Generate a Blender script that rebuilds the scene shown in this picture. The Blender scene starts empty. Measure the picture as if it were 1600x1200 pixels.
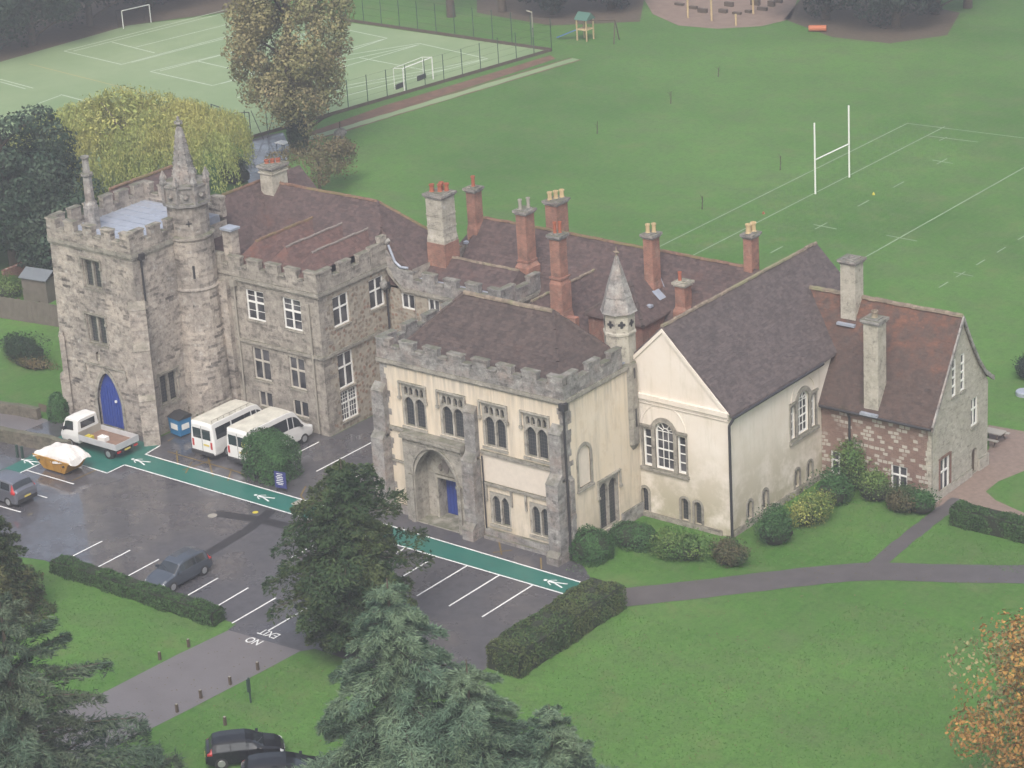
import bpy, math, random
import numpy as np
from mathutils import Vector, Matrix
from mathutils.geometry import tessellate_polygon
SC = bpy.context.scene
COL = SC.collection
R = math.radians

# ---------------------------------------------------------------- camera (from the cathedral tower, 65 m up)
CAM = (84.3, -106.6, 65.0)
F_PX, PITCH, ROLL, YAW = 4003.0, 0.378692, -0.0615025, -0.683009
_fw = np.array([math.sin(YAW)*math.cos(PITCH), math.cos(YAW)*math.cos(PITCH), -math.sin(PITCH)])
_r = np.array([math.cos(YAW), -math.sin(YAW), 0.0]); _u = np.cross(_r, _fw)
_r2 = math.cos(ROLL)*_r + math.sin(ROLL)*_u
_u2 = -math.sin(ROLL)*_r + math.cos(ROLL)*_u
cam = bpy.data.objects.new('camera', bpy.data.cameras.new('camera')); COL.objects.link(cam)
M = Matrix.Identity(4)
for i in range(3):
    M[i][0] = _r2[i]; M[i][1] = _u2[i]; M[i][2] = -_fw[i]; M[i][3] = CAM[i]
cam.matrix_world = M
cam.data.sensor_width = 36.0; cam.data.lens = 36.0*F_PX/1600.0
cam.data.clip_start = 1.0; cam.data.clip_end = 3000.0
SC.camera = cam

def at(px, py, z=0.0):
    """survey point: where the sight line through photo point px,py meets the level z"""
    d = (px-800)/F_PX*_r2 - (py-600)/F_PX*_u2 + _fw
    t = (z-CAM[2])/d[2]
    return (CAM[0]+t*d[0], CAM[1]+t*d[1], z)
def proj(p):
    q = np.array(p, float)-np.array(CAM); w = q@_fw
    return 800+F_PX*(q@_r2)/w, 600-F_PX*(q@_u2)/w
def height_at(base, py):
    lo, hi = 0.0, 60.0
    for _ in range(40):
        m = (lo+hi)/2
        if proj((base[0], base[1], m))[1] > py: lo = m
        else: hi = m
    return lo

# ---------------------------------------------------------------- light
SUN_EL, SUN_AZ = R(52), R(150)       # azimuth clockwise from +y; light comes over the camera's right shoulder
w = bpy.data.worlds.new('World'); SC.world = w; w.use_nodes = True
nt = w.node_tree; bg = nt.nodes['Background']
sky = nt.nodes.new('ShaderNodeTexSky'); sky.sky_type = 'NISHITA'; sky.sun_disc = False
sky.sun_elevation = SUN_EL; sky.sun_rotation = SUN_AZ
sky.air_density = 1.4; sky.dust_density = 6.0; sky.ozone_density = 1.0
hs = nt.nodes.new('ShaderNodeHueSaturation'); hs.inputs['Saturation'].default_value = 0.72
nt.links.new(sky.outputs[0], hs.inputs['Color']); nt.links.new(hs.outputs[0], bg.inputs[0])
bg.inputs[1].default_value = 0.12
sl = bpy.data.lights.new('sun', 'SUN'); sl.energy = 1.1; sl.angle = R(25); sl.color = (1.0, 0.965, 0.93)
so = bpy.data.objects.new('sun', sl); COL.objects.link(so)
sd = Vector((math.sin(SUN_AZ)*math.cos(SUN_EL), math.cos(SUN_AZ)*math.cos(SUN_EL), math.sin(SUN_EL)))
so.rotation_euler = sd.to_track_quat('Z', 'Y').to_euler(); so.location = (60, -60, 120)
SC.view_settings.view_transform = 'Standard'; SC.view_settings.look = 'None'
SC.view_settings.gamma = 1.0; SC.view_settings.exposure = 0.82
SC.render.engine = 'CYCLES'
SC.cycles.max_bounces = 5; SC.cycles.diffuse_bounces = 2; SC.cycles.glossy_bounces = 2
SC.cycles.transparent_max_bounces = 4; SC.cycles.volume_bounces = 0
SC.cycles.use_denoising = True

# ---------------------------------------------------------------- node helpers
class Mat:
    def __init__(s, name):
        s.m = bpy.data.materials.new(name); s.m.use_nodes = True
        s.t = s.m.node_tree; s.b = s.t.nodes['Principled BSDF']
    def n(s, typ, outs=0, props=None, **ins):
        nd = s.t.nodes.new('ShaderNode'+typ)
        for k, v in (props or {}).items(): setattr(nd, k, v)
        for k, v in ins.items():
            key = int(k[1:]) if k[0] == 'i' and k[1:].isdigit() else k.replace('_', ' ')
            s.set(nd.inputs[key], v)
        return nd.outputs[outs]
    def set(s, sock, v):
        if isinstance(v, bpy.types.NodeSocket): s.t.links.new(v, sock)
        else:
            if isinstance(v, tuple) and len(v) == 3 and sock.type == 'RGBA': v = v+(1,)
            sock.default_value = v
    def out(s, **kw):
        for k, v in kw.items(): s.set(s.b.inputs[k.replace('_', ' ')], v)
        return s.m
    def pos(s): return s.n('NewGeometry', 0)
    def scaled(s, v, x, y, z): return s.n('VectorMath', props={'operation': 'MULTIPLY'}, i0=v, i1=(x, y, z))
    def noise(s, v, scale, detail=3.0, rough=0.55):
        return s.n('TexNoise', 0, Vector=v, Scale=scale, Detail=detail, Roughness=rough)
    def mapr(s, v, a, b, c=0.0, d=1.0):
        return s.n('MapRange', 0, Value=v, i1=a, i2=b, i3=c, i4=d)
    def mix(s, f, a, b, mode='MIX'):
        nd = s.t.nodes.new('ShaderNodeMix'); nd.data_type = 'RGBA'; nd.blend_type = mode
        s.set(nd.inputs[0], f); s.set(nd.inputs[6], a); s.set(nd.inputs[7], b)
        return nd.outputs[2]
    def math(s, op, a, b=0.0):
        return s.n('Math', props={'operation': op}, i0=a, i1=b)
    def bump(s, h, strength=0.4, dist=0.05):
        s.set(s.b.inputs['Normal'], s.n('Bump', 0, Height=h, Strength=strength, Distance=dist))
    def wallco(s, k=1.0, wob=0.0):
        """(along wall, up) for any upright or sloping face"""
        p = s.pos(); nr = s.n('NewGeometry', 1)
        sp = s.t.nodes.new('ShaderNodeSeparateXYZ'); s.set(sp.inputs[0], p)
        sn = s.t.nodes.new('ShaderNodeSeparateXYZ'); s.set(sn.inputs[0], nr)
        ax = s.math('ABSOLUTE', sn.outputs[0]); ay = s.math('ABSOLUTE', sn.outputs[1])
        g = s.math('GREATER_THAN', ax, ay)
        u = s.n('Mix', 0, i0=g, i2=sp.outputs[0], i3=sp.outputs[1])
        v = s.math('MULTIPLY', sp.outputs[2], k)
        cm = s.t.nodes.new('ShaderNodeCombineXYZ'); s.set(cm.inputs[0], u); s.set(cm.inputs[1], v)
        o = cm.outputs[0]
        if wob:
            ns = s.n('TexNoise', 1, Vector=p, Scale=1.3, Detail=2.0)
            o = s.n('VectorMath', props={'operation': 'ADD'}, i0=o, i1=s.n('VectorMath', props={'operation': 'SCALE'}, i0=ns, Scale=wob))
        return o, p, sn.outputs[2]
    def brick(s, v, c1, c2, mortar, bw, rh, ms=0.012, bias=0.0, outs=0, offset=0.5):
        nd = s.t.nodes.new('ShaderNodeTexBrick'); nd.offset = offset
        for k, x in dict(Vector=v, Color1=c1, Color2=c2, Mortar=mortar, Scale=1.0).items(): s.set(nd.inputs[k], x)
        nd.inputs['Mortar Size'].default_value = ms; nd.inputs['Brick Width'].default_value = bw
        nd.inputs['Row Height'].default_value = rh; nd.inputs['Bias'].default_value = bias
        nd.inputs['Mortar Smooth'].default_value = 0.2
        return nd.outputs[outs]

def stone_mat(name, a, b, stain, bw=0.62, rh=0.30, wear=0.5, mortar=None, stain_amt=0.7, warm=None):
    m = Mat(name); v, p, nz = m.wallco(1.0, 0.10)
    br = m.brick(v, (0, 0, 0), (1, 1, 1), (0.5, 0.5, 0.5), bw, rh, 0.0)
    c = m.mix(br, a, b)
    n3 = m.noise(p, 0.9, 5.0, 0.65)
    if warm: c = m.mix(m.mapr(n3, 0.46, 0.66, 0, 0.8), c, warm)
    n1 = m.noise(p, 0.33, 5.0, 0.68)
    c = m.mix(m.mapr(n1, 0.44, 0.72, 0, stain_amt), c, stain)
    cel = m.brick(v, (0, 0, 0), (1, 1, 1), (0, 0, 0), bw*1.45, rh*0.82, 0.012, offset=0.37)      # weathered-back blocks
    n2 = m.math('MULTIPLY', m.mapr(cel, 0.70, 0.90), m.mapr(m.noise(p, 0.8, 4.0, 0.7), 0.40, 0.60))
    c = m.mix(m.math('MULTIPLY', n2, wear), c, tuple(x*0.50 for x in stain))
    n5 = m.noise(p, 2.6, 7.0, 0.78)                       # soot and lichen mottling
    c = m.mix(m.mapr(n5, 0.51, 0.66, 0, 0.80), c, tuple(x*0.42 for x in stain))
    c = m.mix(m.mapr(n5, 0.32, 0.45, 0.65, 0), c, tuple(min(.62, x*1.6) for x in b))
    n4 = m.noise(p, 9.0, 3.0, 0.7)
    c = m.mix(m.mapr(n4, 0.3, 0.75, 0, 0.45), c, tuple(x*0.55 for x in a))
    if mortar: c = m.mix(m.brick(v, (0, 0, 0), (0, 0, 0), (1, 1, 1), bw, rh, 0.018), c, mortar)
    up = m.mapr(nz, 0.55, 0.85)                           # lichen and moss on ledges
    mf = m.math('MULTIPLY', up, m.mapr(m.noise(p, 1.4, 4.0), 0.35, 0.6, 0.25, 0.9))
    c = m.mix(mf, c, m.mix(m.noise(p, 5.0, 2.0), (0.055, 0.065, 0.03), (0.16, 0.16, 0.12)))
    m.bump(m.math('ADD', m.math('MULTIPLY', n2, -0.8), m.math('ADD', n4, m.math('MULTIPLY', br, 0.4))), 0.7, 0.06)
    return m.out(Base_Color=c, Roughness=0.9)

def tile_mat(name, a, b, rust, rustlo=0.58, moss=0.0, mosscol=(0.10, 0.11, 0.03), zr=None):
    m = Mat(name); v, p, nz = m.wallco(1.35, 0.03)
    br = m.brick(v, (0, 0, 0), (1, 1, 1), (0.0, 0.0, 0.0), 0.24, 0.20, 0.0)
    c = m.mix(br, tuple(x*.82 for x in a), tuple(x*1.12 for x in b))
    fine = m.noise(p, 7.0, 3.0, 0.8)
    c = m.mix(m.mapr(fine, 0.55, 0.78, 0, 0.45), c, rust)
    big = m.noise(p, 0.55, 5.0, 0.7)
    rf_ = m.mapr(big, rustlo, rustlo+0.18, 0, 0.85)
    if zr:                                                # newer red tiles laid along the top of the roof
        sz_ = m.t.nodes.new('ShaderNodeSeparateXYZ'); m.set(sz_.inputs[0], p)
        rf_ = m.math('MULTIPLY', m.mapr(m.math('ADD', sz_.outputs[2], m.mapr(big, .3, .7, -2.0, 2.0)), zr[0], zr[1], 0.1, 1), m.mapr(m.noise(p, 1.6, 4.0, .7), .42, .6, .1, .95))
    c = m.mix(rf_, c, m.mix(br, rust, tuple(x*0.6 for x in rust)))
    md = m.noise(p, 2.4, 7.0, 0.78)
    c = m.mix(m.mapr(md, 0.52, 0.70, 0, 0.5), c, tuple(x*.38 for x in a))
    c = m.mix(m.mapr(md, 0.30, 0.43, .35, 0), c, (.17, .145, .13))
    sp = m.noise(p, 13.0, 1.0)
    c = m.mix(m.mapr(sp, 0.80, 0.84, 0, 0.7), c, (0.40, 0.38, 0.34))
    c = m.mix(m.mapr(m.noise(p, 0.8, 4.0, 0.7), 0.5, 0.8, 0, 0.5), c, tuple(x*0.5 for x in a))
    if moss: c = m.mix(m.mapr(m.noise(p, 0.42, 6.0, 0.7), moss, moss+0.1, 0, 0.85), c, mosscol)
    sepv = m.t.nodes.new('ShaderNodeSeparateXYZ'); m.set(sepv.inputs[0], v)
    saw = m.math('FRACT', m.math('MULTIPLY', sepv.outputs[1], 1/0.20))
    m.bump(m.math('ADD', m.math('MULTIPLY', saw, -1.0), m.math('ADD', m.math('MULTIPLY', br, 0.5), m.math('MULTIPLY', fine, .8))), 1.0, 0.10)
    return m.out(Base_Color=c, Roughness=0.75)

def plain(name, col, rough=0.6, metal=0.0, var=0.0, scale=2.0, spec=None):
    m = Mat(name)
    c = col
    if var:
        n = m.noise(m.n('TexCoord', 3), scale, 4.0, 0.6)
        c = m.mix(m.mapr(n, 0.3, 0.75), col, tuple(x*(1-var) for x in col))
    m.out(Base_Color=c, Roughness=rough, Metallic=metal)
    if spec is not None: m.out(Specular_IOR_Level=spec)
    return m.m

def leaf_mat(name, dark, light, tip=None, tipamt=0.5, scale=0.7, trans=0.0):
    m = Mat(name); p = m.pos(); rnd = m.n('NewGeometry', 8) if False else None
    g = m.t.nodes.new('ShaderNodeNewGeometry'); rnd = g.outputs['Random Per Island']
    n = m.noise(p, scale, 3.0, 0.6)
    f = m.math('ADD', m.math('MULTIPLY', rnd, 0.55), m.mapr(n, 0.35, 0.68, -0.15, 0.6))
    c = m.mix(m.mapr(f, 0.0, 1.0), dark, light)
    if tip:
        n2 = m.noise(p, scale*0.6, 2.0)
        c = m.mix(m.math('MULTIPLY', m.mapr(m.math('ADD', n2, m.math('MULTIPLY', rnd, 0.25)), 0.55, 0.75), tipamt), c, tip)
    return m.out(Base_Color=c, Roughness=0.75, Specular_IOR_Level=0.25)

MT = {}
MT['tower_stone'] = stone_mat('tower_stone', (0.32, 0.286, 0.255), (0.48, 0.43, 0.375), (0.12, 0.112, 0.11), 0.55, 0.24, 0.9, warm=(0.58, 0.51, 0.44))
MT['house_stone'] = stone_mat('house_stone', (0.28, 0.256, 0.225), (0.41, 0.375, 0.33), (0.125, 0.118, 0.11), 0.6, 0.30, 0.6, warm=(0.50, 0.455, 0.40))
MT['grey_stone'] = stone_mat('grey_stone', (0.25, 0.242, 0.235), (0.40, 0.385, 0.37), (0.105, 0.102, 0.10), 0.55, 0.28, 0.55, warm=(0.34, 0.27, 0.235))
MT['trim_stone'] = stone_mat('trim_stone', (0.31, 0.29, 0.25), (0.38, 0.355, 0.315), (0.16, 0.15, 0.135), 0.5, 0.35, 0.25, stain_amt=0.6)
MT['tracery'] = stone_mat('tracery_stone', (0.40, 0.375, 0.33), (0.46, 0.43, 0.38), (0.20, 0.19, 0.17), 0.5, 0.35, 0.1, stain_amt=0.5)
MT['moss_wall'] = stone_mat('mossy_dark_stone', (0.13, 0.115, 0.095), (0.19, 0.165, 0.13), (0.07, 0.075, 0.045), 0.4, 0.22, 0.5)
MT['pale_stone'] = stone_mat('pale_stone', (0.46, 0.43, 0.36), (0.52, 0.49, 0.42), (0.24, 0.22, 0.19), 0.6, 0.4, 0.15, stain_amt=0.6)
MT['rubble'] = stone_mat('rubble', (0.42, 0.395, 0.35), (0.54, 0.51, 0.455), (0.22, 0.20, 0.165), 0.32, 0.16, 0.25, mortar=(0.40, 0.37, 0.31), stain_amt=0.5)

def render_mat():
    m = Mat('cream_render'); v, p, nz = m.wallco()
    n1 = m.noise(p, 0.35, 5.0, 0.65)
    c = m.mix(m.mapr(n1, 0.35, 0.7), (0.69, 0.612, 0.51), (0.67, 0.57, 0.435))
    n2 = m.noise(m.scaled(p, 2.0, 2.0, 0.22), 1.0, 6.0, 0.72)
    c = m.mix(m.mapr(n2, 0.47, 0.68, 0, 0.75), c, (0.42, 0.375, 0.31))
    s9 = m.t.nodes.new('ShaderNodeSeparateXYZ'); m.set(s9.inputs[0], p)      # run-off below the parapet string
    run = m.math('MULTIPLY', m.mapr(s9.outputs[2], 8.2, 9.8), m.mapr(m.noise(m.scaled(p, 3.0, 3.0, 0.12), 1.0, 5.0, .75), .42, .62))
    c = m.mix(m.math('MULTIPLY', run, .7), c, (.30, .28, .25))
    pt = m.noise(p, 0.9, 6.0, 0.75); c = m.mix(m.mapr(pt, .54, .62, 0, .45), c, (.56, .46, .34))
    sz = m.t.nodes.new('ShaderNodeSeparateXYZ'); m.set(sz.inputs[0], p)      # rising damp above the plinth
    damp = m.math('MULTIPLY', m.mapr(sz.outputs[2], 3.6, 0.6), m.mapr(m.noise(p, 0.6, 5.0, 0.7), 0.38, 0.66))
    c = m.mix(m.math('MULTIPLY', damp, 0.75), c, (0.36, 0.33, 0.25))
    m.bump(m.noise(p, 12.0, 4.0), 0.15, 0.02)
    return m.out(Base_Color=c, Roughness=0.88)
MT['cream'] = render_mat()
m = Mat('gable_render'); p = m.pos()
c = m.mix(m.mapr(m.noise(p, 0.4, 5.0, 0.65), 0.35, 0.7), (0.74, 0.685, 0.625), (0.67, 0.60, 0.52))
sz = m.t.nodes.new('ShaderNodeSeparateXYZ'); m.set(sz.inputs[0], p)
damp = m.math('MULTIPLY', m.mapr(sz.outputs[2], 6.0, 1.2), m.mapr(m.noise(p, 0.38, 6.0, 0.72), 0.36, 0.54))
c = m.mix(m.math('MULTIPLY', damp, 0.95), c, (0.40, 0.365, 0.27))
c = m.mix(m.mapr(m.noise(m.scaled(p, 1, 1, 0.12), 2.4, 5.0, 0.72), 0.52, 0.75, 0, 0.6), c, (0.48, 0.44, 0.35))
m.bump(m.noise(p, 12.0, 4.0), 0.15, 0.02)
MT['gable_render'] = m.out(Base_Color=c, Roughness=0.88)
MT['panel'] = plain('pale_panel', (0.68, 0.61, 0.53), 0.85, var=0.12, scale=3.0)

m = Mat('chequer_wall'); v, p, nz = m.wallco(1.0, 0.14)         # brick with scattered pale stone blocks
br = m.brick(v, (0.17, 0.105, 0.088), (0.235, 0.145, 0.12), (0.30, 0.26, 0.22), 0.23, 0.075, 0.006)
cell = m.brick(v, (0, 0, 0), (1, 1, 1), (0, 0, 0), 0.38, 0.25, 0.0, outs=0)
blk = m.mapr(cell, 0.52, 0.60)
edge = m.brick(v, (1, 1, 1), (1, 1, 1), (0, 0, 0), 0.38, 0.25, 0.035)
n = m.mapr(m.noise(p, 0.45, 3.0), 0.34, 0.44)
blk = m.math('MULTIPLY', m.math('MULTIPLY', blk, n), edge)
c = m.mix(m.mapr(m.noise(p, 0.7, 5.0, 0.7), 0.45, 0.7, 0, 0.5), br, (0.13, 0.075, 0.06))
c = m.mix(blk, c, m.mix(m.noise(p, 3.0, 3.0), (0.36, 0.335, 0.295), (0.48, 0.45, 0.395)))
m.bump(m.noise(p, 14.0, 3.0), 0.4, 0.03)
MT['chequer'] = m.out(Base_Color=c, Roughness=0.9)
m = Mat('flint_wall'); v, p, nz = m.wallco(1.0, 0.05)           # small stones and flints in pale mortar
vo = m.n('TexVoronoi', 1, Vector=p, Scale=3.6); vd = m.n('TexVoronoi', 0, Vector=p, Scale=3.6)
vsep = m.t.nodes.new('ShaderNodeSeparateColor'); m.set(vsep.inputs[0], vo)
c = m.mix(vsep.outputs[0], (0.20, 0.165, 0.135), (0.37, 0.32, 0.25))
c = m.mix(m.math('GREATER_THAN', vsep.outputs[1], 0.78), c, (0.25, 0.16, 0.12))
c = m.mix(m.mapr(vd, 0.36, 0.55), c, (0.34, 0.31, 0.26))
c = m.mix(m.mapr(m.noise(p, 0.35, 5.0, 0.7), 0.45, 0.7, 0, 0.6), c, (0.13, 0.12, 0.10))
m.bump(m.math('MULTIPLY', vd, -1.0), 0.7, 0.06)
MT['flint'] = m.out(Base_Color=c, Roughness=0.9)
def brick_mat(name, a, b, d=(0.10, 0.07, 0.06)):
    m = Mat(name); v, p, nz = m.wallco()
    c = m.brick(v, a, b, (0.32, 0.26, 0.21), 0.23, 0.075, 0.008)
    c = m.mix(m.mapr(m.noise(p, 1.3, 6.0, 0.75), 0.42, 0.66, 0, 0.7), c, d)
    c = m.mix(m.mapr(m.noise(m.scaled(p, 1, 1, .5), 2.2, 4.0, 0.7), 0.56, 0.72, 0, 0.5), c, (0.42, 0.30, 0.23))
    m.bump(m.noise(p, 15.0, 2.0), 0.4, 0.02)
    return m.out(Base_Color=c, Roughness=0.85)
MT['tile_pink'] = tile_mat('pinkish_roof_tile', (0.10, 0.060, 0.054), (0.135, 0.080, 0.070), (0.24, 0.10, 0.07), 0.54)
MT['brick'] = brick_mat('chimney_brick', (0.36, 0.15, 0.10), (0.25, 0.10, 0.075))
MT['dark_brick'] = brick_mat('wall_brick', (0.22, 0.08, 0.06), (0.17, 0.07, 0.055))
MT['tile'] = tile_mat('roof_tile', (0.078, 0.056, 0.054), (0.108, 0.073, 0.068), (0.165, 0.075, 0.055))
MT['tile_dark'] = tile_mat('dark_roof_tile', (0.078, 0.063, 0.063), (0.102, 0.081, 0.079), (0.125, 0.080, 0.066), 0.66)
MT['tile_red'] = tile_mat('red_roof_tile', (0.062, 0.046, 0.041), (0.086, 0.060, 0.051), (0.22, 0.10, 0.063), 0.50, 0.60, (0.035, 0.04, 0.02), zr=(7.5, 10.2))
MT['tile_moss'] = tile_mat('mossy_roof_tile', (0.066, 0.050, 0.047), (0.092, 0.067, 0.060), (0.125, 0.066, 0.05), 0.60)
MT['ridge'] = tile_mat('ridge_tile', (0.17, 0.10, 0.07), (0.22, 0.13, 0.09), (0.28, 0.12, 0.06), 0.6, 0.45, (0.17, 0.14, 0.06))
MT['ridge_stone'] = plain('ridge_stone', (0.24, 0.21, 0.19), .8, var=.3)
MT['ridge_grey'] = tile_mat('grey_ridge_tile', (0.20, 0.16, 0.12), (0.26, 0.21, 0.16), (0.20, 0.14, 0.10), 0.6, 0.5, (0.22, 0.22, 0.12))
MT['lead'] = plain('lead', (0.38, 0.42, 0.50), 0.35, 0.15, 0.25)
m = Mat('leaded_glass'); v, p, nz = m.wallco()
grid = m.brick(v, (0, 0, 0), (0, 0, 0), (1, 1, 1), 0.17, 0.22, 0.012, offset=0.0)
c = m.mix(grid, m.mix(m.noise(p, 1.5, 2.0), (0.018, 0.022, 0.03), (0.05, 0.055, 0.06)), (0.12, 0.12, 0.12))
m.bump(m.noise(p, 4.0, 2.0), 0.25, 0.05)
MT['leaded'] = m.out(Base_Color=c, Roughness=0.22)
m = Mat('window_glass'); p = m.pos()
m.bump(m.noise(p, 1.2, 1.0), 0.05, 0.05)
MT['glass'] = m.out(Base_Color=m.mix(m.mapr(m.noise(p, 0.9, 3.0), 0.4, 0.65), (0.02, 0.022, 0.028), (0.11, 0.11, 0.12)), Roughness=0.12)
MT['white'] = plain('white_paint', (0.78, 0.78, 0.76), 0.5, var=0.08)
MT['stone_frame'] = plain('limewashed_frame', (0.50, 0.47, 0.42), 0.8, var=0.25)
MT['blue_door'] = plain('blue_door_paint', (0.028, 0.06, 0.30), 0.5, var=0.22, scale=3.0)
MT['iron'] = plain('black_iron', (0.035, 0.035, 0.04), 0.5)
MT['pipe_grey'] = plain('grey_pipe_paint', (0.33, 0.31, 0.27), 0.6, var=0.2)
MT['pot_red'] = plain('red_clay_pot', (0.36, 0.11, 0.06), 0.8, var=0.3)
MT['pot_buff'] = plain('buff_clay_pot', (0.55, 0.42, 0.24), 0.8, var=0.3)
MT['wood_post'] = plain('weathered_timber', (0.10, 0.075, 0.055), 0.9, var=0.3)
MT['dark_green_paint'] = plain('dark_green_paint', (0.03, 0.06, 0.05), 0.6)
MT['bark'] = plain('bark', (0.10, 0.08, 0.06), 0.95, var=0.5, scale=4.0)
MT['rubber'] = plain('tyre_rubber', (0.02, 0.02, 0.022), 0.8)
MT['rim'] = plain('alloy_rim', (0.45, 0.46, 0.48), 0.35, 0.6)
MT['car_glass'] = plain('tinted_glass', (0.022, 0.027, 0.032), 0.06, spec=1.0)
MT['lamp_red'] = plain('red_lamp', (0.42, 0.03, 0.03), 0.3)
MT['lamp_clear'] = plain('clear_lamp', (0.75, 0.77, 0.8), 0.15)
MT['plastic'] = plain('black_plastic', (0.03, 0.03, 0.033), 0.6)
MT['plate_yellow'] = plain('number_plate', (0.62, 0.50, 0.12), 0.5)

# ---------------------------------------------------------------- mesh helpers
class MB:
    """collects shapes, then links them as ONE mesh object"""
    def __init__(s): s.v = []; s.f = []; s.sm = []
    def add(s, vs, fs, smooth=False):
        o = len(s.v); s.v += [tuple(float(c) for c in v) for v in vs]
        for f in fs: s.f.append(tuple(i+o for i in f)); s.sm.append(smooth)
        return s
    def box(s, x0, x1, y0, y1, z0, z1):
        x0, x1 = sorted((x0, x1)); y0, y1 = sorted((y0, y1)); z0, z1 = sorted((z0, z1))
        v = [(x, y, z) for z in (z0, z1) for y in (y0, y1) for x in (x0, x1)]
        return s.add(v, [(0, 2, 3, 1), (4, 5, 7, 6), (0, 1, 5, 4), (2, 6, 7, 3), (0, 4, 6, 2), (1, 3, 7, 5)])
    def face(s, pts): return s.add(pts, [tuple(range(len(pts)))])
    def slab(s, pts, t=0.14):
        n = len(pts); lo = [(p[0], p[1], p[2]-t) for p in pts]
        fs = [tuple(range(n)), tuple(reversed(range(n, 2*n)))]
        fs += [(i, i+n, (i+1) % n+n, (i+1) % n) for i in range(n)]
        return s.add(list(pts)+lo, fs)
    def tube(s, p0, p1, r0, r1=None, n=8, cap=True):
        r1 = r0 if r1 is None else r1
        a = Vector(p0); b = Vector(p1); d = (b-a).normalized()
        q = d.to_track_quat('Z', 'Y'); vs = []
        for c, r in ((a, r0), (b, r1)):
            for k in range(n):
                t = 2*math.pi*(k+0.5)/n
                vs.append(c+q @ Vector((r*math.cos(t), r*math.sin(t), 0)))
        fs = [(k, (k+1) % n, (k+1) % n+n, k+n) for k in range(n)]
        s.add(vs, fs, n > 6)
        if cap: s.add(vs[n:], [tuple(range(n))]); s.add(vs[:n], [tuple(reversed(range(n)))])
        return s
    def path(s, pts, r, n=6):
        for i in range(len(pts)-1):
            ra = r[i] if isinstance(r, (list, tuple)) else r
            rb = r[i+1] if isinstance(r, (list, tuple)) else r
            s.tube(pts[i], pts[i+1], ra, rb, n)
        return s
    def lathe(s, c, prof, n=8, rot=0.5, smooth=False):
        vs = []
        for (r, z) in prof:
            for k in range(n):
                t = 2*math.pi*(k+rot)/n
                vs.append((c[0]+r*math.cos(t), c[1]+r*math.sin(t), c[2]+z))
        fs = []
        for j in range(len(prof)-1):
            for k in range(n):
                fs.append((j*n+k, j*n+(k+1) % n, (j+1)*n+(k+1) % n, (j+1)*n+k))
        s.add(vs, fs, smooth)
        s.add(vs[-n:], [tuple(range(n))]); s.add(vs[:n], [tuple(reversed(range(n)))])
        return s
    def ico(s, c, r, sub=2, sq=(1, 1, 1), jit=0.0, seed=0):
        import bmesh
        b = bmesh.new(); bmesh.ops.create_icosphere(b, subdivisions=sub, radius=1.0)
        rnd = random.Random(seed); vs = []
        for v in b.verts:
            k = r*(1+rnd.uniform(-jit, jit)); vs.append((c[0]+v.co.x*k*sq[0], c[1]+v.co.y*k*sq[1], c[2]+v.co.z*k*sq[2]))
        fs = [tuple(v.index for v in f.verts) for f in b.faces]; b.free()
        return s.add(vs, fs, True)

class Fr:
    """an upright wall plane: u along it, n out of it"""
    def __init__(s, O, u, n): s.O = Vector(O); s.u = Vector(u); s.n = Vector(n)
    def p(s, u, z, d=0.0): return s.O+s.u*u+Vector((0, 0, z))+s.n*d
def FX(y): return Fr((0, y, 0), (1, 0, 0), (0, -1, 0))    # faces -y, u = x
def FY(x): return Fr((x, 0, 0), (0, 1, 0), (1, 0, 0))     # faces +x, u = y
def BX(y): return Fr((0, y, 0), (1, 0, 0), (0, 1, 0))     # faces +y
def BY(x): return Fr((x, 0, 0), (0, 1, 0), (-1, 0, 0))    # faces -x

def _orient(mb, vs, fs, want):
    out = []
    for f in fs:
        a, b, c = Vector(vs[f[0]]), Vector(vs[f[1]]), Vector(vs[f[2]])
        out.append(tuple(reversed(f)) if (b-a).cross(c-a).dot(want) < 0 else f)
    mb.add(vs, out)
def sheet(mb, fr, outer, holes=(), d=0.0, reveal=0.0):
    """flat wall face with holes; reveal = how deep the sides of the holes go back"""
    loops = [[Vector((a, b, 0)) for a, b in lp] for lp in [outer]+list(holes)]
    flat = [q for lp in loops for q in lp]
    tri = tessellate_polygon(loops)
    vs = [fr.p(q.x, q.y, d) for q in flat]
    _orient(mb, vs, [tuple(t) for t in tri], fr.n)
    if reveal:
        for lp in holes:
            n = len(lp); vs = [fr.p(a, b, d) for a, b in lp]+[fr.p(a, b, d-reveal) for a, b in lp]
            cx = sum(a for a, b in lp)/n; cz = sum(b for a, b in lp)/n; ctr = fr.p(cx, cz, d-reveal/2)
            for i in range(n):
                j = (i+1) % n; q = [vs[i], vs[j], vs[j+n], vs[i+n]]
                mid = (q[0]+q[1]+q[2]+q[3])/4
                _orient(mb, q, [(0, 1, 2, 3)], ctr-mid)
def plate(mb, fr, outer, holes=(), d0=0.0, d1=0.1):
    """a plate of real thickness between d0 (back) and d1 (front), with holes"""
    sheet(mb, fr, outer, holes, d1, d1-d0)
    n = len(outer); cx = sum(a for a, b in outer)/n; cz = sum(b for a, b in outer)/n
    sheet(mb, Fr(fr.O, fr.u, -fr.n), outer, holes, -d0)
    area = sum(outer[i][0]*outer[(i+1) % n][1]-outer[(i+1) % n][0]*outer[i][1] for i in range(n))
    sg = 1 if area > 0 else -1
    for i in range(n):
        a, b = outer[i], outer[(i+1) % n]
        q = [fr.p(*a, d0), fr.p(*b, d0), fr.p(*b, d1), fr.p(*a, d1)]
        want = (fr.u*(b[1]-a[1])-Vector((0, 0, 1))*(b[0]-a[0]))*sg
        _orient(mb, q, [(0, 1, 2, 3)], want)
def rect(u0, u1, z0, z1): return [(u0, z0), (u1, z0), (u1, z1), (u0, z1)]
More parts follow.
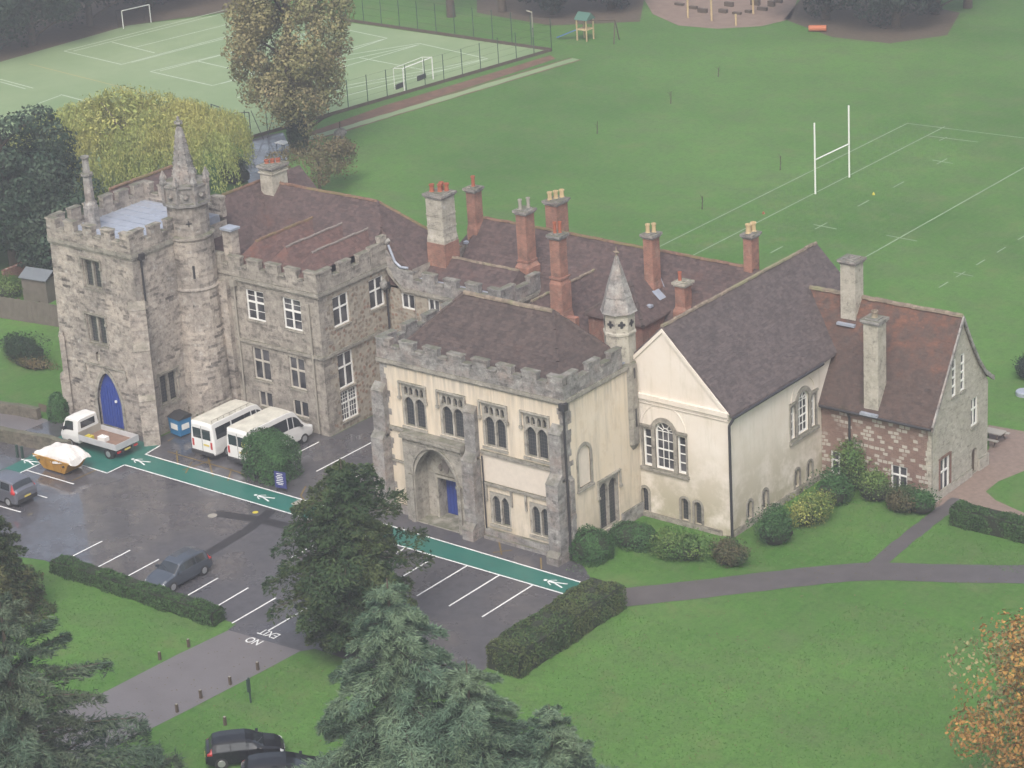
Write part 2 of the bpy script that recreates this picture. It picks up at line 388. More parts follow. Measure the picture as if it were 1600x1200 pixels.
def arched(u0, u1, z0, zs, za, pointed=False, n=6):
    """opening with jambs to zs and an arch rising to za"""
    c = (u0+u1)/2; hw = (u1-u0)/2; out = [(u0, z0), (u1, z0), (u1, zs)]
    for k in range(1, 2*n):
        t = k/(2*n)
        x = u1-(u1-u0)*t
        s = abs(x-c)/hw
        y = (1-s**1.7)**0.75 if pointed else math.sqrt(max(0, 1-s*s))
        out.append((x, zs+(za-zs)*y))
    if not pointed:
        out = out[:3]
        for k in range(1, 2*n):
            t = math.pi*k/(2*n); out.append((c+hw*math.cos(t), zs+(za-zs)*math.sin(t)))
    out.append((u0, zs))
    return out
def bar(mb, fr, u0, u1, z0, z1, d0, d1): plate(mb, fr, rect(u0, u1, z0, z1), (), d0, d1)
def arch_band(mb, fr, uc, zs, r, w, rise=None, d0=0.0, d1=0.08, n=12, a0=0.0, a1=math.pi):
    rise = r if rise is None else rise
    for k in range(n):
        t0, t1 = a0+(a1-a0)*k/n, a0+(a1-a0)*(k+1)/n
        q = [(uc+r*math.cos(t0), zs+rise*math.sin(t0)), (uc+(r+w)*math.cos(t0), zs+(rise+w)*math.sin(t0)),
             (uc+(r+w)*math.cos(t1), zs+(rise+w)*math.sin(t1)), (uc+r*math.cos(t1), zs+rise*math.sin(t1))]
        plate(mb, fr, q, (), d0, d1)

def obj(name, mb, mat, parent=None, org=None):
    """org: world origin to subtract (the thing's base)"""
    me = bpy.data.meshes.new(name)
    o0 = org if org is not None else (parent.get('_org', None) if parent is not None else None)
    vs = mb.v
    if o0 is not None: vs = [(v[0]-o0[0], v[1]-o0[1], v[2]-o0[2]) for v in vs]
    me.from_pydata(vs, [], mb.f); me.polygons.foreach_set('use_smooth', mb.sm)
    me.materials.append(MT[mat] if isinstance(mat, str) else mat)
    o = bpy.data.objects.new(name, me); COL.objects.link(o)
    if parent is not None:
        o.parent = parent
        if o0 is not None: ORG[o.name] = o0
    return o
ORG = {}
def part(name, mb, mat, parent, label=None):
    o0 = ORG.get(parent.name)
    o = obj(name, mb, mat, parent, o0)
    if label: o['label'] = label
    return o
def thing(name, label, cat, loc=(0, 0, 0), rz=0.0, group=None, world=False):
    """world=True: parts are built in world coordinates"""
    o = bpy.data.objects.new(name, None); COL.objects.link(o); o.empty_display_size = 0.5
    o.location = loc; o.rotation_euler = (0, 0, rz)
    o['label'] = label; o['category'] = cat
    if group: o['group'] = group
    if world: ORG[o.name] = tuple(loc)
    return o
def single(name, mb, mat, label, cat, loc=(0, 0, 0), group=None):
    o = obj(name, mb, mat, None, loc); o.location = loc
    o['label'] = label; o['category'] = cat
    if group: o['group'] = group
    return o
def struct(name, mb, mat, kind='structure'):
    o = obj(name, mb, mat); o['kind'] = kind; return o
def dup(o, parent=None):
    c = o.copy(); COL.objects.link(c); c.parent = parent
    for ch in list(o.children): dup(ch, c)
    return c
def arr_mesh(name, V, Fq, mat, parent=None, loc=None, smooth=False):
    """mesh from numpy arrays of equal-sized faces"""
    me = bpy.data.meshes.new(name); V = np.asarray(V, np.float32); k = Fq.shape[1]
    me.vertices.add(len(V)); me.vertices.foreach_set('co', V.ravel())
    me.loops.add(Fq.size); me.loops.foreach_set('vertex_index', Fq.astype(np.int32).ravel())
    me.polygons.add(len(Fq)); me.polygons.foreach_set('loop_start', np.arange(0, Fq.size, k, dtype=np.int32))
    if smooth: me.polygons.foreach_set('use_smooth', np.ones(len(Fq), bool))
    me.update(calc_edges=True)
    me.materials.append(MT[mat] if isinstance(mat, str) else mat)
    o = bpy.data.objects.new(name, me); COL.objects.link(o)
    if parent is not None: o.parent = parent
    if loc is not None: o.location = loc
    return o
HAZE = 0.00095

# ================================================================ BUILDINGS
def parapet(mb, fr, u0, u1, zb, zc, zm, pitch=1.83, mw=1.12, t=0.38, d=0.08, seed=0, cop=True):
    """crenellated parapet: solid to zc, merlons to zm"""
    n = max(1, round((u1-u0-mw)/pitch)); st = (u1-u0-mw)/n
    rnd = random.Random(seed)
    bar(mb, fr, u0, u1, zb, zc, d-t, d)
    for k in range(n+1):
        a = u0+k*st; zz = zm+rnd.uniform(-0.05, 0.04)
        bar(mb, fr, a+0.03, a+mw-0.03, zc, zz-0.12, d-t+0.005, d-0.005)
        if cop: bar(mb, fr, a-0.01, a+mw+0.01, zz-0.12, zz, d-t-0.04, d+0.035)
        if k < n: bar(mb, fr, a+mw+0.035, a+st-0.035, zc, zc+0.12, d-t-0.04, d+0.05)
def cornice(mb, fr, u0, u1, z, h=0.24, out=0.16):
    plate(mb, fr, rect(u0, u1, z-h/2, z+h/2), (), -0.02, out)
    plate(mb, fr, rect(u0, u1, z-h, z-h/2), (), -0.02, out*0.5)
def cross_window(bld, fr, u0, u1, z0, z1, mat='white', cols=2, rows=2, mul=0.09, split=0.6, sill=True, depth=0.2, bars=(1, 2), glass='glass', fw=0.09):
    """stone or painted cross window set back in its opening: frame > pane, sill"""
    mb = MB(); holes = []
    us = np.linspace(u0+fw, u1-fw, cols+1); 
    zs = [z0+fw, z0+fw+(z1-z0-2*fw)*split, z1-fw] if rows == 2 else list(np.linspace(z0+fw, z1-fw, rows+1))
    for i in range(cols):
        for j in range(len(zs)-1):
            a = us[i]+(mul/2 if i else 0); b = us[i+1]-(mul/2 if i < cols-1 else 0)
            c = zs[j]+(mul/2 if j else 0); e = zs[j+1]-(mul/2 if j < len(zs)-2 else 0)
            holes.append(rect(a, b, c, e))
    plate(mb, fr, rect(u0, u1, z0, z1), holes, -depth, -depth+0.12)
    w = part('window', mb, mat, bld)
    g = MB(); sheet(g, fr, rect(u0+0.03, u1-0.03, z0+0.03, z1-0.03), (), -depth+0.05); part('pane', g, glass, w)
    if bars[0] > 1 or bars[1] > 1:
        b = MB()
        for h in holes:
            (a, c), (e, _), (_, f), _ = h
            for k in range(1, bars[0]): bar(b, fr, a+(e-a)*k/bars[0]-0.018, a+(e-a)*k/bars[0]+0.018, c, f, -depth+0.052, -depth+0.075)
            for k in range(1, bars[1]): bar(b, fr, a, e, c+(f-c)*k/bars[1]-0.018, c+(f-c)*k/bars[1]+0.018, -depth+0.053, -depth+0.078)
        part('glazing_bar', b, 'white', w)
    if sill:
        s = MB(); bar(s, fr, u0-0.08, u1+0.08, z0-0.12, z0-0.005, -0.15, 0.07); part('sill', s, 'trim_stone', w)
    return w
def hood(mb, fr, u0, u1, z, drop=0.9, w=0.10, d=0.13):
    bar(mb, fr, u0, u1, z, z+w, 0.0, d)
    bar(mb, fr, u0, u0+w, z-drop, z-0.003, 0.0, d-0.01); bar(mb, fr, u1-w, u1, z-drop, z-0.003, 0.0, d-0.01)
    bar(mb, fr, u0-0.05, u0+w+0.05, z-drop-0.16, z-drop-0.003, 0.0, d+0.03); bar(mb, fr, u1-w-0.05, u1+0.05, z-drop-0.16, z-drop-0.003, 0.0, d+0.03)
def tracery(bld, fr, u0, u1, z0, z1, hoods=True, small=True, pw=0.17, name='window', depth=0.26):
    """two arched lights with four little lights above, in a stone frame under a square hood"""
    mb = MB(); c = (u0+u1)/2; holes = []
    top = z1-pw; zt = top-0.62 if small else top
    for a, b in ((u0+pw, c-0.06), (c+0.06, u1-pw)):
        holes.append(arched(a, b, z0+0.05, zt-0.42, zt-0.08, True))
        if small:
            m_ = (a+b)/2
            for e, g in ((a+0.02, m_-0.04), (m_+0.04, b-0.02)):
                holes.append(arched(e, g, zt+0.05, top-0.22, top-0.04, True, 3))
    plate(mb, fr, rect(u0, u1, z0, z1), holes, -depth, -0.05)
    bar(mb, fr, u0-0.02, u1+0.02, z0-0.16, z0-0.003, -0.2, 0.08)
    if hoods: hood(mb, fr, u0-0.14, u1+0.14, z1+0.02)
    w = part(name, mb, 'tracery', bld)
    g = MB(); sheet(g, fr, rect(u0+0.05, u1-0.05, z0+0.03, z1-0.05), (), -depth+0.02); part('pane', g, 'leaded', w)
    return w
def small_arch(bld, fr, u0, u1, z0, z1):
    mb = MB(); c = (u0+u1)/2; r = (u1-u0)/2
    plate(mb, fr, arched(u0-0.16, u1+0.16, z0-0.1, z1-r, z1+0.16), [arched(u0, u1, z0, z1-r, z1)], -0.02, 0.045)
    w = part('window', mb, 'trim_stone', bld)
    g = MB(); sheet(g, fr, arched(u0-0.01, u1+0.01, z0-0.01, z1-r, z1+0.01), (), -0.2); part('pane', g, 'leaded', w)
def buttress(mb, fr, u0, u1, stages):
    """stages: (z0, z1, depth); sloped weathering on top of each"""
    for i, (z0, z1, d) in enumerate(stages):
        dn = stages[i+1][2] if i+1 < len(stages) else 0.02
        plate(mb, fr, rect(u0, u1, z0, z1), (), -0.05, d)
        h = (d-dn)*1.1
        a, b = fr.p(u0, z1, dn-0.02), fr.p(u1, z1, dn-0.02)
        A, B = fr.p(u0, z1, d+0.04), fr.p(u1, z1, d+0.04); T0, T1 = fr.p(u0, z1+h, dn-0.02), fr.p(u1, z1+h, dn-0.02)
        vs = [a, b, B, A, T0, T1]; q = [(0, 1, 2, 3), (3, 2, 5, 4), (0, 3, 4), (1, 5, 2), (0, 4, 5, 1)]
        ctr = sum(vs, Vector())/6
        for f in q:
            m_ = sum((vs[k] for k in f), Vector())/len(f); _orient(mb, vs, [f], m_-ctr)
def downpipe(bld, pts, mat='iron', r=0.07, head=True):
    mb = MB().path(pts, r, 8)
    if head:
        x, y, z = pts[0]; mb.box(x-0.2, x+0.2, y-0.2, y+0.2, z-0.25, z+0.18)
    return part('downpipe', mb, mat, bld)
def chimney(bld, x, y, z0, z1, wx, wy, mat='brick', pots=(), potmat='pot_red', bands=(), capmat='grey_stone', base=None, pr=0.17, ph=0.55, flash=True):
    mb = MB(); hx, hy = wx/2, wy/2
    mb.box(x-hx, x+hx, y-hy, y+hy, z0, z1-0.28)
    for zb, e in bands: mb.box(x-hx-e, x+hx+e, y-hy-e, y+hy+e, zb, zb+0.13)
    if base:
        zb, e = base
        mb.box(x-hx-e, x+hx+e, y-hy-e, y+hy+e, z0-0.6, zb)
        vs = [(x+sx*(hx+e), y+sy*(hy+e), zb) for sx, sy in ((-1, -1), (1, -1), (1, 1), (-1, 1))]+[(x+sx*(hx-.003), y+sy*(hy-.003), zb+0.35) for sx, sy in ((-1, -1), (1, -1), (1, 1), (-1, 1))]
        mb.add(vs, [(k, (k+1) % 4, (k+1) % 4+4, k+4) for k in range(4)])
    c = part('chimney', mb, mat, bld)
    cp = MB(); cp.box(x-hx-0.07, x+hx+0.07, y-hy-0.07, y+hy+0.07, z1-0.28, z1-0.16)
    cp.box(x-hx-0.15, x+hx+0.15, y-hy-0.15, y+hy+0.15, z1-0.16, z1); cp.box(x-hx+0.08, x+hx-0.08, y-hy+0.08, y+hy-0.08, z1, z1+0.07)
    part('chimney_cap', cp, capmat, c)
    for (px, py) in pots:
        p = MB(); p.lathe((x+px, y+py, z1+0.03), [(pr*1.1, 0), (pr*0.92, 0.1), (pr*0.85, ph-0.12), (pr*1.12, ph-0.1), (pr*1.12, ph), (pr*0.8, ph), (pr*0.8, ph-0.15)], 10, smooth=False)
        part('chimney_pot', p, potmat, c)
    if flash:
        f = MB(); e = (base[1] if base else 0)+0.10
        f.box(x-hx-e, x+hx+e, y-hy-e-0.25, y-hy-e+0.05, z0-0.30, z0-0.24+0.1); part('lead_flashing', f, 'lead', c)
    return c
def ridge_line(roof, pts, mat='ridge', r=0.13, name='ridge_tile'):
    mb = MB()
    for a, b in pts:
        a, b = Vector(a), Vector(b); L = (b-a).length; n = max(1, int(L/0.42)); rnd = random.Random(int(L*100))
        for k in range(n):
            p = a.lerp(b, k/n); q = a.lerp(b, (k+0.97)/n); j = rnd.uniform(-0.025, 0.025)
            mb.tube(p+Vector((0, 0, j)), q+Vector((0, 0, j)), r, r*0.92, 6)
    return part(name, mb, mat, roof)

# ---------------------------------------------------------------- cream battlemented hall
H = thing('battlemented_hall', 'cream rendered hall with stone battlements, traceried windows and an arched porch', 'hall', (-5.7, 3.6, 0), world=True)
X0, X1, D1 = -12.6, 1.2, 7.25
front = FX(0.0); side = FY(X1); back = BX(D1); left = BY(X0)
up = [(-11.05, -9.15), (-8.10, -6.15), (-4.88, -3.02), (-1.82, 0.06)]
lo = [(-4.68, -3.12), (-1.72, -0.14)]
mb = MB()
holes = [rect(a, b, 5.95, 8.72) for a, b in up]+[rect(a, b, 0.95, 3.05) for a, b in lo]+[rect(-10.0, -6.55, 0.02, 5.3)]
sheet(mb, front, rect(X0, X1, 0, 10), holes, 0, 0.3)
sheet(mb, side, rect(0, D1, 0, 10), [rect(2.95, 5.0, 0.5, 3.75), arched(1.12, 2.3, 4.1, 6.0, 6.6)], 0, 0.3)
sheet(mb, back, rect(X0, X1, 0, 10)); sheet(mb, left, rect(0, D1, 0, 10))
part('wall', mb, 'cream', H)
g = MB(); sheet(g, side, arched(1.10, 2.32, 4.08, 6.0, 6.62), (), -0.08)
nb = part('blind_niche', g, 'panel', H)
s = MB(); plate(s, side, arched(0.94, 2.48, 3.95, 6.0, 6.80), [arched(1.12, 2.30, 4.1, 6.0, 6.6)], -0.05, 0.05); bar(s, side, 0.9, 2.52, 3.86, 4.0, -0.03, 0.12)
part('niche_surround', s, 'trim_stone', nb)
g = MB(); bar(g, front, -5.0, 0.02, 3.66, 5.42, -0.05, 0.03); part('render_panel', g, 'panel', H)
for i, (a, b) in enumerate(up): tracery(H, front, a, b, 5.95, 8.72)
for a, b in lo: tracery(H, front, a, b, 0.95, 3.05, hoods=False, small=False)
w = tracery(H, side, 2.95, 5.0, 0.5, 3.75, small=False)
tr = MB()
cornice(tr, front, X0-0.15, X1+0.15, 9.95); cornice(tr, side, 0.01, D1-1.0, 9.95); cornice(tr, left, 0.01, D1, 9.95)
bar(tr, front, -5.05, X1-0.7, 5.45, 5.66, -0.02, 0.16); bar(tr, front, -12.1, -10.65, 5.55, 5.75, -0.02, 0.16)
bar(tr, front, -5.05, X1-0.7, 3.45, 3.62, -0.02, 0.14); bar(tr, front, -12.1, -10.65, 3.4, 3.52, -0.02, 0.1)
for a, b in lo:
    bar(tr, front, a-0.22, a-0.10, 2.4, 3.44, 0.0, 0.12); bar(tr, front, b+0.10, b+0.22, 2.4, 3.44, 0.0, 0.12)
part('string_course', tr, 'trim_stone', H)
rnd = random.Random(4)
for (fr, ua, sg) in ((front, X0, 1), (front, X1, -1), (side, 0.0, 1)):
    q = MB(); z = 0.6
    while z < 9.6:
        h = rnd.uniform(0.30, 0.42); L = rnd.uniform(0.30, 0.75)
        bar(q, fr, min(ua, ua+sg*L), max(ua, ua+sg*L), z, z+h-0.01, -0.03, 0.012); z += h
    part('quoin', q, 'grey_stone', H)
pl = MB()
plate(pl, front, rect(-5.0, X1-0.4, 0, 0.62), (), -0.02, 0.22); plate(pl, front, rect(-5.0, X1-0.4, 0, 0.22), (), -0.02, 0.38); part('plinth', pl, 'grey_stone', H); pl = MB(); plate(pl, front, rect(X0, -10.8, 0, 0.6), (), -0.02, 0.2); part('plinth', pl, 'grey_stone', H); pl = MB()
plate(pl, side, rect(0.05, 2.8, 0, 0.55), (), -0.02, 0.1); part('plinth', pl, 'grey_stone', H); pl = MB(); plate(pl, side, rect(5.1, D1, 0, 0.9), (), -0.02, 0.12)
part('plinth', pl, 'grey_stone', H)
bt = MB()
buttress(bt, front, X0-0.5, X0+0.45, [(0, 0.5, 1.0), (0.5, 5.0, .78), (5.2, 8.0, 0.42)]); part('buttress', bt, 'grey_stone', H)
bt = MB(); buttress(bt, front, -6.02, -5.18, [(0, 0.7, 1.15), (0.72, 5.0, .80), (5.2, 8.0, 0.36)]); part('buttress', bt, 'grey_stone', H)
bt = MB(); buttress(bt, front, 0.35, 1.22, [(0, 0.5, 1.25), (0.52, 5.0, .95), (5.2, 8.0, 0.45)])
buttress(bt, side, 0.02, 0.42, [(0, 5.0, 0.22)]); part('buttress', bt, 'grey_stone', H)
# porch
pf = FX(-0.62); pb = MB()
plate(pb, pf, rect(-10.7, -6.12, 0, 5.45), [arched(-9.95, -6.62, 0.03, 3.15, 5.12, True)], -0.60, 0.0)
bar(pb, pf, -10.85, -6.1, 5.45, 5.66, -0.6, 0.14); bar(pb, pf, -10.75, -6.1, 5.66, 5.80, -0.6, 0.05)
bar(pb, pf, -10.66, -6.14, 5.20, 5.27, 0.0, 0.06)
for k in range(9): bar(pb, pf, -10.5+k*0.5, -10.25+k*0.5, 5.29, 5.42, 0.0, 0.05)
bar(pb, pf, -10.3, -10.0, 0.0, 3.0, 0.0, 0.13); bar(pb, pf, -10.35, -9.98, 3.0, 3.18, 0.0, 0.17)
bar(pb, pf, -6.58, -6.32, 0.0, 3.0, 0.0, 0.13); bar(pb, pf, -6.62, -6.28, 3.0, 3.18, 0.0, 0.17)
arch_band(pb, pf, -8.285, 3.18, 1.69, 0.12, 1.98, 0.0, 0.1)
po = part('porch', pb, 'trim_stone', H)
ins = MB()      # inside of the porch recess
yb = 0.6
ins.add([(-9.95, -0.02, 0), (-9.95, yb, 0), (-9.95, yb, 5), (-9.95, -0.02, 5)], [(0, 1, 2, 3)])
ins.add([(-6.62, -0.02, 0), (-6.62, yb, 0), (-6.62, yb, 5.2), (-6.62, -0.02, 5.2)], [(3, 2, 1, 0)])
ins.add([(-9.95, -0.02, 5.2), (-6.62, -0.02, 5.2), (-6.62, yb, 5.2), (-9.95, yb, 5.2)], [(3, 2, 1, 0)]); ins.box(-9.94, -6.63, -0.6, yb+1.2, 0.0, 0.06)
sheet(ins, FX(yb), rect(-9.95, -6.62, 0, 5.2), [rect(-9.1, -7.4, 0.07, 2.75)], 0, 1.2)
part('porch_lining', ins, 'tracery', po)
ty = MB(); plate(ty, FX(yb), arched(-9.8, -6.8, 2.95, 3.0, 4.75, True), (), 0.005, 0.05); tyo = part('tympanum', ty, 'pale_stone', H)
sh = MB(); cx = -8.35
plate(sh, FX(yb), [(cx-0.26, 3.95), (cx-0.26, 3.55), (cx-0.15, 3.25), (cx, 3.1), (cx+0.15, 3.25), (cx+0.26, 3.55), (cx+0.26, 3.95)], (), 0.055, 0.12)
plate(sh, FX(yb), arched(cx-0.22, cx+0.22, 3.98, 4.1, 4.35, True, 3), (), 0.055, 0.11)
for sg in (-1, 1): sh.ico((cx+sg*0.45, yb-0.1, 3.45), 0.16, 1, (1, .5, 1.6))
part('carved_shield', sh, 'ridge_stone', tyo)
df = MB()
for a, b in ((-9.25, -9.1), (-7.4, -7.25)): bar(df, FX(yb), a, b, 0, 2.9, 0.0, 0.12)
bar(df, FX(yb), -9.25, -7.25, 2.75, 2.92, 0.002, 0.14); part('door_frame', df, 'pale_stone', H)
d = MB(); bar(d, FX(yb+.72), -9.08, -7.42, 0.07, 2.73, 0, 0.06)
for k in range(6): bar(d, FX(yb+.72), -9.05+k*0.26, -8.83+k*0.26, 0.1, 2.68, 0.06, 0.085)
dd = part('door', d, 'blue_door', H); hd = MB().ico((-7.75, yb+.62, 1.2), 0.06, 1); part('handle', hd, 'iron', dd)
# parapets
pp = MB()
parapet(pp, front, X0-0.1, X1+0.12, 10.06, 10.86, 11.42, seed=1)
part('parapet', pp, 'grey_stone', H)
pp = MB(); parapet(pp, side, 0.34, D1-1.5, 10.06, 10.86, 11.42, seed=2); part('parapet', pp, 'grey_stone', H)
pp = MB(); parapet(pp, left, 0.34, D1, 10.06, 10.86, 11.42, seed=3); part('parapet', pp, 'grey_stone', H)
pp = MB(); bar(pp, back, X0+0.35, X1-2.6, 10.0, 10.62, -0.3, 0.05); part('parapet', pp, 'grey_stone', H)
gt = MB().box(X0+0.3, X1-0.3, 0.3, D1-0.3, 9.9, 10.1); part('gutter', gt, 'lead', H)
e = 10.15; A = (X0+0.55, 0.5, e); B = (X1-0.5, 0.5, e); Cc = (X1-0.5, D1-0.35, e); Dd = (X0+0.55, D1-0.35, e)
RL, RR = (-8.8, 3.85, 13.6), (-2.15, 3.85, 13.6)
rf = MB(); rf.face([A, B, RR, RL]); rf.face([B, Cc, RR]); rf.face([Cc, Dd, RL, RR]); rf.face([Dd, A, RL])
ro = part('roof', rf, 'tile_moss', H)
ridge_line(ro, [(RL, RR)], 'ridge_grey', 0.15)
ridge_line(ro, [(B, RR), (A, RL), (Cc, RR), (Dd, RL)], 'tile_moss', 0.10, 'hip_tile')
downpipe(H, [(X1+0.14, -0.16, 9.75), (X1+0.14, -0.16, 0.1)])
downpipe(H, [(-4.93, -0.17, 5.3), (-4.93, -0.17, 0.1)], r=0.05, head=False)
# stair turret with stone spirelet
TX, TY = 0.2, 7.1
st = MB()
st.lathe((X1-0.42, 6.72, 0), [(0.05, 3.8), (0.68, 4.9), (0.68, 10.0)], 8)
part('stair_turret', st, 'trim_stone', H)
sl_ = MB(); bar(sl_, FY(X1+0.215), 6.66, 6.80, 6.0, 7.15, 0, 0.02); bar(sl_, FY(X1+0.215), 6.66, 6.80, 9.1, 9.75, 0, 0.02); part('window_slit', sl_, 'iron', H)
tu = MB(); tu.lathe((TX, TY, 0), [(.95, 9.0), (.95, 11.65), (1.01, 11.7), (1.01, 11.82), (.95, 11.9), (.95, 12.95), (1.06, 13.05), (1.06, 13.15)], 8)
tuo = part('turret', tu, 'pale_stone', H)
sp = MB(); sp.lathe((TX, TY, 0), [(1.14, 13.05), (1.08, 13.15), (0.82, 13.95), (0.84, 14.0), (0.47, 15.2), (0.10, 16.4)], 8); part('spire', sp, 'grey_stone', tuo)
fi = MB(); fi.lathe((TX, TY, 0), [(0.09, 16.3), (0.04, 16.45), (0.04, 16.52), (0.13, 16.65), (0.04, 16.77), (0.02, 17.0)], 8); fi.box(TX-.2, TX+.2, TY-.03, TY+.03, 16.62, 16.68); part('finial', fi, 'ridge_grey', tuo)
qf = MB()
for k in range(8):
    t = 2*math.pi*k/8; n_ = Vector((math.cos(t), math.sin(t), 0)); u_ = Vector((-n_.y, n_.x, 0)); ctr = Vector((TX, TY, 12.4))+n_*.882
    for dx, dz in ((0.14, 0), (-0.14, 0), (0, 0.14), (0, -0.14), (0, 0)):
        vs = [ctr+u_*(dx+0.1*math.cos(a*math.pi/4))+Vector((0, 0, dz+0.1*math.sin(a*math.pi/4))) for a in range(8)]
        qf.add([v+n_*(0.004 if dx or dz else .006) for v in vs], [tuple(range(8))])
part('quatrefoil_opening', qf, 'iron', tuo)

# ---------------------------------------------------------------- gabled wing
Wg = thing('gabled_wing', 'pale rendered wing with a steep grey-brown tiled roof and a three-part gable window', 'building wing', (3.15, 15.7, 0), world=True)
WX0, WX1, WY0, WY1, EV, AP = -1.3, 7.6, 7.25, 24.3, 7.95, 12.35
gf = FX(WY0); ws = FY(WX1)
def venetian_holes(uc, zb, zs, r, side_w=0.62, gap=0.26):
    return [arched(uc-r, uc+r, zb, zs, zs+r), rect(uc-r-gap-side_w, uc-r-gap, zb, zs+0.02), rect(uc+r+gap, uc+r+gap+side_w, zb, zs+0.02)]
def venetian(bld, fr, uc, zb, zs, r, side_w=0.62, gap=0.26):
    hs_ = venetian_holes(uc, zb, zs, r, side_w, gap); E = r+gap+side_w
    s = MB(); o = [(uc-E-0.12, zb-0.03), (uc+E+0.12, zb-0.03), (uc+E+0.12, zs+0.30), (uc+r+0.30, zs+0.30)]
    for k in range(1, 10):
        t = math.pi*(0.09+0.82*k/10); o.append((uc+(r+0.3)*math.cos(t), zs+(r+0.3)*math.sin(t)))
    o += [(uc-r-0.30, zs+0.30), (uc-E-0.12, zs+0.30)]
    plate(s, fr, o, hs_, -0.05, 0.06)
    bar(s, fr, uc-E-0.16, uc-r-0.2, zs+0.18, zs+0.32, 0.06, 0.14); bar(s, fr, uc+r+0.2, uc+E+0.16, zs+0.18, zs+0.32, 0.06, 0.14)
    bar(s, fr, uc-E-0.2, uc+E+0.2, zb-0.22, zb-0.035, -0.03, 0.17)
    w = part('window', s, 'trim_stone', bld)
    f = MB(); fw = 0.09; d0, d1 = -0.22, -0.12
    inner = []
    rr = r-fw
    for j in range(4):
        for i in range(3):
            a = uc-rr+2*rr*i/3; b = uc-rr+2*rr*(i+1)/3; c = zb+fw+(zs-zb-fw)*j/4; e = zb+fw+(zs-zb-fw)*(j+1)/4
            inner.append(rect(a+0.022, b-0.022, c+(0.04 if j == 2 else 0.022), e-(0.04 if j == 1 else 0.022)))
    plate(f, fr, arched(uc-r, uc+r, zb, zs, zs+r), [arched(uc-rr, uc+rr, zb+fw, zs, zs+rr)], d0, d1)
    for k in (1, 2): bar(f, fr, uc-rr+2*rr*k/3-0.016, uc-rr+2*rr*k/3+0.016, zb+fw, zs, d0+0.02, d1-0.01)
    for k in (1, 2, 3, 4):
        h = 0.04 if k == 2 else 0.016; z = zb+fw+(zs-zb-fw)*k/4
        bar(f, fr, uc-rr, uc+rr, z-h, z+h, d0+0.022, d1-0.012)
    for a in (60, 120, 25, 155):
        t = R(a); c0 = (uc+0.34*rr*math.cos(t), zs+0.34*rr*math.sin(t)); c1 = (uc+rr*math.cos(t), zs+rr*math.sin(t)); n_ = (-math.sin(t)*0.022, math.cos(t)*0.022)
        plate(f, fr, [(c0[0]-n_[0], c0[1]-n_[1]), (c1[0]-n_[0], c1[1]-n_[1]), (c1[0]+n_[0], c1[1]+n_[1]), (c0[0]+n_[0], c0[1]+n_[1])], (), d0+0.024, d1-0.014)
    arch_band(f, fr, uc, zs, 0.34*rr, 0.04, None, d0+0.021, d1-0.011, 8)
    for sg in (-1, 1):
        a, b = sorted((uc+sg*(r+gap), uc+sg*(r+gap+side_w)))
        hh = [rect(a+fw, b-fw, zb+fw+(zs-zb-fw)*k/4+0.025, zb+fw+(zs-zb-fw)*(k+1)/4-0.025) for k in range(4)]
        plate(f, fr, rect(a, b, zb, zs+0.02), hh, d0, d1)
    part('sash', f, 'white', w)
    g = MB(); sheet(g, fr, arched(uc-r, uc+r, zb, zs, zs+r), (), -0.19)
    for sg in (-1, 1):
        a, b = sorted((uc+sg*(r+gap), uc+sg*(r+gap+side_w))); sheet(g, fr, rect(a, b, zb, zs), (), -0.19)
    part('pane', g, 'glass', w)
    return hs_
mb = MB()
small_f = [(1.22, 1.70, 0.25, 1.85), (4.10, 4.60, 0.35, 1.80), (5.03, 5.53, 0.30, 1.78)]
small_s = [(9.0, 9.5, 0.40, 1.60), (10.7, 11.2, 0.40, 1.65), (14.3, 14.8, 0.45, 1.62), (15.75, 16.25, 0.45, 1.62)]
gh = venetian_holes(3.02, 3.35, 5.75, 0.66)+[arched(a, b, c, d_-(b-a)/2, d_) for a, b, c, d_ in small_f]
sheet(mb, gf, [(WX0, 0), (WX1, 0), (WX1, EV), (3.15, AP), (WX0, EV)], gh, 0, 0.3)
part('wall', mb, 'gable_render', Wg)
mb = MB()
sheet(mb, ws, rect(WY0, WY1, 0, EV), venetian_holes(15.35, 3.75, 5.85, 0.64, 0.55, 0.24)+[arched(a, b, c, d_-(b-a)/2, d_) for a, b, c, d_ in small_s], 0, 0.3)
sheet(mb, BX(WY1), [(WX0, 0), (WX1, 0), (WX1, EV), (3.15, AP), (WX0, EV)]); sheet(mb, BY(WX0), rect(WY0, WY1, 0, EV))
part('wall', mb, 'gable_render', Wg)
venetian(Wg, gf, 3.02, 3.35, 5.75, 0.66); venetian(Wg, ws, 15.35, 3.75, 5.85, 0.64, 0.55, 0.24)
for a, b, c, d_ in small_f: small_arch(Wg, gf, a, b, c, d_)
for a, b, c, d_ in small_s: small_arch(Wg, ws, a, b, c, d_)
tr = MB()
cornice(tr, gf, 1.25, WX1+0.05, 7.85, 0.3, 0.16); bar(tr, gf, 1.25, WX1, 7.42, 7.52, 0, 0.07)
ab = MB(); arch_band(ab, gf, 3.02, 6.0, 1.52, 0.07, 1.52, 0, 0.045, 16); part('arch_moulding', ab, 'gable_render', Wg); ab = MB(); arch_band(ab, ws, 15.35, 6.05, 1.3, 0.07, 1.3, 0, 0.05, 16); part('arch_moulding', ab, 'gable_render', Wg)
for sg in (1,):
    a = Vector((3.15, 0, AP)); b = Vector((WX1, 0, EV))
tr2 = [(WX1+0.1, EV-0.05), (3.15, AP+0.02), (-0.9, EV+0.45), (-0.9, EV+0.18), (3.15, AP-0.24), (WX1-0.15, EV-0.12)]
plate(tr, gf, tr2, (), -0.02, 0.09)
part('moulding', tr, 'gable_render', Wg)
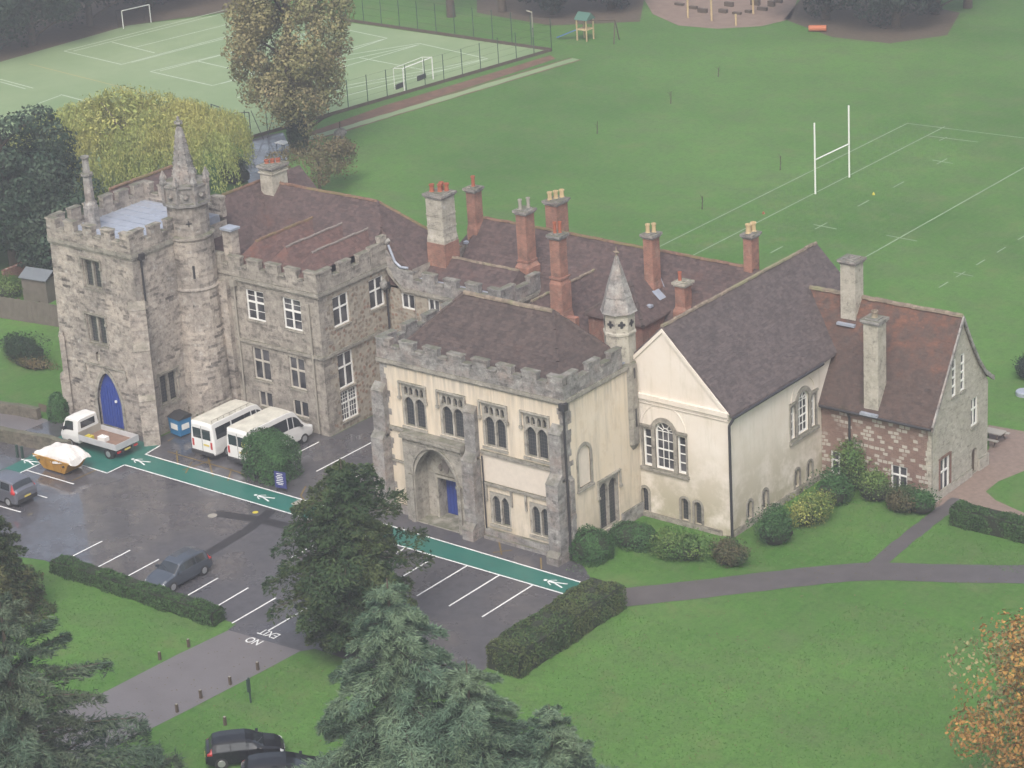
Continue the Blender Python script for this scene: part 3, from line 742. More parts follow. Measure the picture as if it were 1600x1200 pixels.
pl = MB(); plate(pl, gf, rect(1.25, 7.0, 0, 0.32), (), -0.02, 0.12); plate(pl, ws, rect(WY0+0.2, 17.3, 0, 0.40), (), -0.02, 0.14)
part('plinth', pl, 'house_stone', Wg)
t_ = 0.30
def gable_roof(x0, x1, xr, ya, yb_, ze, zr, mat, bld, over=0.25, th=0.16, segs=14, sag=0.05, seed=1):
    """pitched roof with the ridge along y, a little uneven like old tiling"""
    rnd = random.Random(seed); mb = MB()
    for (xe, sg) in ((x0, -1), (x1, 1)):
        sl_ = (zr-ze)/abs(xr-xe); xo = xe+sg*over; zo = ze-over*sl_
        rows = 6; V = []; Fc = []
        for j in range(segs+1):
            y = ya+(yb_-ya)*j/segs
            for i in range(rows+1):
                f = i/rows; w = 0 if i == 0 else rnd.uniform(-sag, sag)*0.5
                V.append((xr+(xo-xr)*f, y, zr+(zo-zr)*f+w+th))
        for j in range(segs):
            for i in range(rows):
                a = j*(rows+1)+i; q_ = (a, a+1, a+rows+2, a+rows+1); Fc.append(q_ if sg < 0 else tuple(reversed(q_)))
        Fc = [tuple(reversed(f)) for f in Fc] if False else Fc
        mb.add(V, Fc)
        mb.add([(xr, ya, zr+th), (xo, ya, zo+th), (xo, ya, zo), (xr, ya, zr)], [(0, 1, 2, 3)]); mb.add([(xr, yb_, zr+th), (xo, yb_, zo+th), (xo, yb_, zo), (xr, yb_, zr)], [(0, 1, 2, 3)])
        mb.add([(xo, ya, zo+th), (xo, yb_, zo+th), (xo, yb_, zo), (xo, ya, zo)], [(0, 1, 2, 3)])
        mb.add([(xr, ya, zr), (xr, yb_, zr), (xo, yb_, zo), (xo, ya, zo)], [(0, 1, 2, 3)])
    return part('roof', mb, mat, bld)
ro = gable_roof(WX0, WX1, 3.15, WY0-0.02, WY1, EV, AP, 'tile_dark', Wg, 0.28)
ridge_line(ro, [((3.15, WY0, AP+0.18), (3.15, WY1, AP+0.18))], 'ridge_grey', 0.12)
gu = MB(); gu.tube((WX1+0.33, WY0, EV-0.28), (WX1+0.33, 17.2, EV-0.28), 0.09, n=8); part('gutter', gu, 'iron', Wg)
downpipe(Wg, [(WX1+0.33, WY0+0.05, EV-0.3), (WX1+0.12, WY0-0.1, EV-0.75), (WX1+0.12, WY0-0.1, 0.1)], r=0.085, head=False)

# ---------------------------------------------------------------- brick and stone end cottage
An = thing('cottage_wing', 'brick and stone chequered cottage wing with a mossy red roof, at the right end', 'cottage', (11.4, 20.8, 0), world=True)
AX0, AX1, AY0, AY1 = 7.62, 15.3, 17.4, 24.3
af = FX(AY0); as_ = FY(AX1)
Ze, Zr, Zb, yr = 5.25, 10.75, 5.6, 20.85
mb = MB(); fw_ = [(8.25, 9.38, 0.42, 1.98), (12.46, 13.60, 0.40, 1.98)]
sheet(mb, af, rect(AX0, AX1, 0, Ze+0.2), [rect(*f) for f in fw_], 0, 0.25)
part('wall', mb, 'chequer', An)
mb = MB()
out_ = [(AY0, 0), (AY1, 0), (AY1, Zb), (22.9, 7.35), (yr, Zr-0.05), (AY0, Ze)]
sw = [(19.75, 20.25, 6.05, 8.45), (20.80, 21.32, 6.05, 8.45), (22.15, 23.05, 3.2, 5.05), (18.40, 19.55, 0.25, 2.45)]
sheet(mb, as_, out_, [rect(*f) for f in sw]+[arched(22.3, 23.0, 0.03, 1.35, 1.7)], 0, 0.25)
sheet(mb, BX(AY1), rect(AX0, AX1, 0, Zb))
part('gable_wall', mb, 'rubble', An)
q = MB(); rnd = random.Random(9); z = 0.1
while z < 5.0:
    h = rnd.uniform(0.26, 0.38); L = rnd.uniform(0.25, 0.7); bar(q, af, AX1-L, AX1+0.004, z, z+h-0.01, -0.03, 0.014)
    bar(q, as_, AY0-0.014, AY0+rnd.uniform(0.3, 0.8), z, z+h-0.01, -0.03, 0.012); z += h
part('quoin', q, 'pale_stone', An)
for f in fw_: cross_window(An, af, *f, bars=(1, 1), sill=True)
cross_window(An, as_, *sw[0], cols=1, rows=4, bars=(1, 1), depth=0.16); cross_window(An, as_, *sw[1], cols=1, rows=4, bars=(1, 1), depth=0.16)
cross_window(An, as_, *sw[2], bars=(1, 1)); cross_window(An, as_, *sw[3], bars=(1, 1))
bs = MB()
for a, b, c, e in ((18.2, 18.4, 0.1, 2.6), (19.55, 19.75, 0.1, 2.6), (18.4, 19.55, 2.45, 2.65)): bar(bs, as_, a, b, c, e, -0.03, 0.012)
part('brick_surround', bs, 'dark_brick', An)
d = MB(); sheet(d, as_, arched(22.3, 23.0, 0.03, 1.35, 1.7), (), -0.2); part('door', d, 'wood_post', An)
pl = MB(); plate(pl, as_, rect(AY0-0.1, 22.2, 0, 0.5), (), -0.02, 0.12); plate(pl, as_, rect(23.1, AY1, 0, 0.8), (), -0.02, 0.14); plate(pl, af, rect(AX0, AX1, 0, 0.3), (), -0.02, 0.1); part('plinth', pl, 'rubble', An)
rf = MB(); rnd = random.Random(5)
def strip_roof(mb, prof, x0, x1, th=0.16, segs=18, sag=0.03, seed=3, close=True):
    """roof surface swept along x from a (y, z) profile"""
    rnd = random.Random(seed); V = []; n = len(prof)
    for j in range(segs+1):
        x = x0+(x1-x0)*j/segs
        for (y, z) in prof: V.append((x, y, z+th+rnd.uniform(-sag, sag)))
    Fc = [(j*n+i, (j+1)*n+i, (j+1)*n+i+1, j*n+i+1) for j in range(segs) for i in range(n-1)]
    mb.add(V, Fc)
    for x in (x0, x1):
        mb.add([(x, y, z+th) for y, z in prof]+[(x, y, z) for y, z in prof], [(i, i+1, n+i+1, n+i) for i in range(n-1)])
    for (y, z) in (prof[0], prof[-1]): mb.add([(x0, y, z+th+.02), (x1, y, z+th+.02), (x1, y, z), (x0, y, z)], [(0, 1, 2, 3)])
    mb.add([(x0, y, z) for y, z in prof]+[(x1, y, z) for y, z in prof], [(i, i+1, n+i+1, n+i) for i in range(n-1)])
f_ = [(AY0-0.3, Ze-0.35)]+[(AY0-0.3+(yr-AY0+0.3)*k/6, Ze-0.35+(Zr-Ze+0.35)*(k/6)**1.0) for k in range(1, 7)]
b_ = [(21.4, 9.75), (22.0, 8.7), (22.9, 7.30), (23.7, 6.35), (24.5, 5.75), (24.75, 5.62)]
strip_roof(rf, f_+b_, 4.6, AX1+0.12)
ro = part('roof', rf, 'tile_red', An)
ridge_line(ro, [((4.8, yr, Zr+0.18), (AX1+0.1, yr, Zr+0.18))], 'ridge_grey', 0.15)
vg = MB(); pr_ = f_+b_
for i in range(len(pr_)-1):
    (y0, z0), (y1, z1) = pr_[i], pr_[i+1]
    vg.add([(AX1+0.10, y0, z0+0.2), (AX1+0.22, y0, z0+0.2), (AX1+0.22, y1, z1+0.2), (AX1+0.10, y1, z1+0.2), (AX1+0.10, y0, z0-0.12), (AX1+0.22, y0, z0-0.12), (AX1+0.22, y1, z1-0.12), (AX1+0.10, y1, z1-0.12)],
           [(0, 1, 2, 3), (4, 7, 6, 5), (1, 5, 6, 2), (0, 3, 7, 4)])
part('verge', vg, 'grey_stone', An)
gu = MB(); gu.tube((AX0+0.1, AY0-0.38, Ze-0.3), (AX1+0.1, AY0-0.38, Ze-0.3), 0.08, n=8); part('gutter', gu, 'iron', An)
downpipe(An, [(9.66, AY0-0.35, Ze-0.35), (9.66, AY0-0.1, Ze-0.8), (9.66, AY0-0.1, 0.1)], head=False, r=0.075)
chimney(An, 8.0, 20.5, 9.6, 13.45, 1.05, 0.95, 'pale_stone', ((0, 0),), 'grey_stone', ph=0.12)
chimney(An, 11.2, 17.75, 5.3, 11.05, 1.0, 0.95, 'pale_stone', ((0, 0),), 'ridge_grey', ph=0.45, pr=0.2)

# ---------------------------------------------------------------- stone house with cross windows (middle block)
Bh = thing('stone_house', 'weathered stone house block with battlements, cross windows on three floors and purple-brown hipped roofs', 'stone house', (-28.5, 11.0, 0), world=True)
BX0, BX1, BY0, BY1 = -33.4, -23.55, 6.65, 13.5
bf = FX(BY0); bsd = FY(BX1)
fh = [(-30.05, -28.42, 7.15, 9.28), (-26.75, -25.15, 7.1, 9.28), (-29.95, -28.42, 2.9, 5.2), (-26.70, -25.28, 2.9, 5.15), (-29.8, -28.52, 0.95, 2.1), (-26.7, -25.28, 0.9, 2.1)]
shh = [(8.0, 9.55, 7.2, 9.3), (11.62, 13.1, 7.25, 9.35), (8.0, 9.5, 2.85, 5.3), (8.0, 9.65, 0.55, 2.65)]
mb = MB(); sheet(mb, bf, rect(BX0, BX1, 0, 10), [rect(*h) for h in fh], 0, 0.3); sheet(mb, BX(19.0), rect(-38, -21, 0, 10)); sheet(mb, FY(-21.2), rect(13.4, 19.0, 0, 10)); sheet(mb, BY(-39.5), rect(8, 19, 0, 10))
part('wall', mb, 'house_stone', Bh)
mb = MB(); sheet(mb, bsd, rect(BY0, BY1+1.0, 0, 10), [rect(*h) for h in shh], 0, 0.3); part('side_wall', mb, 'flint', Bh)
q = MB(); rnd = random.Random(12); z = 0.0
while z < 9.7:
    h = rnd.uniform(0.28, 0.4)
    bar(q, bsd, BY0-0.01, BY0+rnd.uniform(0.45, 1.2), z, z+h-0.01, -0.03, 0.013); z += h
part('quoin', q, 'house_stone', Bh)
for i, h in enumerate(fh): cross_window(Bh, bf, *h, mat='stone_frame' if i not in (1, 0) else 'white', rows=2 if i < 4 else 1, bars=(1, 1) if i not in (0, 1) else (1, 2), mul=0.12, glass='glass')
for i, h in enumerate(shh): cross_window(Bh, bsd, *h, mat='white', bars=(1, 1) if i < 3 else (3, 3), mul=0.10)
tr = MB()
bar(tr, bf, -31.0, BX1+0.14, 5.45, 5.66, -0.02, 0.14); bar(tr, bsd, BY0, 12.4, 5.45, 5.66, -0.02, 0.14)
cornice(tr, bf, -31.2, BX1+0.16, 9.92); cornice(tr, bsd, BY0, BY1, 9.92)
part('string_course', tr, 'trim_stone', Bh)
pp = MB(); parapet(pp, bf, -33.0, BX1+0.1, 10.05, 10.74, 11.42, seed=5); part('parapet', pp, 'house_stone', Bh)
pp = MB(); parapet(pp, bsd, BY0+0.35, BY1-1.6, 10.05, 10.74, 11.42, pitch=1.7, seed=6)
bar(pp, bsd, BY1-1.55, BY1+0.3, 10.05, 11.55, -0.3, 0.08); bar(pp, bsd, BY1-0.55, BY1+0.25, 11.55, 12.0, -0.3, 0.12); part('parapet', pp, 'house_stone', Bh)
gb = MB(); gb.tube((BX1+0.05, BY1+0.15, 11.5), (BX1+0.4, BY1+0.15, 11.7), 0.25, 0.15, 8); gb.ico((BX1+0.15, 12.95, 8.7), 0.35, 1, (.8, 1, 1.2)); part('carved_bracket', gb, 'grey_stone', Bh)
rf = MB(); zr = 13.7
# main hipped roof, ridge along x, and the left roof with its ridge along y
P1, P2 = (-35.6, 14.9, zr), (-25.1, 14.9, zr); e = 9.9
rf.face([(-35.6, 14.9, zr), (-35.6, 11.1, e), (-23.8, 11.1, e), (-23.8, 13.6, 12.4), P2]); rf.face([(-23.8, 13.6, 12.4), (-21.3, 13.6, e), (-21.3, 18.7, e), P2]); rf.face([(-23.8, 13.6, 12.4), (-23.8, 13.6, 8.5), (-21.3, 13.6, 8.5), (-21.3, 13.6, e)]); rf.face([(-23.8, 13.6, 12.4), (-23.8, 11.1, e), (-23.8, 11.1, 9.0), (-23.8, 13.6, 8.5)]); rf.face([(-21.3, 13.6, e), (-21.3, 13.6, 8.5), (-21.3, 18.7, 8.5), (-21.3, 18.7, e)]); rf.face([(-21.3, 18.7, e), (-35.6, 18.7, e), P1, P2])
rf.face([(-35.6, 7.4, zr), (-31.3, 7.4, 9.4), (-31.3, 18.7, 9.4), (-35.6, 18.7, zr)]); rf.face([(-35.6, 18.7, zr), (-39.9, 18.7, 9.4), (-39.9, 7.4, 9.4), (-35.6, 7.4, zr)])
rf.face([(-35.6, 7.4, zr), (-39.9, 7.4, 9.4), (-31.3, 7.4, 9.4)]); rf.face([(-35.6, 18.7, zr), (-31.3, 18.7, 9.4), (-39.9, 18.7, 9.4)])
rf_main = rf; rf = MB()
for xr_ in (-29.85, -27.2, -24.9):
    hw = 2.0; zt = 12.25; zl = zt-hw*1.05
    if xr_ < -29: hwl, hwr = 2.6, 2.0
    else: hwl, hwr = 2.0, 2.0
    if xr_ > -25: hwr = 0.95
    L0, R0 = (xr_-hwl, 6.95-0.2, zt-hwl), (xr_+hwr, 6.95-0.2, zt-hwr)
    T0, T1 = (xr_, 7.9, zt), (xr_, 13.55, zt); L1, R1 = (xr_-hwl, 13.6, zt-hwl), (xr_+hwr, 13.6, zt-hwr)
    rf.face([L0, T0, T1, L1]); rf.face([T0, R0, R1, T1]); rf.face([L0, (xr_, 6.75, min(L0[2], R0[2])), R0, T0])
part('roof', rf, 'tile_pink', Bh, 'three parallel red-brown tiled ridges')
ro = part('roof', rf_main, 'tile', Bh)
ridge_line(ro, [(P1, P2), ((-35.6, 7.4, zr), (-35.6, 14.9, zr)), (P2, (-21.3, 18.7, e)), ((-29.85, 7.9, 12.25), (-29.85, 13.5, 12.25))], 'ridge', 0.11)
ridge_line(ro, [((-27.2, 7.9, 12.25), (-27.2, 13.5, 12.25)), ((-24.9, 7.9, 12.25), (-24.9, 13.5, 12.25))], 'ridge_stone', 0.09)
ridge_line(ro, [(P2, (-23.8, 13.6, 12.4))], 'tile', 0.10, 'hip_tile')
gt = MB(); gt.box(-33, BX1-.3, BY0+.28, 7.6, 9.9, 10.08); gt.box(BX1-1.2, BX1-.3, 7.6, BY1, 9.9, 10.075); part('gutter', gt, 'lead', Bh)
downpipe(Bh, [(-30.95, BY0-0.13, 9.6), (-30.95, BY0-0.13, 0.1)], 'pipe_grey'); downpipe(Bh, [(-24.35, BY0-0.13, 9.2), (-24.35, BY0-0.13, 0.1)], 'pipe_grey', head=False)
downpipe(Bh, [(BX1+0.13, 13.2, 8.6), (BX1+0.13, 13.2, 4.0)], 'iron')
chimney(Bh, -34.5, 14.9, 12.9, 15.0, 1.15, 1.5, 'pale_stone', ((-.25, -.3), (.25, .3), (0, 0)), 'pot_red', pr=0.16, ph=0.3, flash=False, bands=((14.45, .08),))
# link wall with battlements
lf = FX(13.5)
LX1 = -13.9
mb = MB(); lh = [(-22.45, -21.3, 7.05, 8.15), (-20.15, -19.15, 7.1, 8.15)]
lk = thing('link_range', 'low flint-faced link range with battlements between the stone house and the cream hall', 'building wing', (-18.7, 15.5, 0), world=True)
sheet(mb, lf, rect(BX1, LX1, 0, 8.4), [rect(*h) for h in lh], 0, 0.25); sheet(mb, FY(LX1), rect(13.5, 18, 0, 8.4)); part('wall', mb, 'flint', lk)
for h in lh: cross_window(lk, lf, *h, rows=1, bars=(1, 1), sill=False)
tr = MB(); cornice(tr, lf, -22.2, LX1+0.16, 8.42); cornice(tr, FY(LX1), 13.51, 17.6, 8.42)
plate(tr, lf, [(BX1, 9.8), (BX1+0.25, 9.3), (-22.2, 8.32), (-22.2, 8.55), (-22.9, 8.9), (BX1+0.5, 9.5), (BX1, 10.1)], (), -0.02, 0.14); part('string_course', tr, 'trim_stone', lk)
pp = MB(); parapet(pp, lf, -22.3, LX1+0.1, 8.54, 9.15, 9.85, pitch=1.75, seed=8)
plate(pp, lf, [(BX1-.2, 9.9), (-22.3, 8.6), (-22.3, 9.8), (-22.8, 10.1), (BX1-.2, 11.3)], (), -0.3, 0.07); part('parapet', pp, 'grey_stone', lk)
pp = MB(); parapet(pp, FY(LX1), 13.85, 17.6, 8.54, 9.3, 9.8, pitch=1.9, seed=9); part('parapet', pp, 'grey_stone', lk)
rf = MB(); rf.face([(BX1+0.1, 13.95, 8.75), (LX1-0.35, 13.95, 8.75), (LX1-0.35, 16.0, 10.3), (BX1+0.1, 16.0, 10.3)]); rf.face([(BX1+0.1, 16.0, 10.3), (LX1-0.35, 16.0, 10.3), (LX1-0.35, 18.2, 8.6), (BX1+0.1, 18.2, 8.6)]); rf.face([(LX1-0.35, 13.95, 8.75), (LX1-0.35, 18.2, 8.6), (LX1-0.35, 16, 10.3)])
ro = part('roof', rf, 'tile', lk); ridge_line(ro, [((BX1+0.1, 16.0, 10.3), (LX1-0.35, 16.0, 10.3))], 'ridge_grey', 0.1)
gt = MB(); gt.box(BX1+1.3, LX1-.3, 13.82, 14.25, 8.5, 9.17); part('gutter', gt, 'lead', lk)
fl = MB(); fl.path([(BX1+0.3, 13.52, 11.35), (-22.75, 13.5, 10.25), (-22.3, 13.5, 9.95), (-21.7, 13.6, 9.95)], 0.09, 6); part('lead_flashing', fl, 'lead', lk)
chimney(lk, -20.6, 16.0, 9.6, 14.7, 1.35, 1.35, 'pale_stone', ((-.38, -.3), (.1, -.05), (.38, .3), (-.1, .35)), 'pot_red', bands=((13.2, .03), (12.35, 0.03)), base=(11.55, 0.06))
fb = MB(); fb.box(-20.6-.76, -20.6+.76, 16-.76, 16+.76, 9.5, 11.35); part('chimney_foot', fb, 'brick', lk)

# ---------------------------------------------------------------- back range with its brick chimneys
Br = thing('back_range', 'long red-brown tiled range behind the hall with a row of tall brick chimneys', 'building wing', (-10.5, 20.5, 0), world=True)
zr, yr2 = 11.5, 20.5
mb = MB(); mb.box(-20.9, 0.2, 16.6, 24.3, 0, 7.6); part('wall', mb, 'dark_brick', Br)
rf = MB()
prof = [(16.3+4.2*k/8, 7.3+4.2*k/8) for k in range(9)]+[(20.5+4.2*k/6, 11.5-4.2*k/6) for k in range(1, 7)]
strip_roof(rf, prof, -20.9, 1.9, 0.1, 30, 0.035, 11)
rf.face([(-20.9, 16.3, 7.4), (-20.9, 20.5, 11.6), (-20.9, 24.7, 7.4), (-24.6, 24.7, 7.4), (-24.6, 16.3, 7.4)][0:2]+[(-24.9, 20.5, 7.4)])
rf.face([(-20.9, 20.5, 11.6), (-20.9, 24.7, 7.4), (-24.9, 20.5, 7.4)])
ro = part('roof', rf, 'tile', Br)
ridge_line(ro, [((-20.9, 20.5, 11.62), (0.8, 20.5, 11.62))], 'ridge', 0.11)
ro2 = gable_roof(-13.0, -8.2, -10.45, 12.3, 19.6, 7.6, 9.9, 'tile', Br, 0.2, 0.12, 8, 0.05, 4)
ridge_line(ro2, [((-10.45, 12.3, 10.05), (-10.45, 19.2, 10.05))], 'ridge_grey', 0.1)
mb = MB(); mb.box(-13.0, -8.3, 12.4, 16.5, 0, 7.6); part('wall', mb, 'flint', Br)
mb = MB(); sheet(mb, FY(-3.8), rect(14.9, 18.6, 0, 8.9)); sheet(mb, FX(14.9), rect(-8.0, -3.8, 0, 8.9)); part('wall', mb, 'dark_brick', Br)
rf = MB(); e = 8.85
a, b, c_, d_ = (-8.1, 14.7, e), (-3.6, 14.7, e), (-3.6, 19.0, e), (-8.1, 19.0, e)
rf.slab([a, b, (-5.85, 16.7, 10.75)]); rf.slab([b, c_, (-5.85, 19.9, 10.75), (-5.85, 16.7, 10.75)]); rf.slab([d_, a, (-5.85, 16.7, 10.75), (-5.85, 19.9, 10.75)])
ro3 = part('roof', rf, 'tile', Br); ridge_line(ro3, [(b, (-5.85, 16.7, 10.75)), (a, (-5.85, 16.7, 10.75))], 'tile_moss', 0.13, 'hip_tile')
sk = MB(); sk.add([(-4.9, 17.6, 9.98), (-4.9, 18.3, 9.98), (-4.3, 18.3, 9.48), (-4.3, 17.6, 9.48)], [(0, 1, 2, 3)]); sk.add([(-5.4, 18.8, 10.42), (-5.4, 19.3, 10.42), (-4.7, 19.3, 9.85), (-4.7, 18.8, 9.85)], [(0, 1, 2, 3)]); sk.box(-4.7, -4.1, 16.3, 16.6, 9.4, 9.55); part('lead_patch', sk, 'lead', ro3)
lb = MB(); lb.box(-13.8, -6.3, 7.35, 12.3, 0, 6.6); part('wall', lb, 'house_stone', Br)
rf = MB(); rf.slab([(-13.9, 7.3, 6.7), (-6.1, 7.3, 6.7), (-7.6, 9.9, 8.9), (-12.2, 9.9, 8.9)]); rf.slab([(-6.1, 7.3, 6.7), (-6.1, 12.5, 6.7), (-7.6, 9.9, 8.9)]); rf.slab([(-6.1, 12.5, 6.7), (-13.9, 12.5, 6.7), (-12.2, 9.9, 8.9), (-7.6, 9.9, 8.9)]); part('roof', rf, 'tile_dark', Br)
chimney(Br, -21.0, 20.0, 10.3, 13.85, 0.72, 0.8, pots=((0, 0),), pr=0.14, ph=0.75, base=(10.95, 0.06))
chimney(Br, -14.9, 17.7, 8.3, 13.9, 0.80, 0.95, pots=((-.12, -.28), (.12, .28)), potmat='pipe_grey', pr=0.13, ph=0.7, base=(10.0, 0.16), bands=((10.35, .06),))
chimney(Br, -15.6, 22.0, 9.6, 13.25, 0.95, 1.25, pots=((-.2, -.4), (0, 0), (.2, .4)), potmat='pot_buff', pr=0.17, ph=0.55)
chimney(Br, -9.1, 13.6, 8.0, 14.35, 0.75, 0.8, pots=((-.12, -.1), (.12, .12)), pr=0.12, ph=0.75, base=(11.1, 0.10), bands=((11.45, .1),))
fb = MB(); fb.lathe((-9.1, 13.6, 0), [(1.05, 7.0), (0.95, 8.0), (0.72, 9.2), (0.70, 9.3)], 4, rot=0.5); part('chimney_foot', fb, 'brick', Br)
chimney(Br, -5.3, 18.3, 8.9, 13.6, 0.70, 0.82, pots=((-.13, -.15), (.13, .15)), potmat='pot_buff', pr=0.15, ph=0.6, base=(10.1, 0.08))
chimney(Br, -2.7, 17.9, 8.2, 10.95, 0.75, 0.75, pots=((-.15, -.1),), pr=0.12, ph=0.6, base=(9.0, 0.12), capmat='pale_stone')
chimney(Br, 0.62, 20.7, 10.4, 13.85, 0.62, 0.85, pots=((-.02, -.22), (.05, .22)), potmat='pot_buff', pr=0.19, ph=0.6)
ld = MB(); ld.add([(-19.6, 16.9, 8.6), (-17.2, 16.9, 8.6), (-17.2, 17.9, 9.3), (-19.6, 17.9, 9.3)], [(0, 1, 2, 3)]); part('lead_patch', ld, 'lead', Br)
lc = MB(); lc.box(-8.2, -7.5, 12.9, 13.3, 8.4, 9.2); part('brick_stub', lc, 'brick', Br)

# ---------------------------------------------------------------- gate tower
Tw = thing('stone_tower', 'tall weathered stone tower with battlements, stair turret with spirelet and a pointed blue door', 'tower', (-37.7, 4.7, 0), world=True)
TX0, TX1, TY0, TY1 = -41.4, -33.7, 0.3, 9.2
tf = FX(TY0); ts = FY(TX1)
wn = [(-38.52, -36.86, 9.95, 11.95), (-38.75, -37.0, 5.95, 8.0)]
mb = MB()
door = arched(-38.62, -36.3, 0.02, 1.95, 4.0, True, 8)
sheet(mb, tf, [(TX0-0.45, 0), (TX1+0.12, 0), (TX1, 3), (TX1, 12.8), (TX0, 12.8), (TX0-0.3, 4.5)], [rect(*h) for h in wn]+[door, arched(-38.3, -37.9, 4.75, 5.2, 5.4, True, 3)], 0, 0.75)
sheet(mb, ts, rect(TY0, TY1, 0, 12.8), [rect(1.5, 3.15, 1.95, 4.1)], 0, 0.4)
sheet(mb, BX(TY1), rect(TX0, TX1, 0, 12.8)); mb.face([(TX0-0.45, TY0, 0), (TX0-0.3, TY0, 4.5), (TX0, TY0, 12.8), (TX0, TY1, 12.8), (TX0-0.3, TY1, 4.5), (TX0-0.45, TY1, 0)])
part('wall', mb, 'tower_stone', Tw)
g = MB(); sheet(g, tf, arched(-38.35, -37.85, 4.7, 5.2, 5.45, True, 3), (), -0.3); part('niche', g, 'grey_stone', Tw)
g = MB(); g.lathe((-38.1, TY0+0.15, 0), [(0.13, 4.75), (0.11, 5.0), (0.12, 5.1), (0.07, 5.2), (0.07, 5.3)], 8); part('niche_figure', g, 'pale_stone', Tw)
d = MB(); plate(d, FX(TY0+0.24), door, (), -0.06, 0.0)
for k in range(9): bar(d, FX(TY0+0.24), -38.55+k*0.25, -38.34+k*0.25, 0.05, 1.95+1.2*math.sin(math.pi*(k+.5)/9)**.6, 0.0, 0.03)
dd = part('door', d, 'blue_door', Tw); g = MB(); g.box(-37.1, -36.95, TY0+0.10, TY0+0.20, 1.9, 2.05); part('lock_plate', g, 'white', dd)
s = MB()
plate(s, tf, arched(-38.86, -36.06, 0, 1.95, 4.32, True, 8), [door], -0.1, 0.06); hood(s, tf, -39.5, -35.5, 4.42, 0.35, 0.1, 0.1)
part('door_arch', s, 'trim_stone', Tw)
for (a, b, c, e), fr, dp in ((wn[0], tf, .35), (wn[1], tf, .35), ((1.5, 3.15, 1.95, 4.1), ts, .3)):
    s = MB(); m_ = (a+b)/2
    plate(s, fr, rect(a-0.03, b+0.03, c-0.03, e+0.03), [rect(a+0.12, m_-0.09, c+0.1, e-0.12), rect(m_+0.09, b-0.12, c+0.1, e-0.12)], -dp, -dp+0.22)
    bar(s, fr, a-0.1, b+0.1, c-0.15, c-0.035, -0.3, 0.04); hood(s, fr, a-0.18, b+0.18, e+0.06, 0.45, 0.09, 0.1)
    bar(s, fr, a-0.14, a-0.035, c, e, -0.02, 0.02); bar(s, fr, b+0.035, b+0.14, c, e, -0.02, 0.02)
    w = part('window', s, 'trim_stone', Tw); g = MB(); sheet(g, fr, rect(a, b, c, e), (), -dp+0.06); part('pane', g, 'leaded', w)
bt = MB()       # buttress on the near corner, set off in steps
c45 = math.sqrt(0.5); df_ = Fr((TX1, TY0, 0), (c45, c45, 0), (c45, -c45, 0))
buttress(bt, df_, -0.55, 0.55, [(0, 3.2, 1.15), (3.2, 6.6, 0.85), (6.7, 9.3, 0.45)]); part('buttress', bt, 'tower_stone', Tw)
bt = MB(); df_ = Fr((TX0-0.1, TY0+0.2, 0), (c45, -c45, 0), (-c45, -c45, 0))
buttress(bt, df_, -0.5, 0.5, [(0, 3.0, 0.55), (3.0, 6.0, 0.3)]); part('buttress', bt, 'tower_stone', Tw)
tr = MB(); cornice(tr, tf, TX0-0.1, TX1+0.14, 12.85, 0.28, 0.14); cornice(tr, ts, TY0, 4.3, 12.85, 0.28, 0.14); part('string_course', tr, 'trim_stone', Tw)
for fr, a, b, sd_ in ((tf, TX0-0.1, TX1+0.1, 1), (ts, TY0+0.34, 4.6, 2), (BX(TY1), TX0, TX1, 3), (BY(TX0), TY0+0.34, TY1-0.3, 4)):
    pp = MB(); parapet(pp, fr, a, b, 12.99, 13.60, 14.40, pitch=1.55, mw=0.95, t=0.42, seed=sd_+20); part('parapet', pp, 'tower_stone', Tw)
gt = MB(); gt.box(TX0+0.3, TX1-0.3, TY0+0.3, TY1-0.3, 12.6, 13.15)
for k in range(9): gt.box(TX0+0.3, TX1-0.3, TY0+0.9+k*0.9, TY0+0.96+k*0.9, 13.15, 13.2)
part('roof', gt, 'lead', Tw)
cx, cy = -33.55, 5.6       # stair turret
st = MB(); st.lathe((cx, cy, 0), [(1.85, 0), (1.8, 3.0), (1.62, 6.5), (1.55, 9.2), (1.62, 9.35), (1.53, 9.5), (1.53, 12.75), (1.64, 12.85), (1.64, 13.0), (1.38, 13.1), (1.38, 15.0)], 16, smooth=False)
st.box(cx-1.2, cx+2.1, 6.3, 8.5, 0, 9.6)
sto = part('stair_turret', st, 'tower_stone', Tw)
cr = MB(); cr.lathe((cx, cy, 0), [(1.38, 15.0), (1.66, 15.1), (1.66, 15.3), (1.48, 15.35), (1.48, 16.3), (1.58, 16.35), (1.58, 16.5), (1.2, 16.5)], 8)
for k in range(8):
    t = 2*math.pi*(k+0.5)/8; px, py = cx+1.52*math.cos(t), cy+1.52*math.sin(t)
    cr.lathe((px, py, 0), [(0.17, 15.2), (0.17, 16.5), (0.24, 16.55), (0.24, 16.7), (0.05, 17.15)], 4)
    t2 = 2*math.pi*k/8; cr.ico((cx+1.42*math.cos(t2), cy+1.42*math.sin(t2), 15.75), 0.2, 1, (1, 1, 1))
part('crown', cr, 'grey_stone', sto)
sp = MB(); sp.lathe((cx, cy, 0), [(0.85, 16.3), (0.78, 17.0), (0.28, 19.9), (0.16, 20.2)], 8)
for k in range(8):
    t = 2*math.pi*(k+0.5)/8
    for j in range(8):
        f = j/8; r = 0.80-0.55*f; sp.ico((cx+r*math.cos(t), cy+r*math.sin(t), 17.0+2.9*f), 0.07, 1)
part('spire', sp, 'grey_stone', sto)
fi = MB(); fi.lathe((cx, cy, 0), [(0.12, 20.1), (0.10, 20.3), (0.30, 20.4), (0.30, 20.55), (0.12, 20.6), (0.10, 20.8), (0.04, 20.9)], 8); part('finial', fi, 'grey_stone', sto)
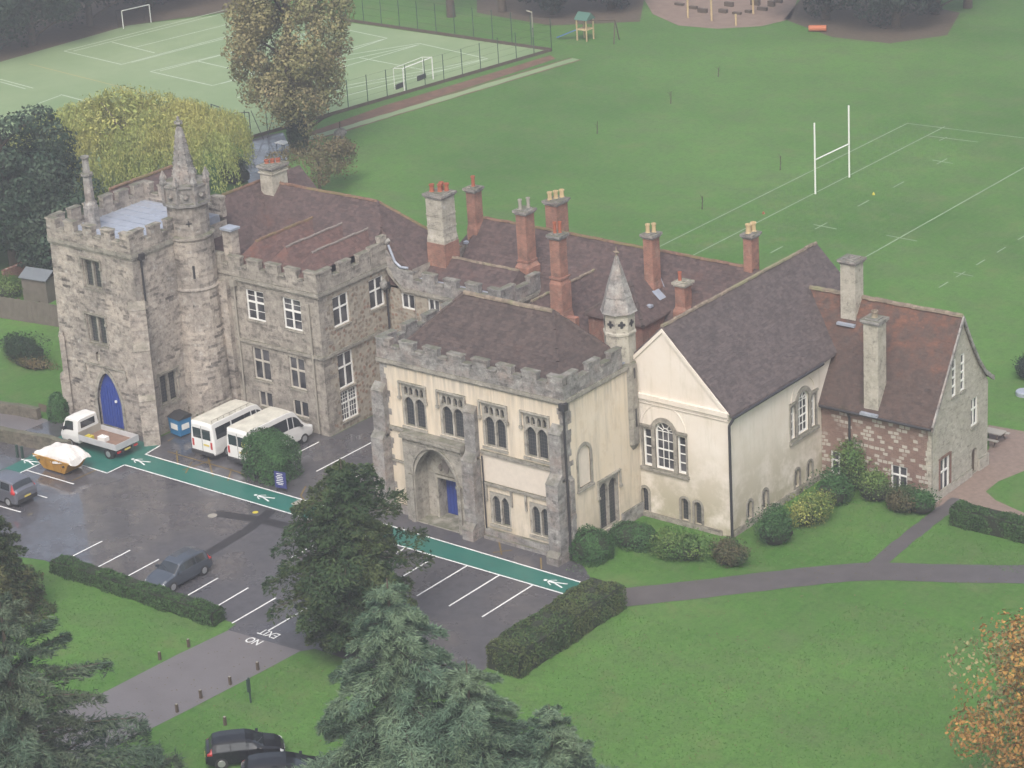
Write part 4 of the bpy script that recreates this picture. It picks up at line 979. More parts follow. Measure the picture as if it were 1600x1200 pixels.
sl_ = MB(); fs_ = Fr((cx, cy, 0), (math.cos(R(45)), math.sin(R(45)), 0), (c45, -c45, 0)); bar(sl_, fs_, -0.08, 0.08, 10.2, 11.1, 1.4, 1.545)
for a_, b_ in (((-.2, .2), (13.92, 14.0)), ((-.04, .04), (13.76, 14.16))): bar(sl_, fs_, a_[0], a_[1], b_[0], b_[1], 1.3, 1.395)
part('window_slit', sl_, 'iron', sto)
pier = MB(); pier.box(-31.9, -31.1, 6.9, 7.6, 9.5, 13.0); po_ = part('pier', pier, 'tower_stone', Tw); cp = MB().box(-32.0, -31.0, 6.8, 7.7, 13.0, 13.15); part('pier_cap', cp, 'lead', po_)
downpipe(Tw, [(TX1+0.12, TY0+0.7, 12.7), (TX1+0.12, TY0+0.7, 9.6)])
ch = MB(); ch.lathe((-39.75, 2.75, 0), [(0.55, 13.0), (0.52, 14.6), (0.34, 14.9), (0.31, 16.7), (0.42, 16.8), (0.42, 16.95), (0.26, 17.0), (0.22, 17.9), (0.30, 18.0), (0.30, 18.1), (0.2, 18.1)], 8)
ch.ico((-39.75, 2.75, 14.7), 0.5, 1); part('chimney', ch, 'grey_stone', Tw)
# far left roof behind the tower
Fl = thing('rear_house', 'purple-tiled house roof just visible behind the tower battlements', 'house', (-46.0, 15.2, 0), world=True)
mb = MB(); mb.box(-50, -42.2, 10.5, 19.5, 0, 8); part('wall', mb, 'house_stone', Fl)
rf = MB(); rf.face([(-46.9, 11.0, 12.4), (-42.0, 10.6, 7.9), (-42.0, 19.6, 7.9), (-46.9, 17.2, 12.4)]); rf.face([(-46.9, 17.2, 12.4), (-50.2, 19.6, 7.9), (-50.2, 10.4, 7.9), (-46.9, 11, 12.4)]); rf.face([(-46.9, 11, 12.4), (-50.2, 10.4, 7.9), (-42, 10.6, 7.9)]); rf.face([(-46.9, 17.2, 12.4), (-42.0, 19.6, 7.9), (-50.2, 19.6, 7.9)])
ro = part('roof', rf, 'tile', Fl); ridge_line(ro, [((-46.9, 11.0, 12.45), (-46.9, 17.2, 12.45))], 'ridge', 0.12)

# ================================================================ GROUND
m = Mat('lawn_grass'); p = m.pos()
n1 = m.noise(p, 0.035, 4.0, 0.6); n2 = m.noise(p, 0.5, 5.0, 0.7); n3 = m.noise(m.scaled(p, 1, 1, 1), 6.0, 3.0, 0.7)
c = m.mix(m.mapr(n1, 0.38, 0.62), (0.056, 0.150, 0.024), (0.106, 0.230, 0.047))
c = m.mix(m.mapr(n2, 0.42, 0.72, 0, 0.55), c, (0.10, 0.145, 0.055))
c = m.mix(m.mapr(m.noise(m.scaled(p, 1.0, 2.2, 1), 0.16, 4.0, 0.65), 0.50, 0.70, 0, 0.6), c, (0.115, 0.155, 0.066))
c = m.mix(m.mapr(n3, 0.35, 0.7, 0, 0.5), c, (0.030, 0.085, 0.018))
n6 = m.noise(p, 1.9, 7.0, 0.78)
c = m.mix(m.mapr(n6, 0.50, 0.70, 0, 0.7), c, (0.036, 0.088, 0.020))
c = m.mix(m.mapr(n6, 0.28, 0.45, 0.6, 0), c, (0.13, 0.225, 0.070))
n7 = m.noise(m.scaled(p, 1, 1, 1), 0.28, 6.0, 0.72)
c = m.mix(m.mapr(n7, 0.55, 0.70, 0, 0.5), c, (0.13, 0.15, 0.06))
sy = m.t.nodes.new('ShaderNodeSeparateXYZ'); m.set(sy.inputs[0], p)
stripe = m.n('TexWave', 1, Vector=m.scaled(p, 1, 0.05, 0), Scale=0.55, Distortion=2.5, Detail=2.0)
c = m.mix(m.math('MULTIPLY', stripe, 0.12), c, (0.11, 0.20, 0.06))
m.bump(m.math('ADD', n3, m.noise(p, 25.0, 2.0)), 0.5, 0.05)
MT['lawn'] = m.out(Base_Color=c, Roughness=0.85, Specular_IOR_Level=0.2)
m = Mat('wet_asphalt'); p = m.pos()
n1 = m.noise(p, 0.16, 4.0, 0.6); n2 = m.noise(p, 1.2, 5.0, 0.7); n3 = m.noise(p, 14.0, 3.0, 0.7)
c = m.mix(n3, (0.062, 0.061, 0.069), (0.094, 0.091, 0.102))
c = m.mix(m.mapr(n2, 0.45, 0.75, 0, 0.6), c, (0.055, 0.052, 0.060))
c = m.mix(m.mapr(m.noise(p, 0.4, 3.0), 0.55, 0.75, 0, 0.4), c, (0.098, 0.093, 0.098))
ro_ = m.math('ADD', m.mapr(n1, 0.40, 0.60, 0.48, 0.08), m.mapr(n2, 0.3, 0.7, -0.05, 0.15))
m.bump(n3, 0.12, 0.02)
sx_ = m.t.nodes.new('ShaderNodeSeparateXYZ'); m.set(sx_.inputs[0], p)
wet = m.mapr(m.math('ADD', n1, m.math('MULTIPLY', m.math('ADD', sx_.outputs[0], 20.0), -0.012)), 0.40, 0.56)     # standing water gathers at the low left side
wet = m.math('MULTIPLY', wet, m.mapr(m.noise(p, 0.5, 6.0, .75), .40, .56, .15, 1))
MT['asphalt'] = m.out(Base_Color=c, Roughness=ro_, Coat_Weight=wet, Coat_Roughness=0.07, Coat_IOR=1.75)
m = Mat('dry_asphalt'); p = m.pos(); n3 = m.noise(p, 10.0, 4.0, 0.7)
c = m.mix(n3, (0.12, 0.11, 0.115), (0.17, 0.158, 0.165)); c = m.mix(m.mapr(m.noise(p, 0.5, 4.0), 0.45, 0.7, 0, 0.4), c, (0.10, 0.09, 0.09))
MT['road'] = m.out(Base_Color=c, Roughness=0.45)
MT['tarmac_path'] = plain('tarmac_path', (0.098, 0.090, 0.094), 0.5, var=0.25, scale=1.0)
MT['patch'] = plain('tarmac_patch', (0.032, 0.031, 0.037), 0.4, var=0.3, scale=1.0)
def worn(name, col, under, amt, rough):
    m = Mat(name); p = m.pos(); n = m.noise(p, 7.0, 6.0, 0.8); n2 = m.noise(p, 0.55, 5.0, 0.7)
    f = m.math('ADD', n, m.math('MULTIPLY', n2, 0.6))
    c = m.mix(m.mapr(f, 0.86, 1.02, 0, amt), col, under); c = m.mix(m.mapr(n2, 0.35, 0.7, 0, 0.3), c, tuple(x*.65 for x in col))
    return m.out(Base_Color=c, Roughness=rough)
MT['green_paint'] = worn('green_surfacing', (0.024, 0.140, 0.112), (0.06, 0.09, 0.088), 0.8, 0.42)
MT['line'] = worn('white_marking', (0.76, 0.77, 0.76), (0.20, 0.20, 0.21), 0.85, 0.5)
MT['yellow'] = plain('worn_yellow_marking', (0.24, 0.17, 0.06), 0.6, var=0.5, scale=1.5)
MT['gravel'] = plain('brown_gravel', (0.235, 0.175, 0.145), 0.9, var=0.35, scale=3.0)
MT['mulch'] = plain('bark_mulch', (0.23, 0.165, 0.13), 0.95, var=0.3, scale=1.0)
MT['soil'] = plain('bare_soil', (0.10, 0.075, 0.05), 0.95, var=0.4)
MT['pitch_line'] = plain('pitch_marking', (0.24, 0.34, 0.20), 0.9, var=0.35, scale=0.6)
MT['court_line'] = plain('court_marking', (0.50, 0.58, 0.46), 0.8, var=0.15)
MT['litter'] = plain('leaf_litter', (0.17, 0.095, 0.06), 0.95, var=0.5, scale=1.0)
m = Mat('court_surface'); p = m.pos()
c = m.mix(m.mapr(m.noise(p, 0.06, 4.0, 0.6), 0.35, 0.65), (0.165, 0.245, 0.115), (0.235, 0.305, 0.165))
c = m.mix(m.mapr(m.noise(p, 0.8, 5.0, 0.7), 0.4, 0.8, 0, 0.3), c, (0.13, 0.21, 0.09))
MT['court'] = m.out(Base_Color=c, Roughness=0.8)

lw = MB(); NX = 60
gx = np.linspace(-330, 190, 27); gy = np.linspace(-150, 520, 34)
lw.add([(x, y, 0) for y in gy for x in gx], [(j*27+i, j*27+i+1, (j+1)*27+i+1, (j+1)*27+i) for j in range(33) for i in range(26)])
struct('lawn', lw, 'lawn')
def poly(name, pts, mat, z, pix=True, kind='structure'):
    if pix: pts = [at(*q)[:2] for q in pts]
    mb = MB(); t = tessellate_polygon([[Vector((a, b, 0)) for a, b in pts]])
    vs = [(a, b, z) for a, b in pts]; _orient(mb, vs, [tuple(k) for k in t], Vector((0, 0, 1)))
    return struct(name, mb, mat, kind)
def ribbon_pts(mb, pts, wd, z, wob=0.0, seed=1):
    rnd = random.Random(seed); L = []; Rr = []
    P = [Vector((a, b, 0)) for a, b in pts]
    for i, q in enumerate(P):
        d = (P[min(i+1, len(P)-1)]-P[max(i-1, 0)]).normalized(); n = Vector((-d.y, d.x, 0))
        w_ = wd/2+rnd.uniform(-wob, wob); L.append(q+n*w_); Rr.append(q-n*w_)
    vs = [(v.x, v.y, z) for v in L]+[(v.x, v.y, z) for v in Rr]; n = len(P)
    mb.add(vs, [(i, i+n, i+1+n, i+1) for i in range(n-1)])
def smooth(pts, k=6):
    out = []
    P = [pts[0]]+list(pts)+[pts[-1]]
    for i in range(1, len(P)-2):
        for j in range(k):
            t = j/k; a, b, c, d = [np.array(q) for q in P[i-1:i+3]]
            out.append(tuple(0.5*((2*b)+(-a+c)*t+(2*a-5*b+4*c-d)*t*t+(-a+3*b-3*c+d)*t**3)))
    out.append(tuple(pts[-1])); return out
def ribbon(name, pix, wd, mat, z, wob=0.0, kind='structure'):
    mb = MB(); ribbon_pts(mb, smooth([at(*q)[:2] for q in pix]), wd, z, wob); return struct(name, mb, mat, kind)
def line(mb, a, b, wd=0.11, z=0.03):
    ribbon_pts(mb, [a, b], wd, z)

# car park: one wet sheet that also fills the court between the buildings
poly('car_park', [(-42.5, -15.2), (-42.5, -3.2), (-42.2, 0.3), (-33.5, 0.3), (-33.5, 6.7), (-23.5, 6.7), (-23.5, 13.6), (-12.6, 13.6), (-12.6, 0.0), (1.9, 0.0), (3.9, -1.6), (5.3, -2.6), (5.3, -14.0), (4.0, -16.4), (-4.2, -16.4), (-4.8, -17.2), (-9.9, -17.5), (-10.1, -16.5), (-26, -16.5), (-28.5, -17.2), (-33, -17.5), (-37, -20), (-48, -22)], 'asphalt', 0.01, False)
poly('exit_road', [(-9.9, -17.3), (-4.7, -17.0), (-4.9, -20), (-5.3, -25), (-6.0, -32), (-8.0, -42), (-14, -42), (-11.8, -32), (-10.6, -26), (-10.3, -21)], 'road', 0.014, False)
poly('footway', [(-2, 640), (60, 652), (118, 668), (128, 690), (100, 690), (50, 682), (-2, 668)], 'road', 0.006)
poly('flower_bed', [(60, 630), (95, 640), (95, 650), (60, 642)], 'soil', 0.012)
GZ = 0.02
mb = MB()
def gp(pts): 
    t = tessellate_polygon([[Vector((a, b, 0)) for a, b in pts]]); vs = [(a, b, GZ) for a, b in pts]; _orient(mb, vs, [tuple(k) for k in t], Vector((0, 0, 1)))
gp([(-32.3, -1.8), (3.75, -2.15), (3.5, -3.85), (-32.2, -3.75), (-32.2, -5.3), (-34.3, -5.25), (-37.2, -5.2), (-37.3, -13.5), (-38.6, -14.5), (-38.8, -6.2), (-39.6, -3.0), (-39.6, -0.6), (-32.4, -0.3)])
struct('green_walkway', mb, 'green_paint')
ln = MB()
for a, b in (((-32.45, -0.25), (-32.25, -1.8)), ((-32.3, -1.8), (-14.46, -1.86)), ((-11.6, -1.95), (3.75, -2.17)), ((-32.2, -3.75), (3.5, -3.87)), ((-32.2, -3.75), (-32.2, -5.3)), ((-32.2, -5.3), (-34.3, -5.25)), ((-34.3, -5.25), (-37.2, -5.25)), ((-37.25, -5.2), (-37.3, -14.5)),
             ((-37.2, -7.7), (-32.8, -7.65)), ((-37.2, -10.2), (-32.7, -10.05)), ((-37.2, -12.6), (-32.5, -12.45)), ((-37.2, -15.0), (-32.4, -14.8)),
             ((-23.6, 0.8), (-23.6, 5.6)), ((-20.5, 1.9), (-20.5, 8.0)), ((-17.7, 1.5), (-17.6, 8.0)),
             ((-13.2, -1.0), (-12.2, 0.0))):
    line(ln, a, b)
for k in range(6): line(ln, (-24.84+2.46*k, -15.7), (-24.84+2.44*k, -12.78))
line(ln, (-10.3, -16.6), (-10.35, -12.9)); line(ln, (-7.9, -16.2), (-7.9, -12.9))
for x, y in ((-13.2, -8.6), (-10.7, -8.6), (-8.2, -8.5), (-5.85, -8.4), (-3.5, -8.45), (-1.1, -8.5), (1.35, -8.56)): line(ln, (x, y), (x, -3.9))
struct('bay_lines', ln, 'line')
def ped(cx, cy, sg):
    mb = MB(); s = 0.85
    def q(pts): mb.add([(cx+sg*a*s, cy+sg*b*s, 0.03) for a, b in pts], [tuple(range(len(pts)))])
    q([(.72+.14*math.cos(t*.785), .14*math.sin(t*.785)) for t in range(8)])
    q([(.5, -.12), (.5, .12), (-.1, .1), (-.1, -.1)]); q([(.45, .1), (.4, .2), (0, .45), (-.05, .38)]); q([(.45, -.1), (.4, -.2), (.05, -.42), (.0, -.35)])
    q([(-.05, .1), (-.9, .4), (-.95, .28), (-.1, -.02)]); q([(-.05, -.1), (-.9, -.36), (-.95, -.24), (-.1, .02)])
    return mb
for c_ in ((-20.75, -2.85, -1), (2.2, -3.0, -1), (-31.8, -2.8, -1), (-38.2, -6.6, -1)): struct('walkway_symbol', ped(*c_), 'line')
def text(name, s, loc, size, mat, rot=(0, 0, 0), sx=1.0, sy=1.0, parent=None, ext=0.0):
    cu = bpy.data.curves.new('t', 'FONT'); cu.body = s; cu.size = size; cu.align_x = 'CENTER'; cu.align_y = 'CENTER'; cu.extrude = ext; cu.offset = 0.012*size
    to = bpy.data.objects.new('t', cu); COL.objects.link(to); bpy.context.view_layer.update()
    me = bpy.data.meshes.new_from_object(to.evaluated_get(bpy.context.evaluated_depsgraph_get()))
    COL.objects.unlink(to); bpy.data.objects.remove(to)
    me.materials.clear(); me.materials.append(MT[mat]); o = bpy.data.objects.new(name, me); COL.objects.link(o)
    o.location = loc; o.rotation_euler = rot; o.scale = (sx, sy, 1)
    if parent is not None: o.parent = parent
    return o
for s, q in (('EXIT', (-7.58, -16.42)), ('NO', (-7.72, -17.52))):
    o = text('road_lettering', s, (q[0], q[1], 0.03), 0.66, 'line', (0, 0, R(180)), 1.0, 1.3); o['kind'] = 'structure'
yl = MB()
for a_, b_ in (((262, 706), (372, 738)), ((276, 705), (278, 727)), ((325, 715), (333, 745)), ((362, 733), (356, 752)), ((285, 735), (330, 720)), ((372, 738), (385, 744)), ((262, 690), (272, 684)), ((470, 775), (482, 790)), ((478, 760), (470, 775)), ((779, 843), (784, 868)), ((770, 864), (800, 860)), ((845, 872), (846, 890)), ((112, 752), (150, 735)), ((290, 740), (300, 722)), ((250, 718), (290, 728))):
    line(yl, at(*a_)[:2], at(*b_)[:2], 0.09, 0.028)
struct('hatch_marks', yl, 'yellow')
mk = MB(); q = at(399, 801); mk.lathe((q[0], q[1], 0.02), [(0.2, 0), (0.2, 0.008)], 7); MT['yellow_bright'] = plain('yellow_marking', (0.5, 0.42, 0.05), 0.6); struct('yellow_mark', mk, 'yellow_bright')
pa = MB(); ribbon_pts(pa, [at(*q)[:2] for q in ((335, 802), (405, 812), (455, 824), (478, 830))], 0.85, 0.016); ribbon_pts(pa, [at(*q)[:2] for q in ((424, 798), (390, 826), (330, 862), (300, 880))], 0.75, 0.018)
struct('tarmac_patches', pa, 'patch')
ribbon('tarmac_footpath', [(955, 936), (1000, 931), (1100, 920), (1200, 908), (1290, 898), (1370, 893), (1480, 896), (1640, 898)], 2.3, 'tarmac_path', 0.015, 0.03)
ribbon('garden_path', [(1362, 890), (1400, 856), (1440, 824), (1475, 797), (1500, 780)], 1.05, 'tarmac_path', 0.011, 0.05)
poly('gravel_path', [(1455, 792), (1470, 770), (1530, 722), (1546, 700), (1544, 664), (1600, 674), (1660, 684), (1660, 712), (1600, 736), (1560, 752), (1540, 768), (1556, 782), (1610, 806), (1610, 815), (1530, 790), (1480, 800)], 'gravel', 0.006)
# pitch
pl_ = MB()
for a_, b_ in (((-23.0, 42), (-22.85, 88)), ((-11.1, 42), (-11.1, 92)), ((-26.5, 44), (-26.3, 87.5)), ((-26.3, 87.4), (2, 88.8)), ((-18, 85.1), (-22.8, 84.8)), ((-26, 44.2), (-3, 43.6)), ((-12.3, 59.6), (-9.5, 59.5)), ((-18.9, 78.7), (-16.9, 78.6)), ((-18.7, 59.2), (-16.5, 59.1)), ((-3.6, 54.5), (-1.9, 54.4)), ((-21.2, 84), (-21.1, 85.2))):
    line(pl_, a_, b_, 0.13, 0.012)
for y in (52.6, 59.2, 65.7, 71.4, 78.7): line(pl_, (-18, y-0.9), (-18, y+0.9), 0.12, 0.013)
for y in (51.7, 54.3, 57.4, 60.7, 64.1, 67.5, 71): line(pl_, (-2.9, y-0.7), (-2.9, y+0.7), 0.12, 0.013)
struct('pitch_lines', pl_, 'pitch_line')
# sports court
poly('sports_court', [(862, 80), (386, 219), (200, 285), (-200, 420), (-420, 250), (-60, 116), (0, 97), (200, 40), (405, 16)], 'court', 0.012)
cl = MB()
for a_, b_ in (((100, 80), (190, 101)), ((235, 112), (332, 134)), ((0, 124), (52, 138)), ((95, 148), (155, 164)), ((525, 43), (605, 60)), ((655, 68), (762, 92)), ((175, 66), (242, 83)), ((100, 80), (390, 6)), ((190, 101), (440, 34)), ((115, 80), (400, 8)), ((205, 98), (445, 36)), ((235, 112), (525, 43)), ((332, 134), (605, 60)), ((250, 111), (440, 62)), ((345, 131), (470, 98)), ((310, 96), (420, 121)), ((212, 74), (385, 31)), ((370, 153), (655, 70)), ((440, 176), (762, 92)), ((455, 150), (762, 92)), ((450, 156), (700, 108)), ((420, 120), (655, 70)), ((425, 105), (655, 68)), ((525, 43), (420, 78)), ((605, 60), (510, 92)), ((0, 128), (40, 139)), ((60, 162), (95, 149)), ((560, 90), (665, 110)), ((440, 60), (525, 43))):
    line(cl, at(*a_)[:2], at(*b_)[:2], 0.14, 0.02)
struct('court_lines', cl, 'court_line')
cl = MB(); line(cl, at(45, 100)[:2], at(380, 184)[:2], 0.12, 0.019); MT['court_yellow'] = plain('faint_yellow_marking', (0.38, 0.33, 0.13), 0.8); struct('court_marking', cl, 'court_yellow')
ribbon('worn_path', [(470, 218), (520, 207), (600, 182), (700, 152), (800, 122), (900, 92)], 1.5, 'litter', 0.006)
struct_path = ribbon('gravel_track', [(478, 217), (520, 206), (600, 182), (700, 152), (800, 122), (900, 92)], 1.1, 'court', 0.012, 0.08)
poly('leaf_litter', [(480, 208), (600, 165), (730, 126), (860, 86), (868, 92), (760, 128), (620, 172), (490, 214)], 'litter', 0.008)
poly('wet_path', [(384, 222), (412, 212), (442, 207), (452, 228), (450, 262), (430, 292), (395, 300), (378, 262)], 'asphalt', 0.01)
poly('bark_area', [(1000, -12), (1250, -12), (1235, 30), (1190, 41), (1120, 45), (1060, 40), (1020, 22)], 'mulch', 0.01)
poly('bare_ground', [(1225, 30), (1300, 58), (1390, 68), (1480, 55), (1500, 20), (1400, 0), (1250, 0)], 'soil', 0.01)
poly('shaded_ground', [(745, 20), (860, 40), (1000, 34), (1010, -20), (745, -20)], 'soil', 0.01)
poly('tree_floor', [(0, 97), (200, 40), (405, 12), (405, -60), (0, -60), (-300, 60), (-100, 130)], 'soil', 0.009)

# ================================================================ STREET FURNITURE AND SPORTS GEAR
def goalposts():
    a = np.array(at(1274, 303)); b = np.array(at(1327, 277)); t = thing('rugby_goalposts', 'tall white H-shaped rugby goalposts on the playing field', 'goalposts', tuple(a), world=True)
    for q, py in ((a, 192), (b, 165)):
        h = height_at(q, py); mb = MB().tube(tuple(q), (q[0], q[1], h), 0.075, n=8); part('post', mb, 'white', t)
    h = height_at(a, 250); part('crossbar', MB().tube((a[0], a[1], h), (b[0], b[1], h), 0.06, n=8), 'white', t)
goalposts()
def hockey(pa_, pb_, h, lab, back=1.1, boards=False):
    a = Vector(at(*pa_)); b = Vector(at(*pb_)); d = (b-a).normalized(); n = Vector((-d.y, d.x, 0))*(-back)
    t = thing('court_goal', lab, 'goal', tuple(a), world=True, group='goals on the sports court')
    f = MB()
    for q in (a, b): f.tube(q, q+Vector((0, 0, h)), 0.06, n=6)
    f.tube(a+Vector((0, 0, h)), b+Vector((0, 0, h)), 0.06, n=6); part('goal_frame', f, 'white', t)
    f = MB()
    for q in (a, b):
        f.tube(q+n, q+n+Vector((0, 0, h*0.95)), 0.03, n=5); f.tube(q+n+Vector((0, 0, h*0.95)), q+Vector((0, 0, h)), 0.03, n=5)
    f.tube(a+n+Vector((0, 0, h*.95)), b+n+Vector((0, 0, h*.95)), 0.03, n=5)
    part('goal_support', f, 'iron' if not boards else 'white', t)
    if boards:
        for q in (a, b-d*1.2):
            g = MB(); vs = [q+n*0.8, q+n*0.8+d*1.3, q+n*0.8+d*1.3+Vector((0, 0, .5)), q+n*0.8+Vector((0, 0, .5))]; g.add(vs+[v+n*0.1 for v in vs], [(0, 1, 2, 3), (7, 6, 5, 4), (0, 4, 5, 1), (1, 5, 6, 2), (2, 6, 7, 3), (3, 7, 4, 0)]); part('backboard', g, 'plastic', t)
hockey((193, 45), (236, 35), height_at(at(193, 45), 17), 'white goal on the far side of the court against dark trees', -1.2)
hockey((632, 142), (677, 124), height_at(at(632, 142), 107), 'white goal just inside the wire fence with black boards', -1.2, True)
def fence(p0, p1, n, h, name, label, board=True, wires=5):
    a = Vector(at(*p0)); b = Vector(at(*p1)); t = thing(name, label, 'fence', tuple(a), world=True)
    for k in range(n+1):
        q = a.lerp(b, k/n); part('post', MB().tube(q, q+Vector((0, 0, h*(1.0+0.03*math.sin(k*7)))), 0.045, n=5), 'dark_green_paint', t)
    wm = MB()
    for k in range(wires):
        z = 0.25+(h-0.3)*k/(wires-1); wm.tube(a+Vector((0, 0, z)), b+Vector((0, 0, z)), 0.008, n=3, cap=False)
    part('wire_mesh', wm, 'iron', t)
    if board:
        d = (b-a).normalized(); n_ = Vector((-d.y, d.x, 0))*0.03; g = MB(); vs = [a-n_, b-n_, b+n_, a+n_]
        g.add([v for v in vs]+[v+Vector((0, 0, 0.32)) for v in vs], [(0, 1, 5, 4), (1, 2, 6, 5), (2, 3, 7, 6), (3, 0, 4, 7), (4, 5, 6, 7)]); part('kick_board', g, 'wood_post', t)
fence((862, 80), (386, 219), 16, 2.9, 'court_fence', 'green wire fence with dark kick board along the near side of the court')
fence((862, 80), (408, 14), 16, 3.4, 'court_fence', 'tall green wire fence along the court side in front of the tree trunks')
def gate():
    a = Vector(at(370, 219)); b = Vector(at(393, 218)); t = thing('court_gate', 'open dark metal gate in the court fence beside the autumn tree', 'gate', tuple(a), world=True)
    g = MB(); h = 2.6
    for q in (a, a.lerp(b, .5), b): g.tube(q, q+Vector((0, 0, h)), 0.05, n=5)
    for z in (0.15, 1.3, h): g.tube(a+Vector((0, 0, z)), b+Vector((0, 0, z)), 0.05, n=5)
    part('gate_frame', g, 'iron', t)
    g = MB(); c_ = Vector(at(334, 205)); d_ = Vector(at(348, 210))
    for q in (c_, d_): g.tube(q, q+Vector((0, 0, 2.6)), 0.05, n=5)
    g.tube(c_+Vector((0, 0, 2.6)), d_+Vector((0, 0, 2.6)), 0.05, n=5); part('gate_leaf', g, 'iron', t)
    g = MB(); 
    for s_, e_ in (((412, 218), (396, 190)), ((418, 216), (432, 190))):
        q = Vector(at(*s_)); top = Vector(at(e_[0], e_[1]+22)); g.tube(q, (top.x, top.y, 2.4), 0.04, n=5)
    part('brace', g, 'iron', t)
gate()
lp = at(833, 58); h = height_at(lp, 19); t = thing('lamp_post', 'pale grey lamp post behind the corner of the court fence', 'lamp post', lp, world=True)
part('post', MB().tube(lp, (lp[0], lp[1], h), 0.07, 0.05, 6), 'pipe_grey', t); part('lamp_head', MB().tube((lp[0], lp[1], h), (lp[0]-0.7, lp[1], h+0.1), 0.09, 0.06, 6), 'pale_stone', t)
def playtower():
    p = Vector(at(915, 62)); t = thing('play_tower', 'small wooden climbing tower with green roof and blue slide', 'play equipment', tuple(p), world=True)
    f = MB()
    for dx in (-.6, .6):
        for dy in (-.6, .6): f.box(p.x+dx-.06, p.x+dx+.06, p.y+dy-.06, p.y+dy+.06, 0, 2.3)
    f.box(p.x-.65, p.x+.65, p.y-.65, p.y+.65, 1.1, 1.2); part('frame', f, 'pot_buff', t)
    r = MB(); r.add([(p.x-.8, p.y-.8, 2.2), (p.x+.8, p.y-.8, 2.2), (p.x+.8, p.y+.8, 2.2), (p.x-.8, p.y+.8, 2.2), (p.x-.8, p.y, 2.9), (p.x+.8, p.y, 2.9)], [(0, 1, 5, 4), (2, 3, 4, 5), (0, 4, 3), (1, 2, 5)]); MT['green_sheet'] = plain('green_sheet', (0.06, 0.14, 0.11), .8); part('roof', r, 'green_sheet', t)
    MT['blue_plastic'] = plain('blue_plastic', (0.06, 0.15, 0.45), .4)
    s = MB(); s.slab([(p.x-.6, p.y-.3, 1.2), (p.x-.6, p.y+.3, 1.2), (p.x-2.8, p.y-.6, .25), (p.x-2.8, p.y-1.2, .25)], .1); part('slide', s, 'blue_plastic', t)
    g = MB(); g.tube((p.x+.6, p.y, 2.1), (p.x+3.4, p.y+.6, 2.3), .07)
    for q in ((3.2, 1.5), (3.8, -.3)): g.tube((p.x+3.4, p.y+.6, 2.3), (p.x+q[0], p.y+q[1], 0), .06)
    part('swing_frame', g, 'wood_post', t)
playtower()
p = at(1278, 50); single('log', MB().tube((p[0]-.9, p[1]-.3, .35), (p[0]+.7, p[1]+.5, .35), .33, n=10), plain('orange_play_tunnel', (.42, .13, .06), .7), 'orange play tunnel lying on bare ground by the big evergreens', 'play tunnel', p)
for i, (px, py, top, lb) in enumerate(((1075, 28, -20, 'pale timber post in the bark play area, nearest the court'), (1112, 33, -14, 'tall pale timber post standing in the middle of the bark play area'), (1150, 40, 22, 'short timber post at the front edge of the bark play area'), (1177, 22, -18, 'pale timber post at the right of the bark play area'))):
    p = at(px, py); single('timber_post', MB().tube(p, (p[0], p[1], max(1.0, height_at(p, top))), .11, n=6), 'pot_buff', lb, 'post', p, 'timber posts in the play area')
rk = MB(); rnd = random.Random(8)
for px, py in ((1060, 8), (1085, 14), (1100, 20), (1130, 20), (1150, 22), (1170, 20), (1190, 16), (1205, 10), (1215, 4), (1140, 10), (1180, 8)):
    p = at(px, py); rk.box(p[0]-rnd.uniform(.3, .7), p[0]+rnd.uniform(.3, .7), p[1]-.2, p[1]+.2, 0, rnd.uniform(.2, .6))
o = struct('edging_logs', rk, 'wood_post'); o['kind'] = 'stuff'
p = at(532, 216); t = thing('garden_sculpture', 'dark rounded stone lying on grass beside the court path', 'stone', p, world=True)
part('boulder', MB().ico((p[0], p[1], .45), .75, 2, (.6, 1, .75), .12, 3), 'grey_stone', t); part('stick', MB().tube((p[0], p[1], .8), (p[0]+.1, p[1], 1.6), .05, n=5), 'wood_post', t)
p = at(443, 231); t = thing('folded_table', 'white upturned table at the foot of the ivy-clad tree', 'table', p, world=True)
part('table_top', MB().box(p[0]-.7, p[0]+.5, p[1]-.4, p[1]+.5, .45, .52), 'white', t)
for dx, dy in ((-.55, -.3), (.4, -.3), (-.55, .4), (.4, .4)): part('leg', MB().box(p[0]+dx-.03, p[0]+dx+.03, p[1]+dy-.03, p[1]+dy+.03, 0, .449), 'iron', t)
for i, (px, py, mt_, lb) in enumerate(((1365, 304, 'yellow_bright', 'small yellow training cone on the marked pitch'), (1193, 334, 'pot_red', 'small orange training cone near the goal line'))):
    p = at(px, py); single('training_cone', MB().lathe(p, [(.13, 0), (.12, .03), (.03, .2)], 8), mt_, lb, 'cone', p, 'training cones')
sap = [((933, 209), 190, 'bare stick sapling in the upper left of the field'), ((1048, 162), 142, 'bare stick sapling highest on the open field'), ((1097, 327), 306, 'bare stick sapling nearest the long tiled roof'), ((1219, 266), 243, 'bare stick sapling left of the goalposts'), ((1122, 120), 105, 'bare stick sapling small and far off under the evergreens')]
for (px, top, lb) in sap:
    p = at(*px); h = height_at(p, top); t = thing('sapling', lb, 'sapling', p, world=True, group='young saplings on the field')
    part('stem', MB().tube(p, (p[0]+.1, p[1], h), .05, .02, 5), 'bark', t); tw = MB(); rnd = random.Random(px[0])
    for k in range(7): z = h*(.4+.08*k); tw.tube((p[0]+.05, p[1], z), (p[0]+rnd.uniform(-.4, .4), p[1]+rnd.uniform(-.4, .4), z+.35), .015, .005, 4, False)
    part('twig', tw, 'bark', t)
p = at(1548, 690); t = thing('picnic_bench', 'grey timber picnic bench on gravel behind the stone gable', 'picnic bench', p, world=True)
